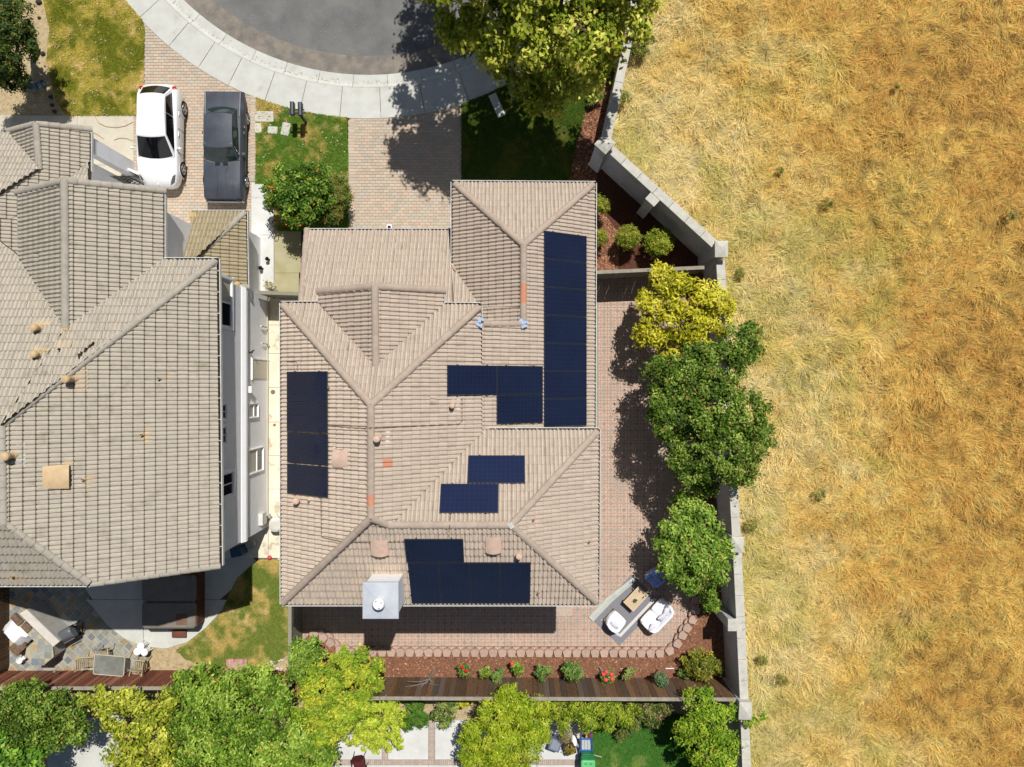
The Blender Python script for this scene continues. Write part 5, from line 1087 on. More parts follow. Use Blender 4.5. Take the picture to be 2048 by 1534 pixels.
plant('tree', 'feathery yellow green tree over the back patio', 'tree', [(1020, 1396, 25, 2.6), (992, 1430, 38, 2.8), (1050, 1422, 38, 2.8), (952, 1470, 32, 2.5), (1000, 1490, 42, 2.8), (1060, 1480, 38, 2.7), (940, 1510, 22, 2.2), (1040, 1522, 22, 2.2), (975, 1522, 32, 2.4), (1088, 1460, 18, 2.3), (1083, 1412, 18, 2.2), (1025, 1378, 12, 2.3), (930, 1482, 14, 2.2), (1000, 1545, 30, 2.4)], (.17, .045), [T_(110, 138, 26), T_(170, 190, 40), T_(210, 214, 80)], (1010, 1465), .1, 0, seed=40, clump=.22, droop=.5)
plant('hedge_shrub', 'yellow green hedge growing along the back of the board fence', 'shrub', [(1120, 1420, 20, 1.8), (1160, 1420, 23, 1.8), (1200, 1416, 23, 1.8), (1230, 1424, 20, 1.6), (1130, 1446, 18, 1.6), (1180, 1446, 19, 1.7), (1250, 1440, 16, 1.3), (1105, 1405, 12, 1.6), (1215, 1448, 14, 1.4), (1095, 1435, 12, 1.6), (1265, 1422, 14, 1.3)], (.13, .055), [T_(84, 112, 26), T_(140, 162, 42), T_(190, 200, 70)], None, .05, 0, seed=41, clump=.18, limbs=8, trunkname='stem', limbname='branch')
plant('shrub', 'scraggly flowering shrub beside the brick at the lawn edge', 'shrub', [(1290, 1420, 22, 1), (1268, 1446, 16, .9), (1325, 1415, 16, .9), (1305, 1440, 16, .8), (1250, 1462, 12, .7), (1240, 1470, 10, .6)], (.1, .045), [T_(64, 84, 34), T_(112, 124, 60), T_(166, 166, 96)], None, .035, 0, seed=42, clump=.15, dens=.65, limbs=6, trunkname='stem', limbname='branch')
plant('tree', 'spreading green tree at the corner of the board fence and wall', 'tree', [(1398, 1402, 28, 2.8), (1418, 1440, 38, 3), (1380, 1442, 28, 2.7), (1448, 1480, 30, 2.7), (1400, 1490, 32, 2.7), (1440, 1522, 30, 2.7), (1460, 1422, 18, 2.5), (1368, 1480, 14, 2.2), (1412, 1385, 12, 2.5), (1382, 1508, 12, 2.2), (1508, 1442, 9, 2.7), (1525, 1432, 7, 2.7), (1496, 1448, 8, 2.7), (1428, 1550, 30, 2.7), (1352, 1455, 10, 2.1)], (.14, .065), [T_(84, 122, 28), T_(132, 166, 40), T_(184, 202, 66)], (1418, 1465), .1, 0, seed=43, clump=.23, dens=.85, limbs=12)
# rose bushes in the bark bed
ROSE = [T_(70, 100, 48), T_(112, 146, 70), T_(160, 182, 94)]
def bush(x, y, r, label, fl=None, n=0, cols=ROSE, seed=0, group='rose bushes along the bark bed', extra=(), h=.75, dens=.9):
    lobes = [(x, y, r, BZ + h)] + [(x + dx, y + dy, rr, BZ + h * .85) for dx, dy, rr in extra]
    t = plant('rose_bush' if group else 'shrub', label, 'rose bush' if group else 'shrub', lobes, (.085, .055), cols, None, .025, BZ, group, dens, .11, .8, seed=seed, limbs=3, trunkname='stem', limbname='branch')
    for k in range(n):
        a_ = k * 2.4 + seed; q = P(x, y, BZ + h + .12); rr = r * K * (.35 + .5 * rnd.random()); b = MB(); c = Vector((q.x + rr * math.cos(a_), q.y + rr * math.sin(a_), BZ + h + rnd.uniform(.1, .2)))
        b.ball(c, .075, 8, 5, (1, 1, .6))
        for j in range(5): b.ball(c + Vector((.045 * math.cos(j * 1.257), .045 * math.sin(j * 1.257), -.005)), .05, 6, 4, (1, 1, .5))
        b.build('flower', MT[fl], t)
bush(928, 1340, 11, 'small rose bush with two red blooms, beside the bare branch', 'red_flower', 2, seed=50, extra=((-5, -5, 8), (5, 4, 8)))
bush(972, 1342, 11, 'low leafy rose bush without blooms, half overlapped by a darker one', seed=51, extra=((-6, 2, 7),), cols=BRT)
bush(994, 1352, 10, 'darker rose bush leaning over the fence foot, no blooms', seed=52, extra=((6, -10, 8), (0, 8, 8)))
bush(1030, 1330, 9, 'narrow rose bush with one orange bud', 'pink_flower', 1, seed=53, extra=((10, 11, 8), (2, 10, 8)), cols=BRT)
bush(1085, 1340, 12, 'spiky green rose bush between the narrow one and the ball', seed=54, extra=((14, 1, 7), (-2, 14, 8), (-10, 6, 6)))
bush(1147, 1342, 20, 'largest round rose bush, a full green ball', seed=55, extra=((-8, -4, 13), (8, 6, 12)), h=.95)
bush(1215, 1352, 13, 'rose bush covered with five pinkish red blooms', 'pink_flower', 5, seed=56, extra=((4, 8, 8),))
bush(1255, 1346, 9, 'thin pale green rose bush beside the one with five blooms', seed=57, extra=((9, -5, 8), (-6, 8, 6)), cols=[T_(90, 116, 50), T_(144, 164, 84), T_(180, 190, 110)], dens=.7)
bush(1322, 1356, 11, 'upright blue green bush casting a dark shadow on the fence', seed=58, group=None, extra=((2, 10, 10), (0, -8, 7)), cols=[T_(74, 104, 70), T_(112, 146, 100), T_(150, 176, 130)], h=1.2)
bush(1362, 1346, 8, 'small sparse bush next to the white stake', seed=59, group=None, extra=((12, 6, 6),), cols=ROSE, dens=.6, h=.5)
plant('shrub', 'wide arching shrub with yellow flecks in the corner by the wall', 'shrub', [(1405, 1325, 26, 1.3), (1388, 1335, 18, 1.1), (1425, 1328, 18, 1.15), (1408, 1345, 18, 1.1), (1390, 1312, 12, 1.1), (1440, 1340, 8, 1.0), (1368, 1318, 7, .9)], (.13, .045), [T_(74, 92, 34), T_(130, 140, 50), T_(206, 190, 70)], None, .04, BZ, seed=60, clump=.16, droop=.4, dens=.8, limbs=7, trunkname='stem', limbname='branch')
plant('plant', 'green weed clump at the foot of the wall near the shade tree', 'plant', [(1190, 175, 12, .6), (1196, 195, 9, .5), (1183, 200, 8, .5)], (.11, .05), MID, None, .02, 0, seed=61, clump=.12, limbs=2, trunkname='stem', limbname='branch')
plant('plant', 'dark weed clump in the field against the wall by the street tree', 'plant', [(1275, 95, 20, .5), (1290, 80, 15, .5), (1255, 200, 12, .4)], (.12, .045), [T_(80, 96, 36), T_(130, 140, 60), T_(170, 170, 90)], None, .02, 0, seed=62, clump=.14, dens=.6, limbs=2, trunkname='stem', limbname='branch')
for k, (x, y, r, lb) in enumerate(((1560, 340, 6, 'small green weed in the dry field level with the diagonal pillar'), (1655, 405, 9, 'green weed tuft in the dry field level with the round shrubs'), (1500, 1050, 14, 'olive weed patch in the field against the wall pillar'), (1640, 990, 10, 'green weed tuft in the field level with the fresh green tree'), (1525, 1320, 9, 'dark weed tuft in the field beside the bark bed wall'), (1565, 1360, 10, 'bright weed tuft in the field near the last wall pillar'), (2020, 430, 9, 'dark weed at the right edge of the field'), (1792, 172, 5, 'pale-leaved weed high in the field'), (1480, 545, 10, 'dark weed clump in the field by the bend pillar'))):
    plant('weed', lb, 'plant', [(x, y, r, .35), (x + r * .6, y + r * .4, r * .6, .3)], (.14, .03), [T_(110, 116, 50), T_(150, 150, 70), T_(190, 180, 100)], None, .012, -.1, None, .45, .16, .5, seed=70 + k, limbs=2, trunkname='stem', limbname='branch')
# bare dead branch standing in the bed
t = thing('dead_shrub', 'bare grey dead shrub leaning over the board fence', 'dead shrub', (*G2(872, 1338, .25), .25)); b = MB()
bp_ = [P(871, 1337, .3), P(862, 1352, .7), P(852, 1366, 1.1)]; b.tube(bp_, [.05, .045, .03], 7); tr = b.build('stem', MT['bark_grey'], t)
for pts in ([(862, 1352, .7), (848, 1368, 1.1), (835, 1380, 1.4)], [(858, 1358, .9), (840, 1364, 1.2), (815, 1363, 1.5)], [(852, 1366, 1.1), (835, 1370, 1.3), (810, 1374, 1.5)], [(864, 1362, .9), (860, 1368, 1.1), (877, 1371, 1.4)], [(858, 1358, .9), (866, 1366, 1.0), (860, 1370, 1.2)]):
    b = MB(); b.tube([P(*p) for p in pts], [.032, .025, .012], 6); b.build('branch', MT['bark_grey'], tr)
for k, (x, y, x2, y2, lb) in enumerate(((1331, 1337, 1348, 1337, 'short white stake lying on the bark bed'), (1198, 1333, 1206, 1342, 'thin pale stake poking up beside the five-bloom rose'), (1246, 1337, 1240, 1338, 'broken pale stick beside the thin rose bush'))):
    b = MB(); b.tube([P(x, y, BZ + .05), P(x2, y2, BZ + (.05 if k != 1 else .35))], .022, 6); tag(b.build('stake', MT['metal_white' if k == 0 else 'dry_stem']), lb, 'stake')

# leaf litter and dust on the hard surfaces
def litter(name, xs, ys, z, label, cols, L=.04):
    n = len(xs); a = R.uniform(0, 6.28, n); l = R.uniform(.35, 1, n) * L; w = l * R.uniform(.4, .8, n); dx, dy = np.cos(a), np.sin(a); zz = z + R.uniform(.004, .014, n)
    V = np.stack([np.stack([xs + sx * dx * l - sy * dy * w, ys + sx * dy * l + sy * dx * w, zz + .006 * sy], 1) for sx, sy in ((-1, 0), (0, -1), (1, 0), (0, 1))], 1).reshape(-1, 3)
    c = lerp(np.array(cols[0]), np.array(cols[1]), R.random(n)); tag(link(name, np_mesh(name, V, np.arange(4 * n).reshape(n, 4), MT['grass_mat'], np.repeat(c, 4, 0))), label, 'leaves', kind='stuff')
th_ = R.uniform(-2.6, -.5, 900); rr_ = RG - np.abs(R.normal(0, .12, 900)) + .02; litter('fallen_leaves', CC.x + rr_ * np.cos(th_), CC.y + rr_ * np.sin(th_), -.05, 'dry leaves and dirt gathered in the street gutter', [S(170, 140, 96), S(214, 190, 130)], .03)
th_ = R.uniform(-2.7, -.4, 900); rr_ = RA * np.sqrt(R.uniform(.15, 1, 900)); litter('fallen_leaves', CC.x + rr_ * np.cos(th_), CC.y + rr_ * np.sin(th_), -.1, 'small yellow leaves blown across the asphalt street', [S(180, 160, 90), S(226, 214, 120)], .028)
x_, y_ = scatter(px([(1205, 560), (1375, 560), (1388, 1180), (1330, 1285), (1205, 1285)]), 420, R); k_ = R.random(len(x_)) < np.clip((x_ - 3.6) / 4, .08, 1); litter('fallen_leaves', x_[k_], y_[k_], 0, 'brown and yellow leaves fallen on the paved back patio', [S(150, 116, 70), S(206, 186, 90)], .04)
x_, y_ = scatter(px(bed, BZ), 500, R); litter('fallen_leaves', x_, y_, BZ + .02, 'pale dead leaves lying on the bark bed', [S(206, 176, 130), S(226, 206, 160)], .035)
x_, y_ = scatter(px([(20, 1200), (280, 1280), (340, 1310), (340, 1345), (20, 1340)]), 220, R); litter('fallen_leaves', x_, y_, .02, 'dry leaves on the slate patio', [S(150, 120, 80), S(196, 170, 110)], .03)
# ------------------------------------------------------------------ cars
mat('car_white', S(248, 248, 248, .85), None, 4, .25, spec=.5, coat=.6)
mat('car_black', S(74, 79, 90, .8), S(60, 64, 74, .8), 1.6, .48, spec=.5, c4=S(96, 101, 112, .75), s4=1.3, f4=(.55, .8))
mat('car_black_side', S(34, 36, 38, .7), None, 2, .4)
mat('car_glass', S(16, 20, 24, .6), None, 4, .05, spec=.7); mat('car_glass_green', S(54, 74, 70, .6), S(36, 50, 52, .6), 2, .07, spec=.6)
mat('rubber', S(34, 34, 34, .6), None, 9, .85); mat('alloy', S(206, 208, 212, .8), None, 4, .3, metal=.7); mat('chrome', S(210, 210, 206, .8), None, 4, .2, metal=.9)
mat('lamp_red', S(196, 22, 30, .8), None, 4, .2); mat('lamp_glass', S(128, 130, 128, .7), S(80, 82, 84, .7), 14, .15); mat('car_dark', S(30, 30, 32, .5), None, 4, .6); mat('seat_tan', S(150, 128, 92, .6), None, 4, .8)
def car(root, st_, gh, body, glass, wheels, roofm=None, tuck=(.985, .94)):
    """st_: stations (y, half width, sill z, belt z, centre z); gh: greenhouse dict; local coords, front at -y"""
    V, Fs = [], []; m = 13
    for y, w, zs, zb, zc in st_:
        half = [(w * .9, zs), (w * .985, zs + (zb - zs) * .25), (w, zs + (zb - zs) * .6), (w * tuck[0], zb - .06), (w * tuck[1], zb - .005), (w * .6, zc - (zc - zb) * .25)]
        V += [(-x, y, z) for x, z in half] + [(0, y, zc)] + [(x, y, z) for x, z in reversed(half)]
    for i in range(len(st_) - 1):
        for k in range(m - 1): Fs.append((i * m + k, i * m + k + 1, (i + 1) * m + k + 1, (i + 1) * m + k))
        Fs.append((i * m + m - 1, i * m, (i + 1) * m, (i + 1) * m + m - 1))
    Fs += [tuple(range(m)), tuple(reversed(range((len(st_) - 1) * m, len(st_) * m)))]
    b = MB(); b.add(V, [tuple(reversed(f)) for f in Fs]); me = b.mesh('body', MT[body], True)
    me.flip_normals() if False else None
    bo = link('body', me, root, False)
    # greenhouse: lower ring and roof ring, both slightly bowed
    yb0, yb1, yt0, yt1, wb0, wb1, wt0, wt1, zb, zr = gh; k = 7
    def ringpts(y0, y1, w0, w1, z, bow, crown):
        fr = [(t * w0, y0 - bow * (1 - t * t), z + crown * (1 - t * t)) for t in np.linspace(-1, 1, k)]; rr = [(t * w1, y1 + bow * .7 * (1 - t * t), z + crown * (1 - t * t)) for t in np.linspace(1, -1, k)]
        return fr + rr
    lo, hi = ringpts(yb0, yb1, wb0, wb1, zb, .16, .0), ringpts(yt0, yt1, wt0, wt1, zr, .07, .035)
    def quadstrip(idx): return [(i, (i + 1) % (2 * k), 2 * k + (i + 1) % (2 * k), 2 * k + i) for i in idx]
    b = MB(); b.add(lo + hi, quadstrip(range(2 * k))); b.build('pillars', MT[body], root, False, True)
    def inset(q0, q1, q2, q3, a, c, off):
        def bl(u, v): p = (Vector(q0) * (1 - u) + Vector(q1) * u) * (1 - v) + (Vector(q3) * (1 - u) + Vector(q2) * u) * v; return p
        return bl, a, c
    def pane(name, i0, i1, u0, u1, v0, v1, lab=None, mm=None):
        L_, H_ = [Vector(lo[i % (2 * k)]) for i in range(i0, i1 + 1)], [Vector(hi[i % (2 * k)]) for i in range(i0, i1 + 1)]
        def along(A, t): f = t * (len(A) - 1); j = min(int(f), len(A) - 2); return A[j].lerp(A[j + 1], f - j)
        nn = 8; V = []
        for v in (v0, v1):
            for j in range(nn + 1): t = u0 + (u1 - u0) * j / nn; p = along(L_, t).lerp(along(H_, t), v); c = Vector((0, (yb0 + yb1) / 2, zb - .3)); V.append(p + (p - c).normalized() * (.022 if name == 'side_window' else .01))
        b = MB(); b.add(V, [(j, j + 1, nn + 2 + j, nn + 1 + j) for j in range(nn)]); return b.build(name, MT[mm or glass], root, False, True)
    pane('windscreen', 0, k - 1, .035, .965, .05, .95); pane('rear_window', k, 2 * k - 1, .05, .95, .1, .92, mm=gh_rear)
    for a, c in ((k - 1, k), (2 * k - 1, 2 * k)):
        r = (a == k - 1)
        for u0, u1 in side_panes:
            if not r: u0, u1 = 1 - u1, 1 - u0
            pane('side_window', a, c, u0, u1, .03, .93)
    # roof skin
    N_ = 9; V = []
    for j in range(N_):
        s = j / (N_ - 1)
        for i in range(k):
            p = Vector(hi[i]).lerp(Vector(hi[2 * k - 1 - i]), s); V.append((p.x, p.y, p.z + .045 * math.sin(math.pi * min(max(s, 0), 1)) + .002))
    b = MB(); b.add(V, [(j * k + i, j * k + i + 1, (j + 1) * k + i + 1, (j + 1) * k + i) for j in range(N_ - 1) for i in range(k - 1)]); b.build('roof', MT[roofm or body], root, False, True)
    for x, y, r, w in wheels:
        s = 1 if x > 0 else -1; T = Matrix.Translation((x, y, r)) @ Matrix.Rotation(s * math.pi / 2, 4, 'Y')
        b = MB(); b.lathe([(r * .62, -w / 2), (r * .93, -w / 2), (r, -w / 2 + .03), (r, w / 2 - .03), (r * .93, w / 2), (r * .64, w / 2)], 22, T); wh = b.build('wheel', MT['rubber'], root, False, True)
        b = MB(); b.lathe([(r * .66, w / 2 - .02), (r * .64, w / 2 + .004), (r * .58, w / 2 + .006), (r * .56, w / 2 - .05)], 22, T, caps=False); b.lathe([(r * .13, w / 2 - .04), (r * .12, w / 2 + .006)], 10, T)
        for q in range(5): A = q * 2 * math.pi / 5; b.box((r * .34, 0, w / 2 - .012), (r * .46, r * .17, .03), 0, T @ Matrix.Rotation(A, 4, 'Z'))
        b.build('rim', MT['alloy'], wh, False)
        b = MB(); b.lathe([(.01, w / 2 - .075), (r * .56, w / 2 - .07)], 18, T); b.build('brake_disc', MT['car_dark'], wh, False)
        b = MB(); ar = r * 1.16; V = []; nn = 12
        for xx in (x + s * (w / 2 - .03), x + s * (w / 2 + arch_out)):
            for j in range(nn + 1): a = math.pi * j / nn; V.append((xx, y + ar * math.cos(a), r * .95 + ar * math.sin(a)))
        for j in range(nn + 1): a = math.pi * j / nn; V.append((x + s * (w / 2 + arch_out), y + ar * 1.1 * math.cos(a), r * .95 + ar * 1.1 * math.sin(a)))
        b.add(V, [(j, j + 1, nn + 2 + j, nn + 1 + j) for j in range(nn)] + [(nn + 1 + j, nn + 2 + j, 2 * nn + 3 + j, 2 * nn + 2 + j) for j in range(nn)]); b.build('wheel_arch', MT[archm], root, False)
    return bo
def mirrors(root, x, y, z, m, sx=.2):
    for s in (-1, 1):
        b = MB(); b.ball((s * (x + .12), y, z), .09, 10, 6, (1.25, .62, .8)); b.tube([(s * (x - .02), y, z - .03), (s * (x + .08), y, z - .02)], .03, 6); b.build('wing_mirror', MT[m], root, False, True)
pc_ = P(314, 0, .8); WCx = -15.28; WCy = 10.72
side_panes = [(.06, .56), (.575, .93)]; gh_rear = 'car_glass'; arch_out = .012; archm = 'car_white'
wc = thing('parked_car', 'white compact crossover car parked nose-in beside the entry path', 'car', (WCx, WCy, 0), math.radians(-1.0))
car(wc, [(-2.2, .48, .34, .52, .55), (-2.13, .66, .24, .64, .7), (-1.95, .79, .2, .76, .84), (-1.6, .885, .2, .86, .95), (-1.1, .9, .2, .93, 1.02), (-.7, .9, .2, .97, 1.05), (.3, .9, .2, 1.0, 1.06), (1.2, .905, .2, 1.03, 1.08), (1.7, .89, .22, 1.04, 1.06), (1.95, .83, .27, 1.0, 1.04), (2.12, .7, .34, .93, .97), (2.2, .54, .42, .82, .86)],
    (-.95, 2.0, -.18, 1.5, .8, .66, .62, .56, .99, 1.46), 'car_white', 'car_glass', [(.79, -1.32, .345, .22), (-.79, -1.32, .345, .22), (.79, 1.34, .345, .22), (-.79, 1.34, .345, .22)])
mirrors(wc, .9, -.62, 1.02, 'car_white')
b = MB(); n = 9; V = []
for z, yy in ((.44, -2.235), (.62, -2.19)):
    for j in range(n): t = j / (n - 1) * 2 - 1; V.append((t * .5, yy + .1 * t * t, z))
b.add(V, [(j, j + 1, n + j + 1, n + j) for j in range(n - 1)]); b.build('grille', MT['lamp_glass'], wc, False)
for s in (-1, 1):
    b = MB(); b.add([(s * .5, -2.13, .66), (s * .72, -1.98, .74), (s * .79, -1.68, .86), (s * .68, -1.78, .895), (s * .57, -1.98, .8)], [(0, 1, 2, 3, 4) if s > 0 else (4, 3, 2, 1, 0)]); b.build('headlight', MT['lamp_glass'], wc, False)
    b = MB(); b.ball((s * .7, 1.96, .93), .13, 10, 6, (.9, 1.1, .7)); b.build('tail_light', MT['lamp_red'], wc, False, True)
    for y in (.05, .95): b = MB(); b.box((s * .905, y, .88), (.03, .2, .035)); b.build('door_handle', MT['car_white'], wc, False)
    for y in (-.72, .28, 1.08): b = MB(); b.box((s * .9, y, .62), (.008, .01, .66)); b.build('door_seam', MT['car_dark'], wc, False)
b = MB(); b.tube([(-.72, -.9, 1.02), (-.1, -.98, 1.03)], .014, 5); b.tube([(.02, -.99, 1.03), (.62, -.92, 1.02)], .014, 5); b.build('wiper', MT['car_dark'], wc, False)
b = MB(); b.ball((0, -2.08, .74), .035, 8, 5); b.build('hood_badge', MT['chrome'], wc, False)

side_panes = [(.05, .62)]; gh_rear = 'car_glass_green'; arch_out = -.0; archm = 'car_black_side'
bc = thing('parked_car', 'old matte black two-door coupe with a long hood on the pavers', 'car', (-12.5, 10.3, 0), math.radians(-.6))
car(bc, [(-2.3, .82, .32, .78, .8), (-2.22, .86, .28, .84, .86), (-1.6, .88, .26, .87, .91), (-.9, .885, .25, .88, .93), (-.2, .89, .25, .89, .93), (.9, .9, .25, .9, .93), (1.5, .89, .26, .9, .93), (2.1, .86, .3, .87, .88), (2.32, .83, .36, .82, .82)],
    (-.66, 1.54, -.2, 1.16, .74, .64, .62, .58, .9, 1.3), 'car_black', 'car_glass_green', [(.78, -1.45, .33, .2), (-.78, -1.45, .33, .2), (.78, 1.32, .33, .2), (-.78, 1.32, .33, .2)], tuck=(.93, .875))
for s in (-1, 1):
    b = MB(); b.tube([(s * .78, -.52, .91), (s * .6, -.06, 1.31)], .014, 5); b.tube([(s * .77, -.5, .91), (s * .78, 1.2, .915)], .012, 5); b.build('chrome_trim', MT['chrome'], bc, False)
    for y in (-.5, .72): b = MB(); b.box((s * .888, y, .6), (.012, .012, .56)); b.build('door_seam', MT['car_dark'], bc, False)
    b = MB(); b.box((s * .9, .55, .78), (.03, .14, .03)); b.build('door_handle', MT['chrome'], bc, False)
    b = MB(); b.lathe([(.085, 0), (.08, .02)], 14, Matrix.Translation((s * .62, -2.31, .62)) @ Matrix.Rotation(math.pi / 2, 4, 'X')); b.build('headlight', MT['lamp_glass'], bc, False)
    b = MB(); b.box((s * .5, 2.33, .62), (.5, .02, .12)); b.build('tail_light', MT['lamp_red'], bc, False)
    b = MB(); b.box((s * .17, -.83, .934), (.2, .17, .012)); b.build('cowl_vent', MT['car_dark'], bc, False)
    b = MB(); b.tube([(s * .22, -2.2, .875), (s * .16, -1.2, .925), (s * .3, -.95, .93)], .018, 5); b.build('hood_crease', MT['car_black'], bc, False)
    b = MB(); b.tube([(s * .74, 1.2, .9), (s * .75, 2.3, .86)], .04, 6); b.build('fender_edge', MT['car_black'], bc, False)
b = MB(); b.tube([(-.6, -.08, 1.315), (.6, -.08, 1.315)], .014, 5); b.tube([(t * .77, -.64 - .15 * (1 - t * t), .915) for t in np.linspace(-1, 1, 9)], .014, 5); b.build('screen_trim', MT['chrome'], bc, False)
b = MB(); b.box((.97, -.42, .98), (.1, .1, .06)); b.tube([(.88, -.42, .93), (.96, -.42, .97)], .02, 5); b.build('wing_mirror', MT['chrome'], bc, False)
b = MB(); b.box((.86, .95, .66), (.02, .1, .1)); b.lathe([(.05, 0), (.045, .012)], 12, Matrix.Translation((.893, .82, .74)) @ Matrix.Rotation(math.pi / 2, 4, 'Y')); b.build('fuel_cap', MT['chrome'], bc, False)
b = MB(); b.bbox((0, -2.36, .5), (1.62, .1, .14), .03); b.build('front_bumper', MT['chrome'], bc, False)
b = MB(); b.bbox((0, 2.37, .5), (1.6, .1, .14), .03); b.build('rear_bumper', MT['car_dark'], bc, False)
b = MB(); b.box((0, -2.27, .63), (1.0, .04, .14)); b.build('grille', MT['car_dark'], bc, False)

# ------------------------------------------------------------------ street side small things
mat('mailbox_black', S(84, 88, 92, .7), S(64, 68, 72, .7), 5, .35); mat('post_wood', S(110, 92, 74, .6), None, 5, .9)
mb0 = P(613, 246, 0); t = thing('mailbox_post', 'black double mailbox on a bent post by the sidewalk', 'mailbox', (mb0.x, mb0.y, .03))
b = MB(); b.box((mb0.x, mb0.y, .5), (.09, .09, 1.0)); b.build('post', MT['post_wood'], t)
top = P(598, 224, 1.05); b = MB(); b.box(((mb0.x + top.x) / 2 - .12, top.y - .02, 1.0), (.75, .08, .06)); b.box(((mb0.x + top.x) / 2 - .1, top.y + .12, 1.0), (.6, .05, .05)); b.tube([(mb0.x, mb0.y, .8), (top.x + .12, top.y, .98)], .035, 6); b.build('arm', MT['mailbox_black'], t)
for x, y in ((584, 217), (600, 218)):
    c = P(x, y, 1.15); b = MB(); n = 9; prf = [(-.1, 0), (.1, 0)] + [(.1 * math.cos(a), .1 + .1 * math.sin(a)) for a in np.linspace(0, math.pi, n)]
    V = [(px_, -.26, z) for px_, z in prf] + [(px_, .26, z) for px_, z in prf]; m_ = len(prf); b.add(V, [tuple(range(m_)), tuple(reversed(range(m_, 2 * m_)))] + [((i + 1) % m_, i, m_ + i, m_ + (i + 1) % m_) for i in range(m_)], Matrix.Translation((c.x, c.y, 1.02)))
    bx_ = b.build('box', MT['mailbox_black'], t, smooth=True); b = MB(); b.box((c.x, c.y + .27, 1.12), (.17, .02, .17)); b.box((c.x + .11, c.y + .05, 1.2), (.012, .03, .12)); b.build('door_and_flag', MT['car_dark'], bx_)
for k, (cx, cy, w, h, a, lb) in enumerate(((528.5, 233, 37, 21, 0, 'rectangular concrete utility cover set in the small lawn'), (516, 256, 14, 20, .04, 'concrete step stone nearest the black car'), (545, 260, 20, 15, -.06, 'middle concrete step stone of three'), (571, 258, 17, 26, -.2, 'large pale oblong step stone nearest the mailbox'))):
    p = P(cx, cy, .05); b = MB(); b.bbox((p.x, p.y, .03), (w * K, h * K, .07), .03 if k else .012, a)
    o = tag(b.build('step_stone' if k else 'utility_cover', MT['stone']), lb, 'step stone' if k else 'utility cover')
    if k == 0:
        for dx in (-.22, .22): b = MB(); b.box((p.x + dx, p.y, .066), (.09, .025, .01)); b.build('lift_slot', MT['dark_hole'], o)
p = P(994, 211, .04); b = MB(); b.bbox((p.x, p.y, .03), (.36, 1.08, .08), .01, .42); o = tag(b.build('utility_cover', MT['concrete']), 'long concrete utility vault lid in the shaded lawn beside the sidewalk', 'utility cover')
for s in (-1, 1): q = Vector((-math.sin(.42), math.cos(.42), 0)) * .27 * s; b = MB(); b.bbox((p.x + q.x, p.y + q.y, .075), (.33, .5, .02), .006, .42); b.build('lid', MT['concrete'], o)
p = P(1021, 146, 0); b = MB(); b.box((p.x, p.y, .5), (.14, .1, 1.0)); b.bbox((p.x, p.y, 1.02), (.2, .16, .1), .02); tag(b.build('utility_pedestal', MT['flash_grey']), 'pale narrow utility pedestal standing under the street tree', 'utility post')
mat('hose_tan', S(188, 166, 132), None, 4, .6)
b = MB()
for arc in ([(190, 232), (198, 246), (212, 253), (232, 255), (250, 252), (266, 244)], [(186, 264), (196, 270), (208, 278)], [(228, 280), (240, 276), (254, 277), (266, 282)]): b.tube([P(a_, c_, .035) for a_, c_ in arc], .014, 5)
tag(b.build('garden_hose', MT['hose_tan']), 'thin tan hose curling across the entry path beside the white car', 'hose')
mat('pot_blue', S(150, 170, 180, .7), S(110, 130, 146, .7), 6, .5)
for k, (x, y, lb) in enumerate(((70, 178, 'pale blue round pot in the shade of the corner tree'), (84, 176, 'blue grey pot right of the round one under the corner tree'), (92, 169, 'smallest blue pot beside the lawn edging'))):
    p = P(x, y, 0); b = MB(); r = (.16, .15, .09)[k]; b.lathe([(r * .7, 0), (r, .3), (r * 1.05, .32), (r * .9, .32), (r * .85, .26)], 14, Matrix.Translation(p)); tag(b.build('flower_pot', MT['pot_blue']), lb, 'pot')
# iron scroll and lamp by the side path
b = MB()
for cx, cy in ((542, 441), (548, 447)): c = P(cx, cy, .9); b.tube([(c.x + .09 * math.cos(a_), c.y + .15 * math.sin(a_), .9) for a_ in np.linspace(0, 6.28, 13)], .016, 5, False)
p = P(545, 466, 0); b.tube([(p.x, p.y, 0), (p.x, p.y + .2, .9)], .016, 6); tag(b.build('garden_stake', MT['car_dark']), 'looped black iron garden stake beside the orange tree', 'garden stake')
p = P(553, 567, 0)
plant('potted_plant', 'small pale leafed plant beside the grey gate fence', 'plant', [(536, 570, 8, .7), (545, 572, 7, .6), (540, 578, 6, .5)], (.13, .05), [T_(150, 140, 100), T_(210, 204, 170), T_(230, 228, 200)], None, .03, 0, seed=90, clump=.12, dens=.7, limbs=3, trunkname='stem', limbname='branch')
for k, (x, y, x2, y2) in enumerate(((537, 519, 541, 509), (524, 537, 529, 540))): b = MB(); p = P(x, y, .1); b.lathe([(.05, 0), (.06, .25), (.09, .28), (.02, .36)], 10, Matrix.Translation((p.x, p.y, .02))); tag(b.build('path_light', MT['car_dark']), 'small black path light on the white side path, %s' % ('nearer the orange tree' if k == 0 else 'nearer the gate fence'), 'path light')
t = thing('gate_railing', 'thin dark handrail along the old path beside the garage wall', 'handrail', (*G2(599, 560), 0)); b = MB(); b.tube([P(599, 586, .9), P(599, 545, .9)], .025, 6); b.tube([P(599, 546, .9) , Vector((*G2(599, 546), 0))], .02, 6); b.build('rail', MT['car_dark'], t)

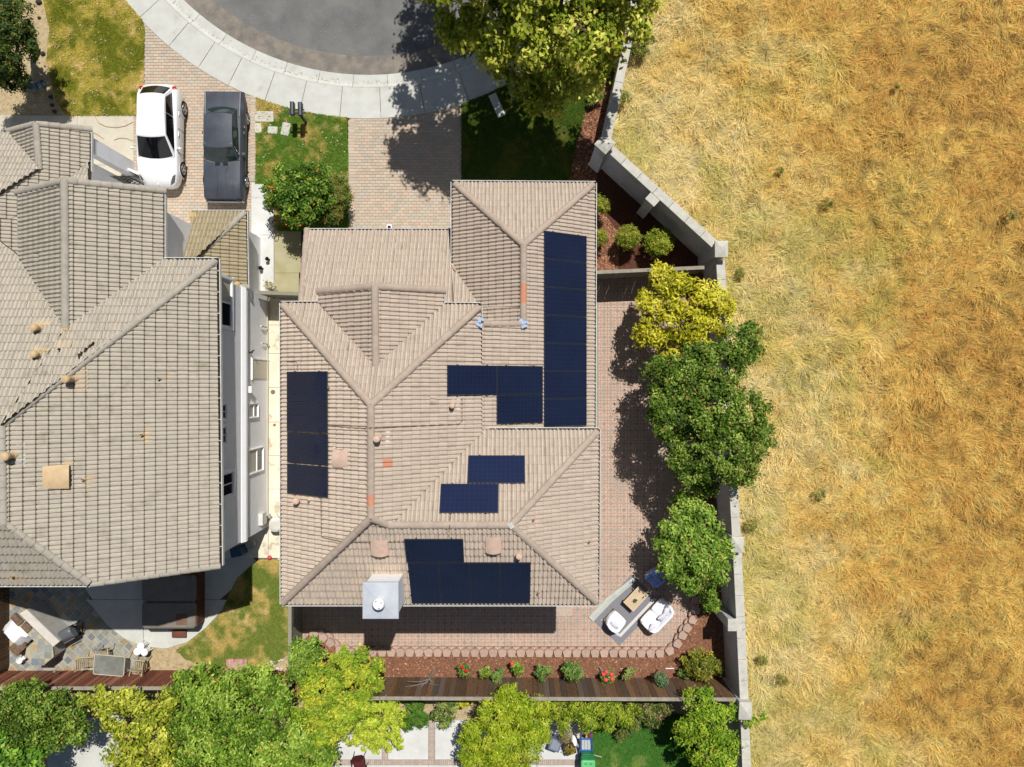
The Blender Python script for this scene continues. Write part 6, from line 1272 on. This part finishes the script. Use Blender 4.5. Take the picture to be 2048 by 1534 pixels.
# ------------------------------------------------------------------ neighbour's garden things
mat('spa_cover', S(150, 140, 128, .75), S(136, 127, 116, .75), 2, .75, bump=.2); mat('spa_wood', S(132, 84, 62, .75), S(108, 66, 50, .75), 4, .7, stretch=(1, 1, 8)); mat('stain_brown', S(140, 112, 90, .75), S(124, 96, 78, .75), 5, .8)
p = P(338, 1205, .95); t = thing('hot_tub', 'square hot tub with grey cover and brown skirt under the eave', 'hot tub', (p.x, p.y, 0))
b = MB(); b.bbox((p.x + .03, p.y + .05, .42), (2.2, 2.2, .84), .12)
sk = b.build('skirt', MT['spa_wood'], t)
for s_ in range(14): b = MB(); b.box((p.x + 1.14, p.y - 1.0 + .155 * s_, .42), (.02, .13, .74)); b.build('skirt_board', MT['spa_wood'], sk)
for hh_, y0, y1 in ((0, -1.15, -.01), (1, .01, 1.15)):
    b = MB(); b.bbox((p.x - .03, p.y + (y0 + y1) / 2, .9), (2.34, y1 - y0, .13), .1); b.build('cover_half', MT['spa_cover'], t)
b = MB(); b.bbox((p.x + .55, p.y - .72, .966), (.5, .5, .012), .02); b.build('cover_patch', MT['stain_brown'], t)
q = P(358, 1268, .15); b = MB(); b.box((q.x, q.y, .14), (.62, .3, .06)); b.box((q.x, q.y + .02, .06), (.56, .24, .1)); tag(b.build('spa_step', MT['spa_wood']), 'small brown wooden step below the hot tub', 'step')
# outdoor kitchen
mat('counter_white', S(226, 220, 208), S(214, 206, 192), 3, .7); mat('stucco_grey', S(186, 182, 174), S(172, 168, 160), 3, .9, bump=.3); mat('grill_grey', S(104, 108, 112, .75), None, 5, .4, spec=.5); mat('rusty', S(150, 124, 100, .7), S(110, 88, 70, .7), 9, .8)
z1 = 1.12; L4 = [(53, 1219), (119, 1283), (106, 1293.5), (38, 1227)]
t = thing('outdoor_kitchen', 'outdoor kitchen island with white raised ledge and slate topped octagonal bar', 'outdoor kitchen', (*G2(75, 1262), 0))
b = MB(); b.prism(px(L4, z1), 0, z1 - .06); b.build('ledge_base', MT['stucco_grey'], t); b = MB(); b.prism(px(L4, z1), z1 - .06, z1); b.build('ledge_top', MT['counter_white'], t)
zc = .95; arm = [(36, 1228), (105, 1294), (107, 1314), (88, 1330), (67, 1331), (50, 1310), (53, 1296), (68, 1282), (22, 1236), (30, 1228)]
b = MB(); b.prism([((x - c_.x) * .97 + c_.x, (y - c_.y) * .97 + c_.y) for c_ in [Vector(G2(70, 1285, zc))] for x, y in px(arm, zc)], 0, zc - .05); b.build('counter_base', MT['stucco_grey'], t)
b = MB(); b.prism(px(arm, zc), zc - .05, zc - .004); b.build('counter_bed', MT['mortar'], t)
w_ = px(arm, zc); x0 = min(a[0] for a in w_); y0 = min(a[1] for a in w_); cme = []
for k in range(2): b = MB(); b.box((0, 0, 0), (.28, .28, .012)); cme.append(b.mesh('counter_tile', MT[('slate', 'slate_brown')[k]]))
for i in range(12):
    for j in range(14):
        x, y = x0 + .15 + i * .29, y0 + .15 + j * .29
        if all(inside(w_, np.array([x + dx]), np.array([y + dy]))[0] for dx in (-.07, .07) for dy in (-.07, .07)): link('counter_tile', cme[1 if rnd.random() < .25 else 0], t, True, Matrix.Translation((x, y, zc)))
b = MB(); p = P(31, 1233, .95); b.box((p.x + .1, p.y - .1, 1.0), (.5, .3, .1), -.8); b.box((p.x + .5, p.y - .45, .99), (.4, .3, .06), -.8); b.build('grill_grate', MT['rusty'], t)
mat('cloth_white', S(250, 250, 250, .85), None, 3, .8, bump=.3, bscale=9)
p = P(26, 1268, 1.1); b = MB()
V = []; nn = 9
for j in range(nn):
    for i in range(nn):
        u_, v_ = i / (nn - 1) * 2 - 1, j / (nn - 1) * 2 - 1; r_ = max(abs(u_), abs(v_)); V.append((u_ * .42 * (1 - .06 * abs(v_)), v_ * .62, (1.15 - .55 * max(0, r_ - .55) ** 1.2 / .4) + rnd.uniform(-.03, .03)))
b.add(V, [(j * nn + i, j * nn + i + 1, (j + 1) * nn + i + 1, (j + 1) * nn + i) for j in range(nn - 1) for i in range(nn - 1)], Matrix.Translation((p.x, p.y, 0)) @ Matrix.Rotation(.78, 4, 'Z')); tag(b.build('grill_cover', MT['cloth_white'], smooth=True), 'bright white cover draped over a grill behind the outdoor bar', 'cover')
b = MB(); p = P(44, 1290, .5); b.box((p.x, p.y, .55), (.5, .6, .5), -.8); b.box((p.x + .25, p.y + .2, .82), (.3, .2, .04), -.8); tag(b.build('rusty_grill', MT['rusty']), 'rusty open grill box between the white cover and the bar', 'grill')
p = P(127, 1272, .95); t = thing('barbecue_grill', 'dark grey cart barbecue with rounded lid on the slate patio', 'barbecue', (p.x, p.y, 0))
V = []; nn = 7; b = MB()
for j in range(nn):
    a_ = math.pi * j / (nn - 1)
    for xx in (-.32, -.26, .26, .32): V.append((xx, .26 * math.cos(a_), .72 + (.24 if abs(xx) < .3 else .17) * math.sin(a_)))
b.add(V, [(j * 4 + i, (j + 1) * 4 + i, (j + 1) * 4 + i + 1, j * 4 + i + 1) for j in range(nn - 1) for i in range(3)] + [tuple(j * 4 for j in range(nn))[::-1], tuple(j * 4 + 3 for j in range(nn))], Matrix.Translation((p.x, p.y, 0)) @ Matrix.Rotation(.5, 4, 'Z')); b.build('lid', MT['grill_grey'], t, smooth=True)
b = MB(); b.box((p.x, p.y, .64), (.64, .5, .16), .5); b.build('firebox', MT['grill_grey'], t); b = MB(); q = Matrix.Rotation(.5, 4, 'Z') @ Vector((.02, -.3, .8)); b.tube([(p.x + q.x - .22, p.y + q.y - .12, .8), (p.x + q.x + .22, p.y + q.y + .12, .8)], .02, 6); b.build('handle', MT['alloy'], t)
for dx, dy in ((-.26, -.2), (.26, -.2), (-.26, .2), (.26, .2)): q = Matrix.Rotation(.5, 4, 'Z') @ Vector((dx, dy, 0)); b = MB(); b.tube([(p.x + q.x, p.y + q.y, .58), (p.x + q.x * 1.2, p.y + q.y * 1.2, 0)], .02, 6); b.build('leg', MT['car_dark'], t)
q = P(163, 1267, .1); b = MB(); b.tube([(p.x + .3, p.y + .1, .3), (q.x, q.y, .12)], .018, 6); b.tube([(p.x + .35, p.y + .35, .12), (q.x, q.y, .1)], .018, 6); b.build('frame', MT['car_dark'], t)
for s_ in (0, 1): b = MB(); b.lathe([(.1, -.025), (.1, .025)], 14, Matrix.Translation((q.x - .35 * s_, q.y + .3 * s_, .1)) @ Matrix.Rotation(math.pi / 2, 4, 'X')); b.lathe([(.05, -.03), (.05, .03)], 10, Matrix.Translation((q.x - .35 * s_, q.y + .3 * s_, .1)) @ Matrix.Rotation(math.pi / 2, 4, 'X')); b.build('wheel', MT['rubber'], t)
# glass table and slatted chairs
mat('frame_cream', S(214, 204, 178), S(196, 186, 160), 5, .6); mat('frosted', S(176, 180, 172, .7), S(150, 152, 142, .7), 2.2, .15, spec=.6); mat('slat_wood', S(190, 172, 140, .75), S(160, 144, 116, .75), 6, .8)
g = MT['frosted'].node_tree.nodes['Principled BSDF']; g.inputs['Alpha'].default_value = .62
p = P(218, 1331, .72); t = thing('garden_table', 'rectangular glass topped garden table by the red-brown fence', 'table', (p.x, p.y, 0)); hx, hy = 31 * .96 * K, 20 * .96 * K
b = MB(); b.bbox((p.x, p.y, .712), (2 * hx - .04, 2 * hy - .04, .012), .004, -.08); b.build('glass_top', MT['frosted'], t)
b = MB(); Rz = Matrix.Translation((p.x, p.y, 0)) @ Matrix.Rotation(-.08, 4, 'Z'); c_ = [Rz @ Vector(v) for v in ((-hx, -hy + .05, .71), (-hx + .05, -hy, .71), (hx - .05, -hy, .71), (hx, -hy + .05, .71), (hx, hy - .05, .71), (hx - .05, hy, .71), (-hx + .05, hy, .71), (-hx, hy - .05, .71), (-hx, -hy + .05, .71))]; b.tube(c_, .02, 6, False); b.build('rim', MT['frame_cream'], t)
for sx in (-1, 1):
    for sy in (-1, 1): b = MB(); b.tube([Rz @ Vector((sx * (hx - .08), sy * (hy - .08), .7)), Rz @ Vector((sx * (hx - .02), sy * (hy - .02), 0))], .018, 6); b.build('leg', MT['frame_cream'], t)
def slat_chair(loc, rz, label):
    t = thing('garden_chair', label, 'chair', loc, rz, 'slatted garden chairs around the glass table')
    for k in range(6): b = MB(); b.box((0, -.2 + k * .082, .43), (.46, .055, .018)); b.build('seat_slat', MT['slat_wood'], t, False)
    for k in range(5): b = MB(); b.box((0, .25 + .028 * k, .5 + k * .085), (.46, .02, .055)); b.build('back_slat', MT['slat_wood'], t, False)
    for s in (-1, 1):
        b = MB(); b.tube([(s * .25, -.24, 0), (s * .25, -.22, .6), (s * .25, -.1, .64), (s * .25, .28, .62), (s * .25, .24, .4), (s * .25, .3, 0)], .018, 6); b.build('side_frame', MT['frame_cream'], t, False)
        b = MB(); b.tube([(s * .24, .22, .4), (s * .24, .4, .95)], .016, 6); b.build('back_post', MT['frame_cream'], t, False)
    return t
ch0 = slat_chair((*G2(182, 1322, .4), .02), math.pi / 2 * 1.02, 'slatted chair tucked against the left end of the glass table')
copy_tree(ch0, (*G2(280, 1328, .4), .02), -math.pi / 2 - .12, 'slatted chair at the right end of the glass table'); copy_tree(ch0, (*G2(275, 1350, .4), .0), -.25, 'slatted chair lying against the fence right of the table'); copy_tree(ch0, (*G2(212, 1306, .35), .02), 0.1, 'slatted chair behind the glass table, toward the slate tiles')
mat('plastic_white', S(248, 248, 244, .85), None, 3, .5)
for k, (x, y, lb) in enumerate(((282, 1292, 'white round plastic stool farthest from the table of the three'), (275, 1303, 'white round plastic stool, left one of the front pair'), (289, 1304, 'white round plastic stool, right one of the front pair'))):
    p = P(x, y, .45); b = MB(); b.lathe([(.1, .1), (.13, .44), (.16, .45), (.165, .48), (.15, .5)], 16, Matrix.Translation((p.x, p.y, 0))); r_ = thing('stool', lb, 'stool', (p.x, p.y, .02), group='three white stools by the round patio'); b2 = b; o = b.build('seat', MT['plastic_white'], r_, smooth=True)
    for q in range(3): b = MB(); a_ = q * 2.09; b.tube([(p.x + .1 * math.cos(a_), p.y + .1 * math.sin(a_), .42), (p.x + .17 * math.cos(a_), p.y + .17 * math.sin(a_), 0)], .02, 6); b.build('leg', MT['plastic_white'], r_)
p = P(39, 1321, .3); t = thing('bucket', 'white bucket with tipped lid by the octagonal bar', 'bucket', (p.x, p.y, 0)); b = MB(); b.lathe([(.1, 0), (.13, .3), (.14, .3), (.14, .33), (.12, .33), (.1, .2)], 14, Matrix.Translation((p.x, p.y, 0))); b.build('pail', MT['plastic_white'], t, smooth=True); b = MB(); b.box((p.x + .16, p.y + .12, .3), (.2, .16, .1), .5); b.build('lid', MT['plastic_white'], t)
p = P(106, 1345, 1.0); b = MB(); b.ball((p.x, p.y, .9), .06, 8, 6); b.tube([(p.x, p.y, .9), (p.x + .2, p.y + .2, .95)], .012, 5); tag(b.build('garden_sprayer', MT['pot_blue']), 'small blue white sprayer hanging on the red-brown fence', 'sprayer')
# brick stack, red ball, pebbles, white cart
t = thing('brick_stack', 'low stack of striped red and white bricks at the lawn end', 'bricks', (*G2(473, 1331), 0))
mat('brick_red', S(206, 172, 156), S(190, 152, 138), 8, .9, var=.12, c3=S(178, 110, 96), c3f=.4)
for i in range(9):
    for j in range(4): p = P(455 + i * 4.6, 1323.5 + j * 5.4, .12); b = MB(); b.box((p.x, p.y, .06 + rnd.uniform(0, .03)), (.098, .23, .12), rnd.gauss(0, .03)); b.build('brick', MT['brick_red'], t)
p = P(539, 1115, .1); b = MB(); b.ball((p.x, p.y, .1), .1, 16, 10); tag(b.build('ball', mat('ball_red', S(226, 84, 90), None, 4, .4), smooth=True), 'pinkish red ball where the passage meets the back lawn', 'ball')
p = P(557, 1118, .04); b = MB(); b.ball((p.x, p.y, .05), .035, 8, 6); tag(b.build('golf_ball', MT['plastic_white']), 'tiny white ball near the house corner at the passage end', 'ball')
pb_ = thing('pebble_heap', 'heap of pale pebbles at the foot of the grey fence corner', 'pebbles', (*G2(556, 1330), 0))
for k in range(14): p = P(556 + rnd.uniform(-14, 16), 1330 + rnd.uniform(-10, 14), .03); b = MB(); b.ball((p.x, p.y, .03), rnd.uniform(.03, .08), 7, 5, (1.2, .9, .6)); b.build('pebble', MT['stone'], pb_)
t = thing('hand_cart', 'white plastic yard cart standing in the side passage', 'cart', (*G2(548, 1045), 0)); p = P(549, 1048, .6)
b = MB(); b.bbox((p.x + .02, p.y - .05, .45), (.52, .62, .4), .12); b.build('tub', MT['plastic_white'], t, smooth=True); b = MB(); b.bbox((p.x + .02, p.y - .05, .655), (.4, .48, .02), .06); b.build('tub_floor', MT['counter_white'], t)
b = MB(); b.tube([(p.x - .2, p.y + .2, .5), (p.x - .15, p.y + .5, .8), (p.x + .15, p.y + .5, .8), (p.x + .22, p.y + .2, .5)], .02, 6); b.build('handle', MT['gutter_white'], t)
for s in (-1, 1): b = MB(); b.lathe([(.14, -.03), (.14, .03)], 14, Matrix.Translation((p.x + s * .3, p.y + .1, .14)) @ Matrix.Rotation(math.pi / 2, 4, 'Y')); b.build('wheel', MT['rubber'], t)
p = P(470, 1082, 0); b = MB(); b.bbox((p.x + .3, p.y - .35, .35), (.5, .4, .7), .04, .2); tag(b.build('storage_box', mat('box_blue', S(60, 90, 130, .7), None, 4, .6)), 'blue storage box in the shade at the house corner', 'storage box')
p = P(507, 1085, 0); b = MB(); b.lathe([(.14, 0), (.18, .4), (.2, .42), (.16, .42)], 14, Matrix.Translation((p.x, p.y, .02))); tag(b.build('planter_pot', MT['stucco_grey']), 'grey planter pot in the shade of the side wall corner', 'pot')

# ------------------------------------------------------------------ patio sofa set
mat('rug_grey', S(150, 150, 156, .75), S(136, 136, 142, .75), 30, .95, bump=.3, bscale=120); mat('rug_white', S(226, 224, 220), S(214, 212, 208), 30, .95, bump=.3, bscale=120); mat('rug_back', S(206, 208, 198), S(188, 192, 182), 3, .95, bump=.3)
mat('wood_light', S(228, 204, 170), S(216, 190, 154), 4, .6, var=.06, stretch=(1, 1, 1)); mat('wood_side', S(176, 136, 92), S(160, 120, 80), 5, .7); mat('cushion', S(246, 246, 248, .85), S(240, 240, 244, .85), 3, .9, bump=.15, bscale=30); mat('cushion_shade_blue', S(168, 190, 236, .85), S(150, 174, 226, .85), 3, .9, bump=.15, bscale=30); mat('pillow', S(232, 232, 238, .85), S(222, 222, 230, .85), 4, .9, bump=.2, bscale=30)
Z8 = lambda x, y, z=0.0: P(1180 + x / 8, 1120 + y / 8, z)
UA = math.radians(46.5); ur = Matrix.Rotation(UA, 4, 'Z')
rc = Z8(560, 800); t = thing('outdoor_rug', 'grey outdoor rug with white border under the patio table', 'rug', (rc.x, rc.y, .0), UA)
b = MB(); b.box((.02, -.02, .008), (2.66, 1.78, .012)); b.build('rug_field', MT['rug_grey'], t, False)
for yy in (-.62,): b = MB(); b.box((.14, yy, .0165), (2.3, .13, .005)); b.build('border_stripe', MT['rug_white'], t, False)
b = MB(); b.box((-.99, -.05, .0165), (.13, 1.01, .005)); b.build('border_stripe', MT['rug_white'], t, False)
b = MB(); n = 10; V = []
for j in range(n):
    x = -1.34 + 2.62 * j / (n - 1); k_ = .05 * max(0, j - 4)
    for y_, z_ in ((.98 - k_ * .9, .02), (.98 - k_ * .9, .06), (.84 - k_ * .7, .075), (.68 - k_ * .55, .05), (.68 - k_ * .55, .02)): V.append((x, y_, z_))
b.add(V, [(j * 5 + i, (j + 1) * 5 + i, (j + 1) * 5 + i + 1, j * 5 + i + 1) for j in range(n - 1) for i in range(4)] + [(0, 1, 2, 3, 4), tuple(reversed(range((n - 1) * 5, n * 5)))]); b.build('folded_edge', MT['rug_back'], t, False)
# coffee table
tc = Z8(735, 620, .42); t = thing('coffee_table', 'pale slatted wooden coffee table on the grey rug', 'table', (tc.x, tc.y, .015), UA)
for k in range(9): b = MB(); b.box((0, -.27 + k * .0675, .41), (.98, .062, .022)); b.build('slat', MT['wood_light'], t, False)
for s in (-1, 1): b = MB(); b.box((s * .47, 0, .2), (.03, .56, .38)); b.build('end_panel', MT['wood_side'], t, False)
b = MB(); b.box((0, 0, .37), (.9, .5, .03)); b.build('under_shelf', MT['wood_side'], t, False)
p = Z8(725, 642, .5); t = thing('potted_plant', 'small spiky potted plant standing on the coffee table', 'plant', (p.x, p.y, .435)); b = MB(); b.lathe([(.05, .437), (.075, .54), (.068, .54), (.06, .5)], 14, Matrix.Translation((p.x, p.y, 0))); b.build('pot', MT['stucco_grey'], t, smooth=True); b = MB()
for k in range(16):
    a_ = k * 2.4; l_ = rnd.uniform(.07, .15); e_ = rnd.uniform(.25, 1.2); c = Vector((p.x, p.y, .53)); d_ = Vector((math.cos(a_) * math.cos(e_), math.sin(a_) * math.cos(e_), math.sin(e_))); s_v = Vector((-math.sin(a_), math.cos(a_), 0)) * .014
    b.add([c - s_v, c + s_v, c + d_ * l_ * .6 + s_v * 1.2, c + d_ * l_, c + d_ * l_ * .6 - s_v * 1.2], [(0, 1, 2, 3, 4)])
b.build('leaves', mat('succulent', S(96, 124, 74, .7), S(74, 104, 60, .7), 20, .6), t)
def soft(b, c, size, bulge=.05, T=None, n=6):
    "a cushion with rounded, puffed faces"
    x, y, z = size[0] / 2, size[1] / 2, size[2] / 2; V = []; nn = n + 1
    for top in (1, -1):
        for j in range(nn):
            for i in range(nn):
                u, v = i / n * 2 - 1, j / n * 2 - 1; rr = (1 - abs(u) ** 4) * (1 - abs(v) ** 4)
                V.append((c[0] + u * x * (1 - .08 * abs(v) ** 4), c[1] + v * y * (1 - .08 * abs(u) ** 4), c[2] + top * (z * (.55 + .45 * min(1, rr * 2.2)) + bulge * rr)))
    Fs = [(j * nn + i, j * nn + i + 1, (j + 1) * nn + i + 1, (j + 1) * nn + i) for j in range(n) for i in range(n)]; o = nn * nn
    Fs += [tuple(reversed([q + o for q in f])) for f in Fs]; bd = [i for i in range(nn)] + [j * nn + n for j in range(1, nn)] + [n * nn + i for i in range(n - 1, -1, -1)] + [j * nn for j in range(n - 1, 0, -1)]
    Fs += [(bd[(k + 1) % len(bd)], bd[k], bd[k] + o, bd[(k + 1) % len(bd)] + o) for k in range(len(bd))]
    b.add(V, Fs, T)
def seat(name, loc, rz, w, d, label, cat, pillows, cu='cushion', pi='pillow'):
    "front at +y, curved backrest at -y"
    t = thing(name, label, cat, loc, rz)
    b = MB(); b.bbox((0, .0, .2), (w * .94, d * .9, .1), .03); b.build('base_frame', MT['wood_side'], t, False)
    for sx in (-1, 1):
        for sy in (-1, 1): b = MB(); b.tube([(sx * w * .42, sy * d * .38, .18), (sx * w * .44, sy * d * .42, 0)], .028, 6); b.build('leg', MT['wood_side'], t, False)
    k = 2 if w > 1.2 else 1
    for i in range(k): b = MB(); soft(b, ((-.5 + (i + .5) / k) * w * .92, .06, .36), (w * .92 / k - .01, d * .82, .17), .03); b.build('seat_cushion', MT[cu], t, False, True)
    V = []; pth = [(-w / 2 + .03, d * .36), (-w / 2, d * .1), (-w / 2 + .02, -d * .2), (-w / 2 + .12, -d * .42), (-w / 2 + .3, -d / 2), (w / 2 - .3, -d / 2), (w / 2 - .12, -d * .42), (w / 2 - .02, -d * .2), (w / 2, d * .1), (w / 2 - .03, d * .36)]
    b = MB(); m_ = 6
    for i, (x, y) in enumerate(pth):
        a = Vector(pth[max(i - 1, 0)]); c = Vector(pth[min(i + 1, len(pth) - 1)]); tt = (c - a).normalized(); nr = Vector((-tt.y, tt.x)); bk = min(1, max(0, (-y / d + .1) / .45)); hz = .52 + .2 * bk
        for o_, z_ in ((0, .24), (0, hz - .04), (.03, hz), (.1, hz), (.14, hz - .05), (.14, .24)): V.append((x + nr.x * o_, y + nr.y * o_, z_))
    b.add(V, [(i * m_ + j, i * m_ + (j + 1) % m_, (i + 1) * m_ + (j + 1) % m_, (i + 1) * m_ + j) for i in range(len(pth) - 1) for j in range(m_)] + [tuple(reversed(range(m_))), tuple(range((len(pth) - 1) * m_, len(pth) * m_))]); b.build('backrest', MT[cu], t, False, True)
    for x, y, a, s in pillows:
        b = MB(); soft(b, (0, 0, 0), (s, s, .1), .05, Matrix.Translation((x, y, .56)) @ Matrix.Rotation(a, 4, 'Z') @ Matrix.Rotation(.9, 4, 'X')); b.build('pillow', MT[pi], t, False, True)
    return t
sc_ = Z8(1085, 905, .55); seat('sofa', (sc_.x, sc_.y, .015), UA, 1.5, .86, 'white two-seat outdoor sofa with loose pillows', 'sofa', [(-.5, -.14, .3, .36), (.12, -.16, -.2, .42), (.42, -.12, .5, .38)])
ac = Z8(408, 1000, .5); seat('armchair', (ac.x, ac.y, .015), UA - math.pi / 2, .78, .76, 'white rounded outdoor armchair in full sun beside the rug', 'armchair', [(0, -.14, .1, .4)])
a2 = Z8(1055, 292, .5); seat('armchair', (a2.x, a2.y, .015), UA + math.pi / 2, .76, .74, 'white outdoor armchair tinted shade blue under the fresh green tree', 'armchair', [(0, -.12, 0, .42)], 'cushion_shade_blue', 'cushion_shade_blue')  # white chair; blue of the tree shade is put into its cushion colour

# ------------------------------------------------------------------ south neighbour's garden things
mat('bin_grey', S(150, 158, 166, .75), None, 4, .5); mat('bin_rim', S(110, 124, 158, .75), None, 4, .5); mat('planter_brown', S(104, 76, 54, .7), S(84, 60, 44, .7), 7, .8); mat('play_blue', S(70, 112, 196, .8), None, 4, .4); mat('bin_green', S(46, 130, 74, .8), S(40, 118, 66, .8), 3, .45); mat('bin_light', S(112, 200, 130, .85), S(100, 188, 120, .85), 3, .5); mat('toy_red', S(200, 36, 44, .8), None, 4, .5); mat('maroon', S(100, 40, 38, .75), S(84, 32, 32, .75), 6, .8)
p = P(1110, 1492, .6); t = thing('storage_bin', 'grey square plastic bin with bluish rim on the back patio', 'bin', (p.x, p.y, .01), -.35)
b = MB(); b.bbox((0, 0, .28), (.48, .5, .56), .05); b.build('tub', MT['bin_rim'], t, False); b = MB(); b.bbox((0, .02, .585), (.5, .52, .05), .03); b.build('lid', MT['bin_rim'], t, False); b = MB(); b.bbox((0, .03, .613), (.38, .4, .012), .02); b.build('lid_panel', MT['bin_grey'], t, False)
p = P(1140, 1500, .45); t = thing('planter', 'dark brown square planter with an orange green plant', 'planter', (p.x, p.y, .01), .35); b = MB()
for dx, dy, w_, d_ in ((0, .2, .46, .05), (0, -.2, .46, .05), (.205, 0, .05, .36), (-.205, 0, .05, .36)): b.box((dx, dy, .21), (w_, d_, .42))
b.build('box', MT['planter_brown'], t, False); b = MB(); b.box((0, 0, .34), (.36, .36, .02)); b.build('soil', MT['soil'], t, False)
V, col, n = foliage([((0.03, .03, .5), .2)], .12, .045, [T_(84, 92, 30), T_(150, 146, 60), T_(206, 150, 60)], .7, .1, .8, seed=95); link('foliage', np_mesh('foliage', V, np.arange(4 * n).reshape(n, 4), MT['leaf'], col), t, False)
p = P(1149, 1484, .3); b = MB(); soft(b, (0, 0, .16), (.3, .46, .24), .06, Matrix.Translation((p.x, p.y, 0)) @ Matrix.Rotation(-.15, 4, 'Z')); tag(b.build('sack', MT['plastic_white'], smooth=True), 'lumpy white sack standing behind the brown planter', 'sack')
plant('plant', 'wispy dry stems behind the white sack', 'plant', [(1126, 1472, 12, .8), (1136, 1466, 10, .8)], (.12, .03), [T_(110, 108, 60), T_(150, 146, 90), T_(176, 170, 120)], None, .02, 0, seed=96, clump=.12, dens=.5, limbs=3, trunkname='stem', limbname='branch')
p0, p1_ = P(1172, 1508, .1), P(1172, 1462, 1.2); t = thing('play_slide', 'blue and white toddler play frame with a short slide', 'play frame', (p0.x, p0.y, .02))
for s in (-1, 1):
    b = MB(); b.tube([P(1172 + s * 13, 1512, .08), P(1172 + s * 11, 1482, .75), P(1172 + s * 9.5, 1460, 1.2)], .04, 7); b.tube([P(1172 + s * 11, 1480, .75), P(1172 + s * 13, 1478, .0)], .035, 7); b.build('blue_rail', MT['play_blue'], t)
for y_, z_ in ((1478, .8), (1462, 1.2), (1500, .32)): b = MB(); b.tube([P(1161, y_, z_), P(1183, y_, z_)], .035, 7); b.build('blue_rail', MT['play_blue'], t)
for k in range(3): b = MB(); b.add([P(1163.5 + k * 6, 1480, .74), P(1169 + k * 6, 1480, .74), P(1169 + k * 6, 1500, .3), P(1163.5 + k * 6, 1500, .3)], [(3, 2, 1, 0)]); b.build('slide_panel', MT['plastic_white'], t)
b = MB(); c = P(1172, 1456, 1.0); b.bbox((c.x, c.y, 1.0), (.5, .2, .3), .05); b.build('roof_panel', MT['plastic_white'], t); b = MB(); c = P(1175, 1506, .2); b.bbox((c.x, c.y, .16), (.34, .16, .1), .03); b.build('slide_foot', MT['plastic_white'], t)
p = P(1181, 1469, .9); b = MB(); b.ball((p.x, p.y, .95), .1, 10, 7, (1, .9, .8)); b.tube([(p.x, p.y, .9), (p.x - .08, p.y - .12, .8)], .04, 6); tag(b.build('toy', MT['toy_red']), 'red toy hanging on the blue play frame', 'toy')
p = P(1176, 1528, .9); t = thing('wheelie_bin', 'green wheelie bin with a lighter green lid at the bottom edge', 'bin', (p.x, p.y, .01))
b = MB(); V = [(-.24, -.3, .05), (.24, -.3, .05), (.24, .26, .05), (-.24, .26, .05), (-.29, -.36, .9), (.29, -.36, .9), (.29, .3, .9), (-.29, .3, .9)]; b.add(V, [(3, 2, 1, 0), (4, 5, 6, 7)] + [(i, (i + 1) % 4, 4 + (i + 1) % 4, 4 + i) for i in range(4)]); b.build('body', MT['bin_green'], t, False)
b = MB(); b.bbox((0, -.1, .95), (.62, .6, .1), .05); b.build('lid', MT['bin_light'], t, False); b = MB(); b.tube([(-.24, .34, .86), (-.24, .42, .92), (.24, .42, .92), (.24, .34, .86)], .025, 6); b.box((0, .28, .92), (.56, .22, .04)); b.build('handle', MT['bin_green'], t, False)
for s in (-1, 1):
    b = MB(); b.lathe([(.12, -.025), (.12, .025)], 14, Matrix.Translation((s * .27, .3, .12)) @ Matrix.Rotation(math.pi / 2, 4, 'Y')); b.build('wheel', MT['rubber'], t, False); b = MB(); b.box((s * .11, .06, 1.003), (.09, .03, .012)); b.build('lid_slot', MT['dark_hole'], t, False)
b = MB(); b.tube([P(1174, 1507, .35), P(1203, 1514, .12)], .025, 6); tag(b.build('pole', MT['dry_stem']), 'pale wooden pole lying from the play frame onto the lawn', 'pole')
p = P(718, 1526, .5); t = thing('garden_chair', 'maroon cushioned garden chair cut by the bottom edge', 'chair', (p.x, p.y, .01), .15); b = MB(); soft(b, (0, 0, .42), (.52, .5, .12), .04); b.build('seat', MT['maroon'], t, False, True); b = MB(); soft(b, (0, .27, .72), (.5, .1, .55), .03); b.build('backrest', MT['maroon'], t, False, True)
for sx in (-1, 1):
    for sy in (-1, 1): b = MB(); b.tube([(sx * .24, sy * .24, .4), (sx * .27, sy * .28, 0)], .02, 6); b.build('leg', MT['car_dark'], t, False)
    b = MB(); b.tube([(sx * .29, -.24, .4), (sx * .3, -.2, .62), (sx * .3, .24, .64)], .022, 6); b.build('armrest', MT['car_dark'], t, False)
b = MB(); p = P(1321, 1434, .15); b.box((p.x, p.y, .1), (.36, .24, .2), .1); tag(b.build('paver_block', mat('block_pink', S(222, 160, 138), None, 4, .9)), 'pink concrete block at the edge of the green lawn', 'block')
b = MB(); b.prism(px([(1398, 1470), (1412, 1475), (1416, 1560), (1404, 1560)]), -.05, .05); tag(b.build('lawn_edging', MT['brick_red']), 'narrow brick edging running under the corner tree', 'edging')
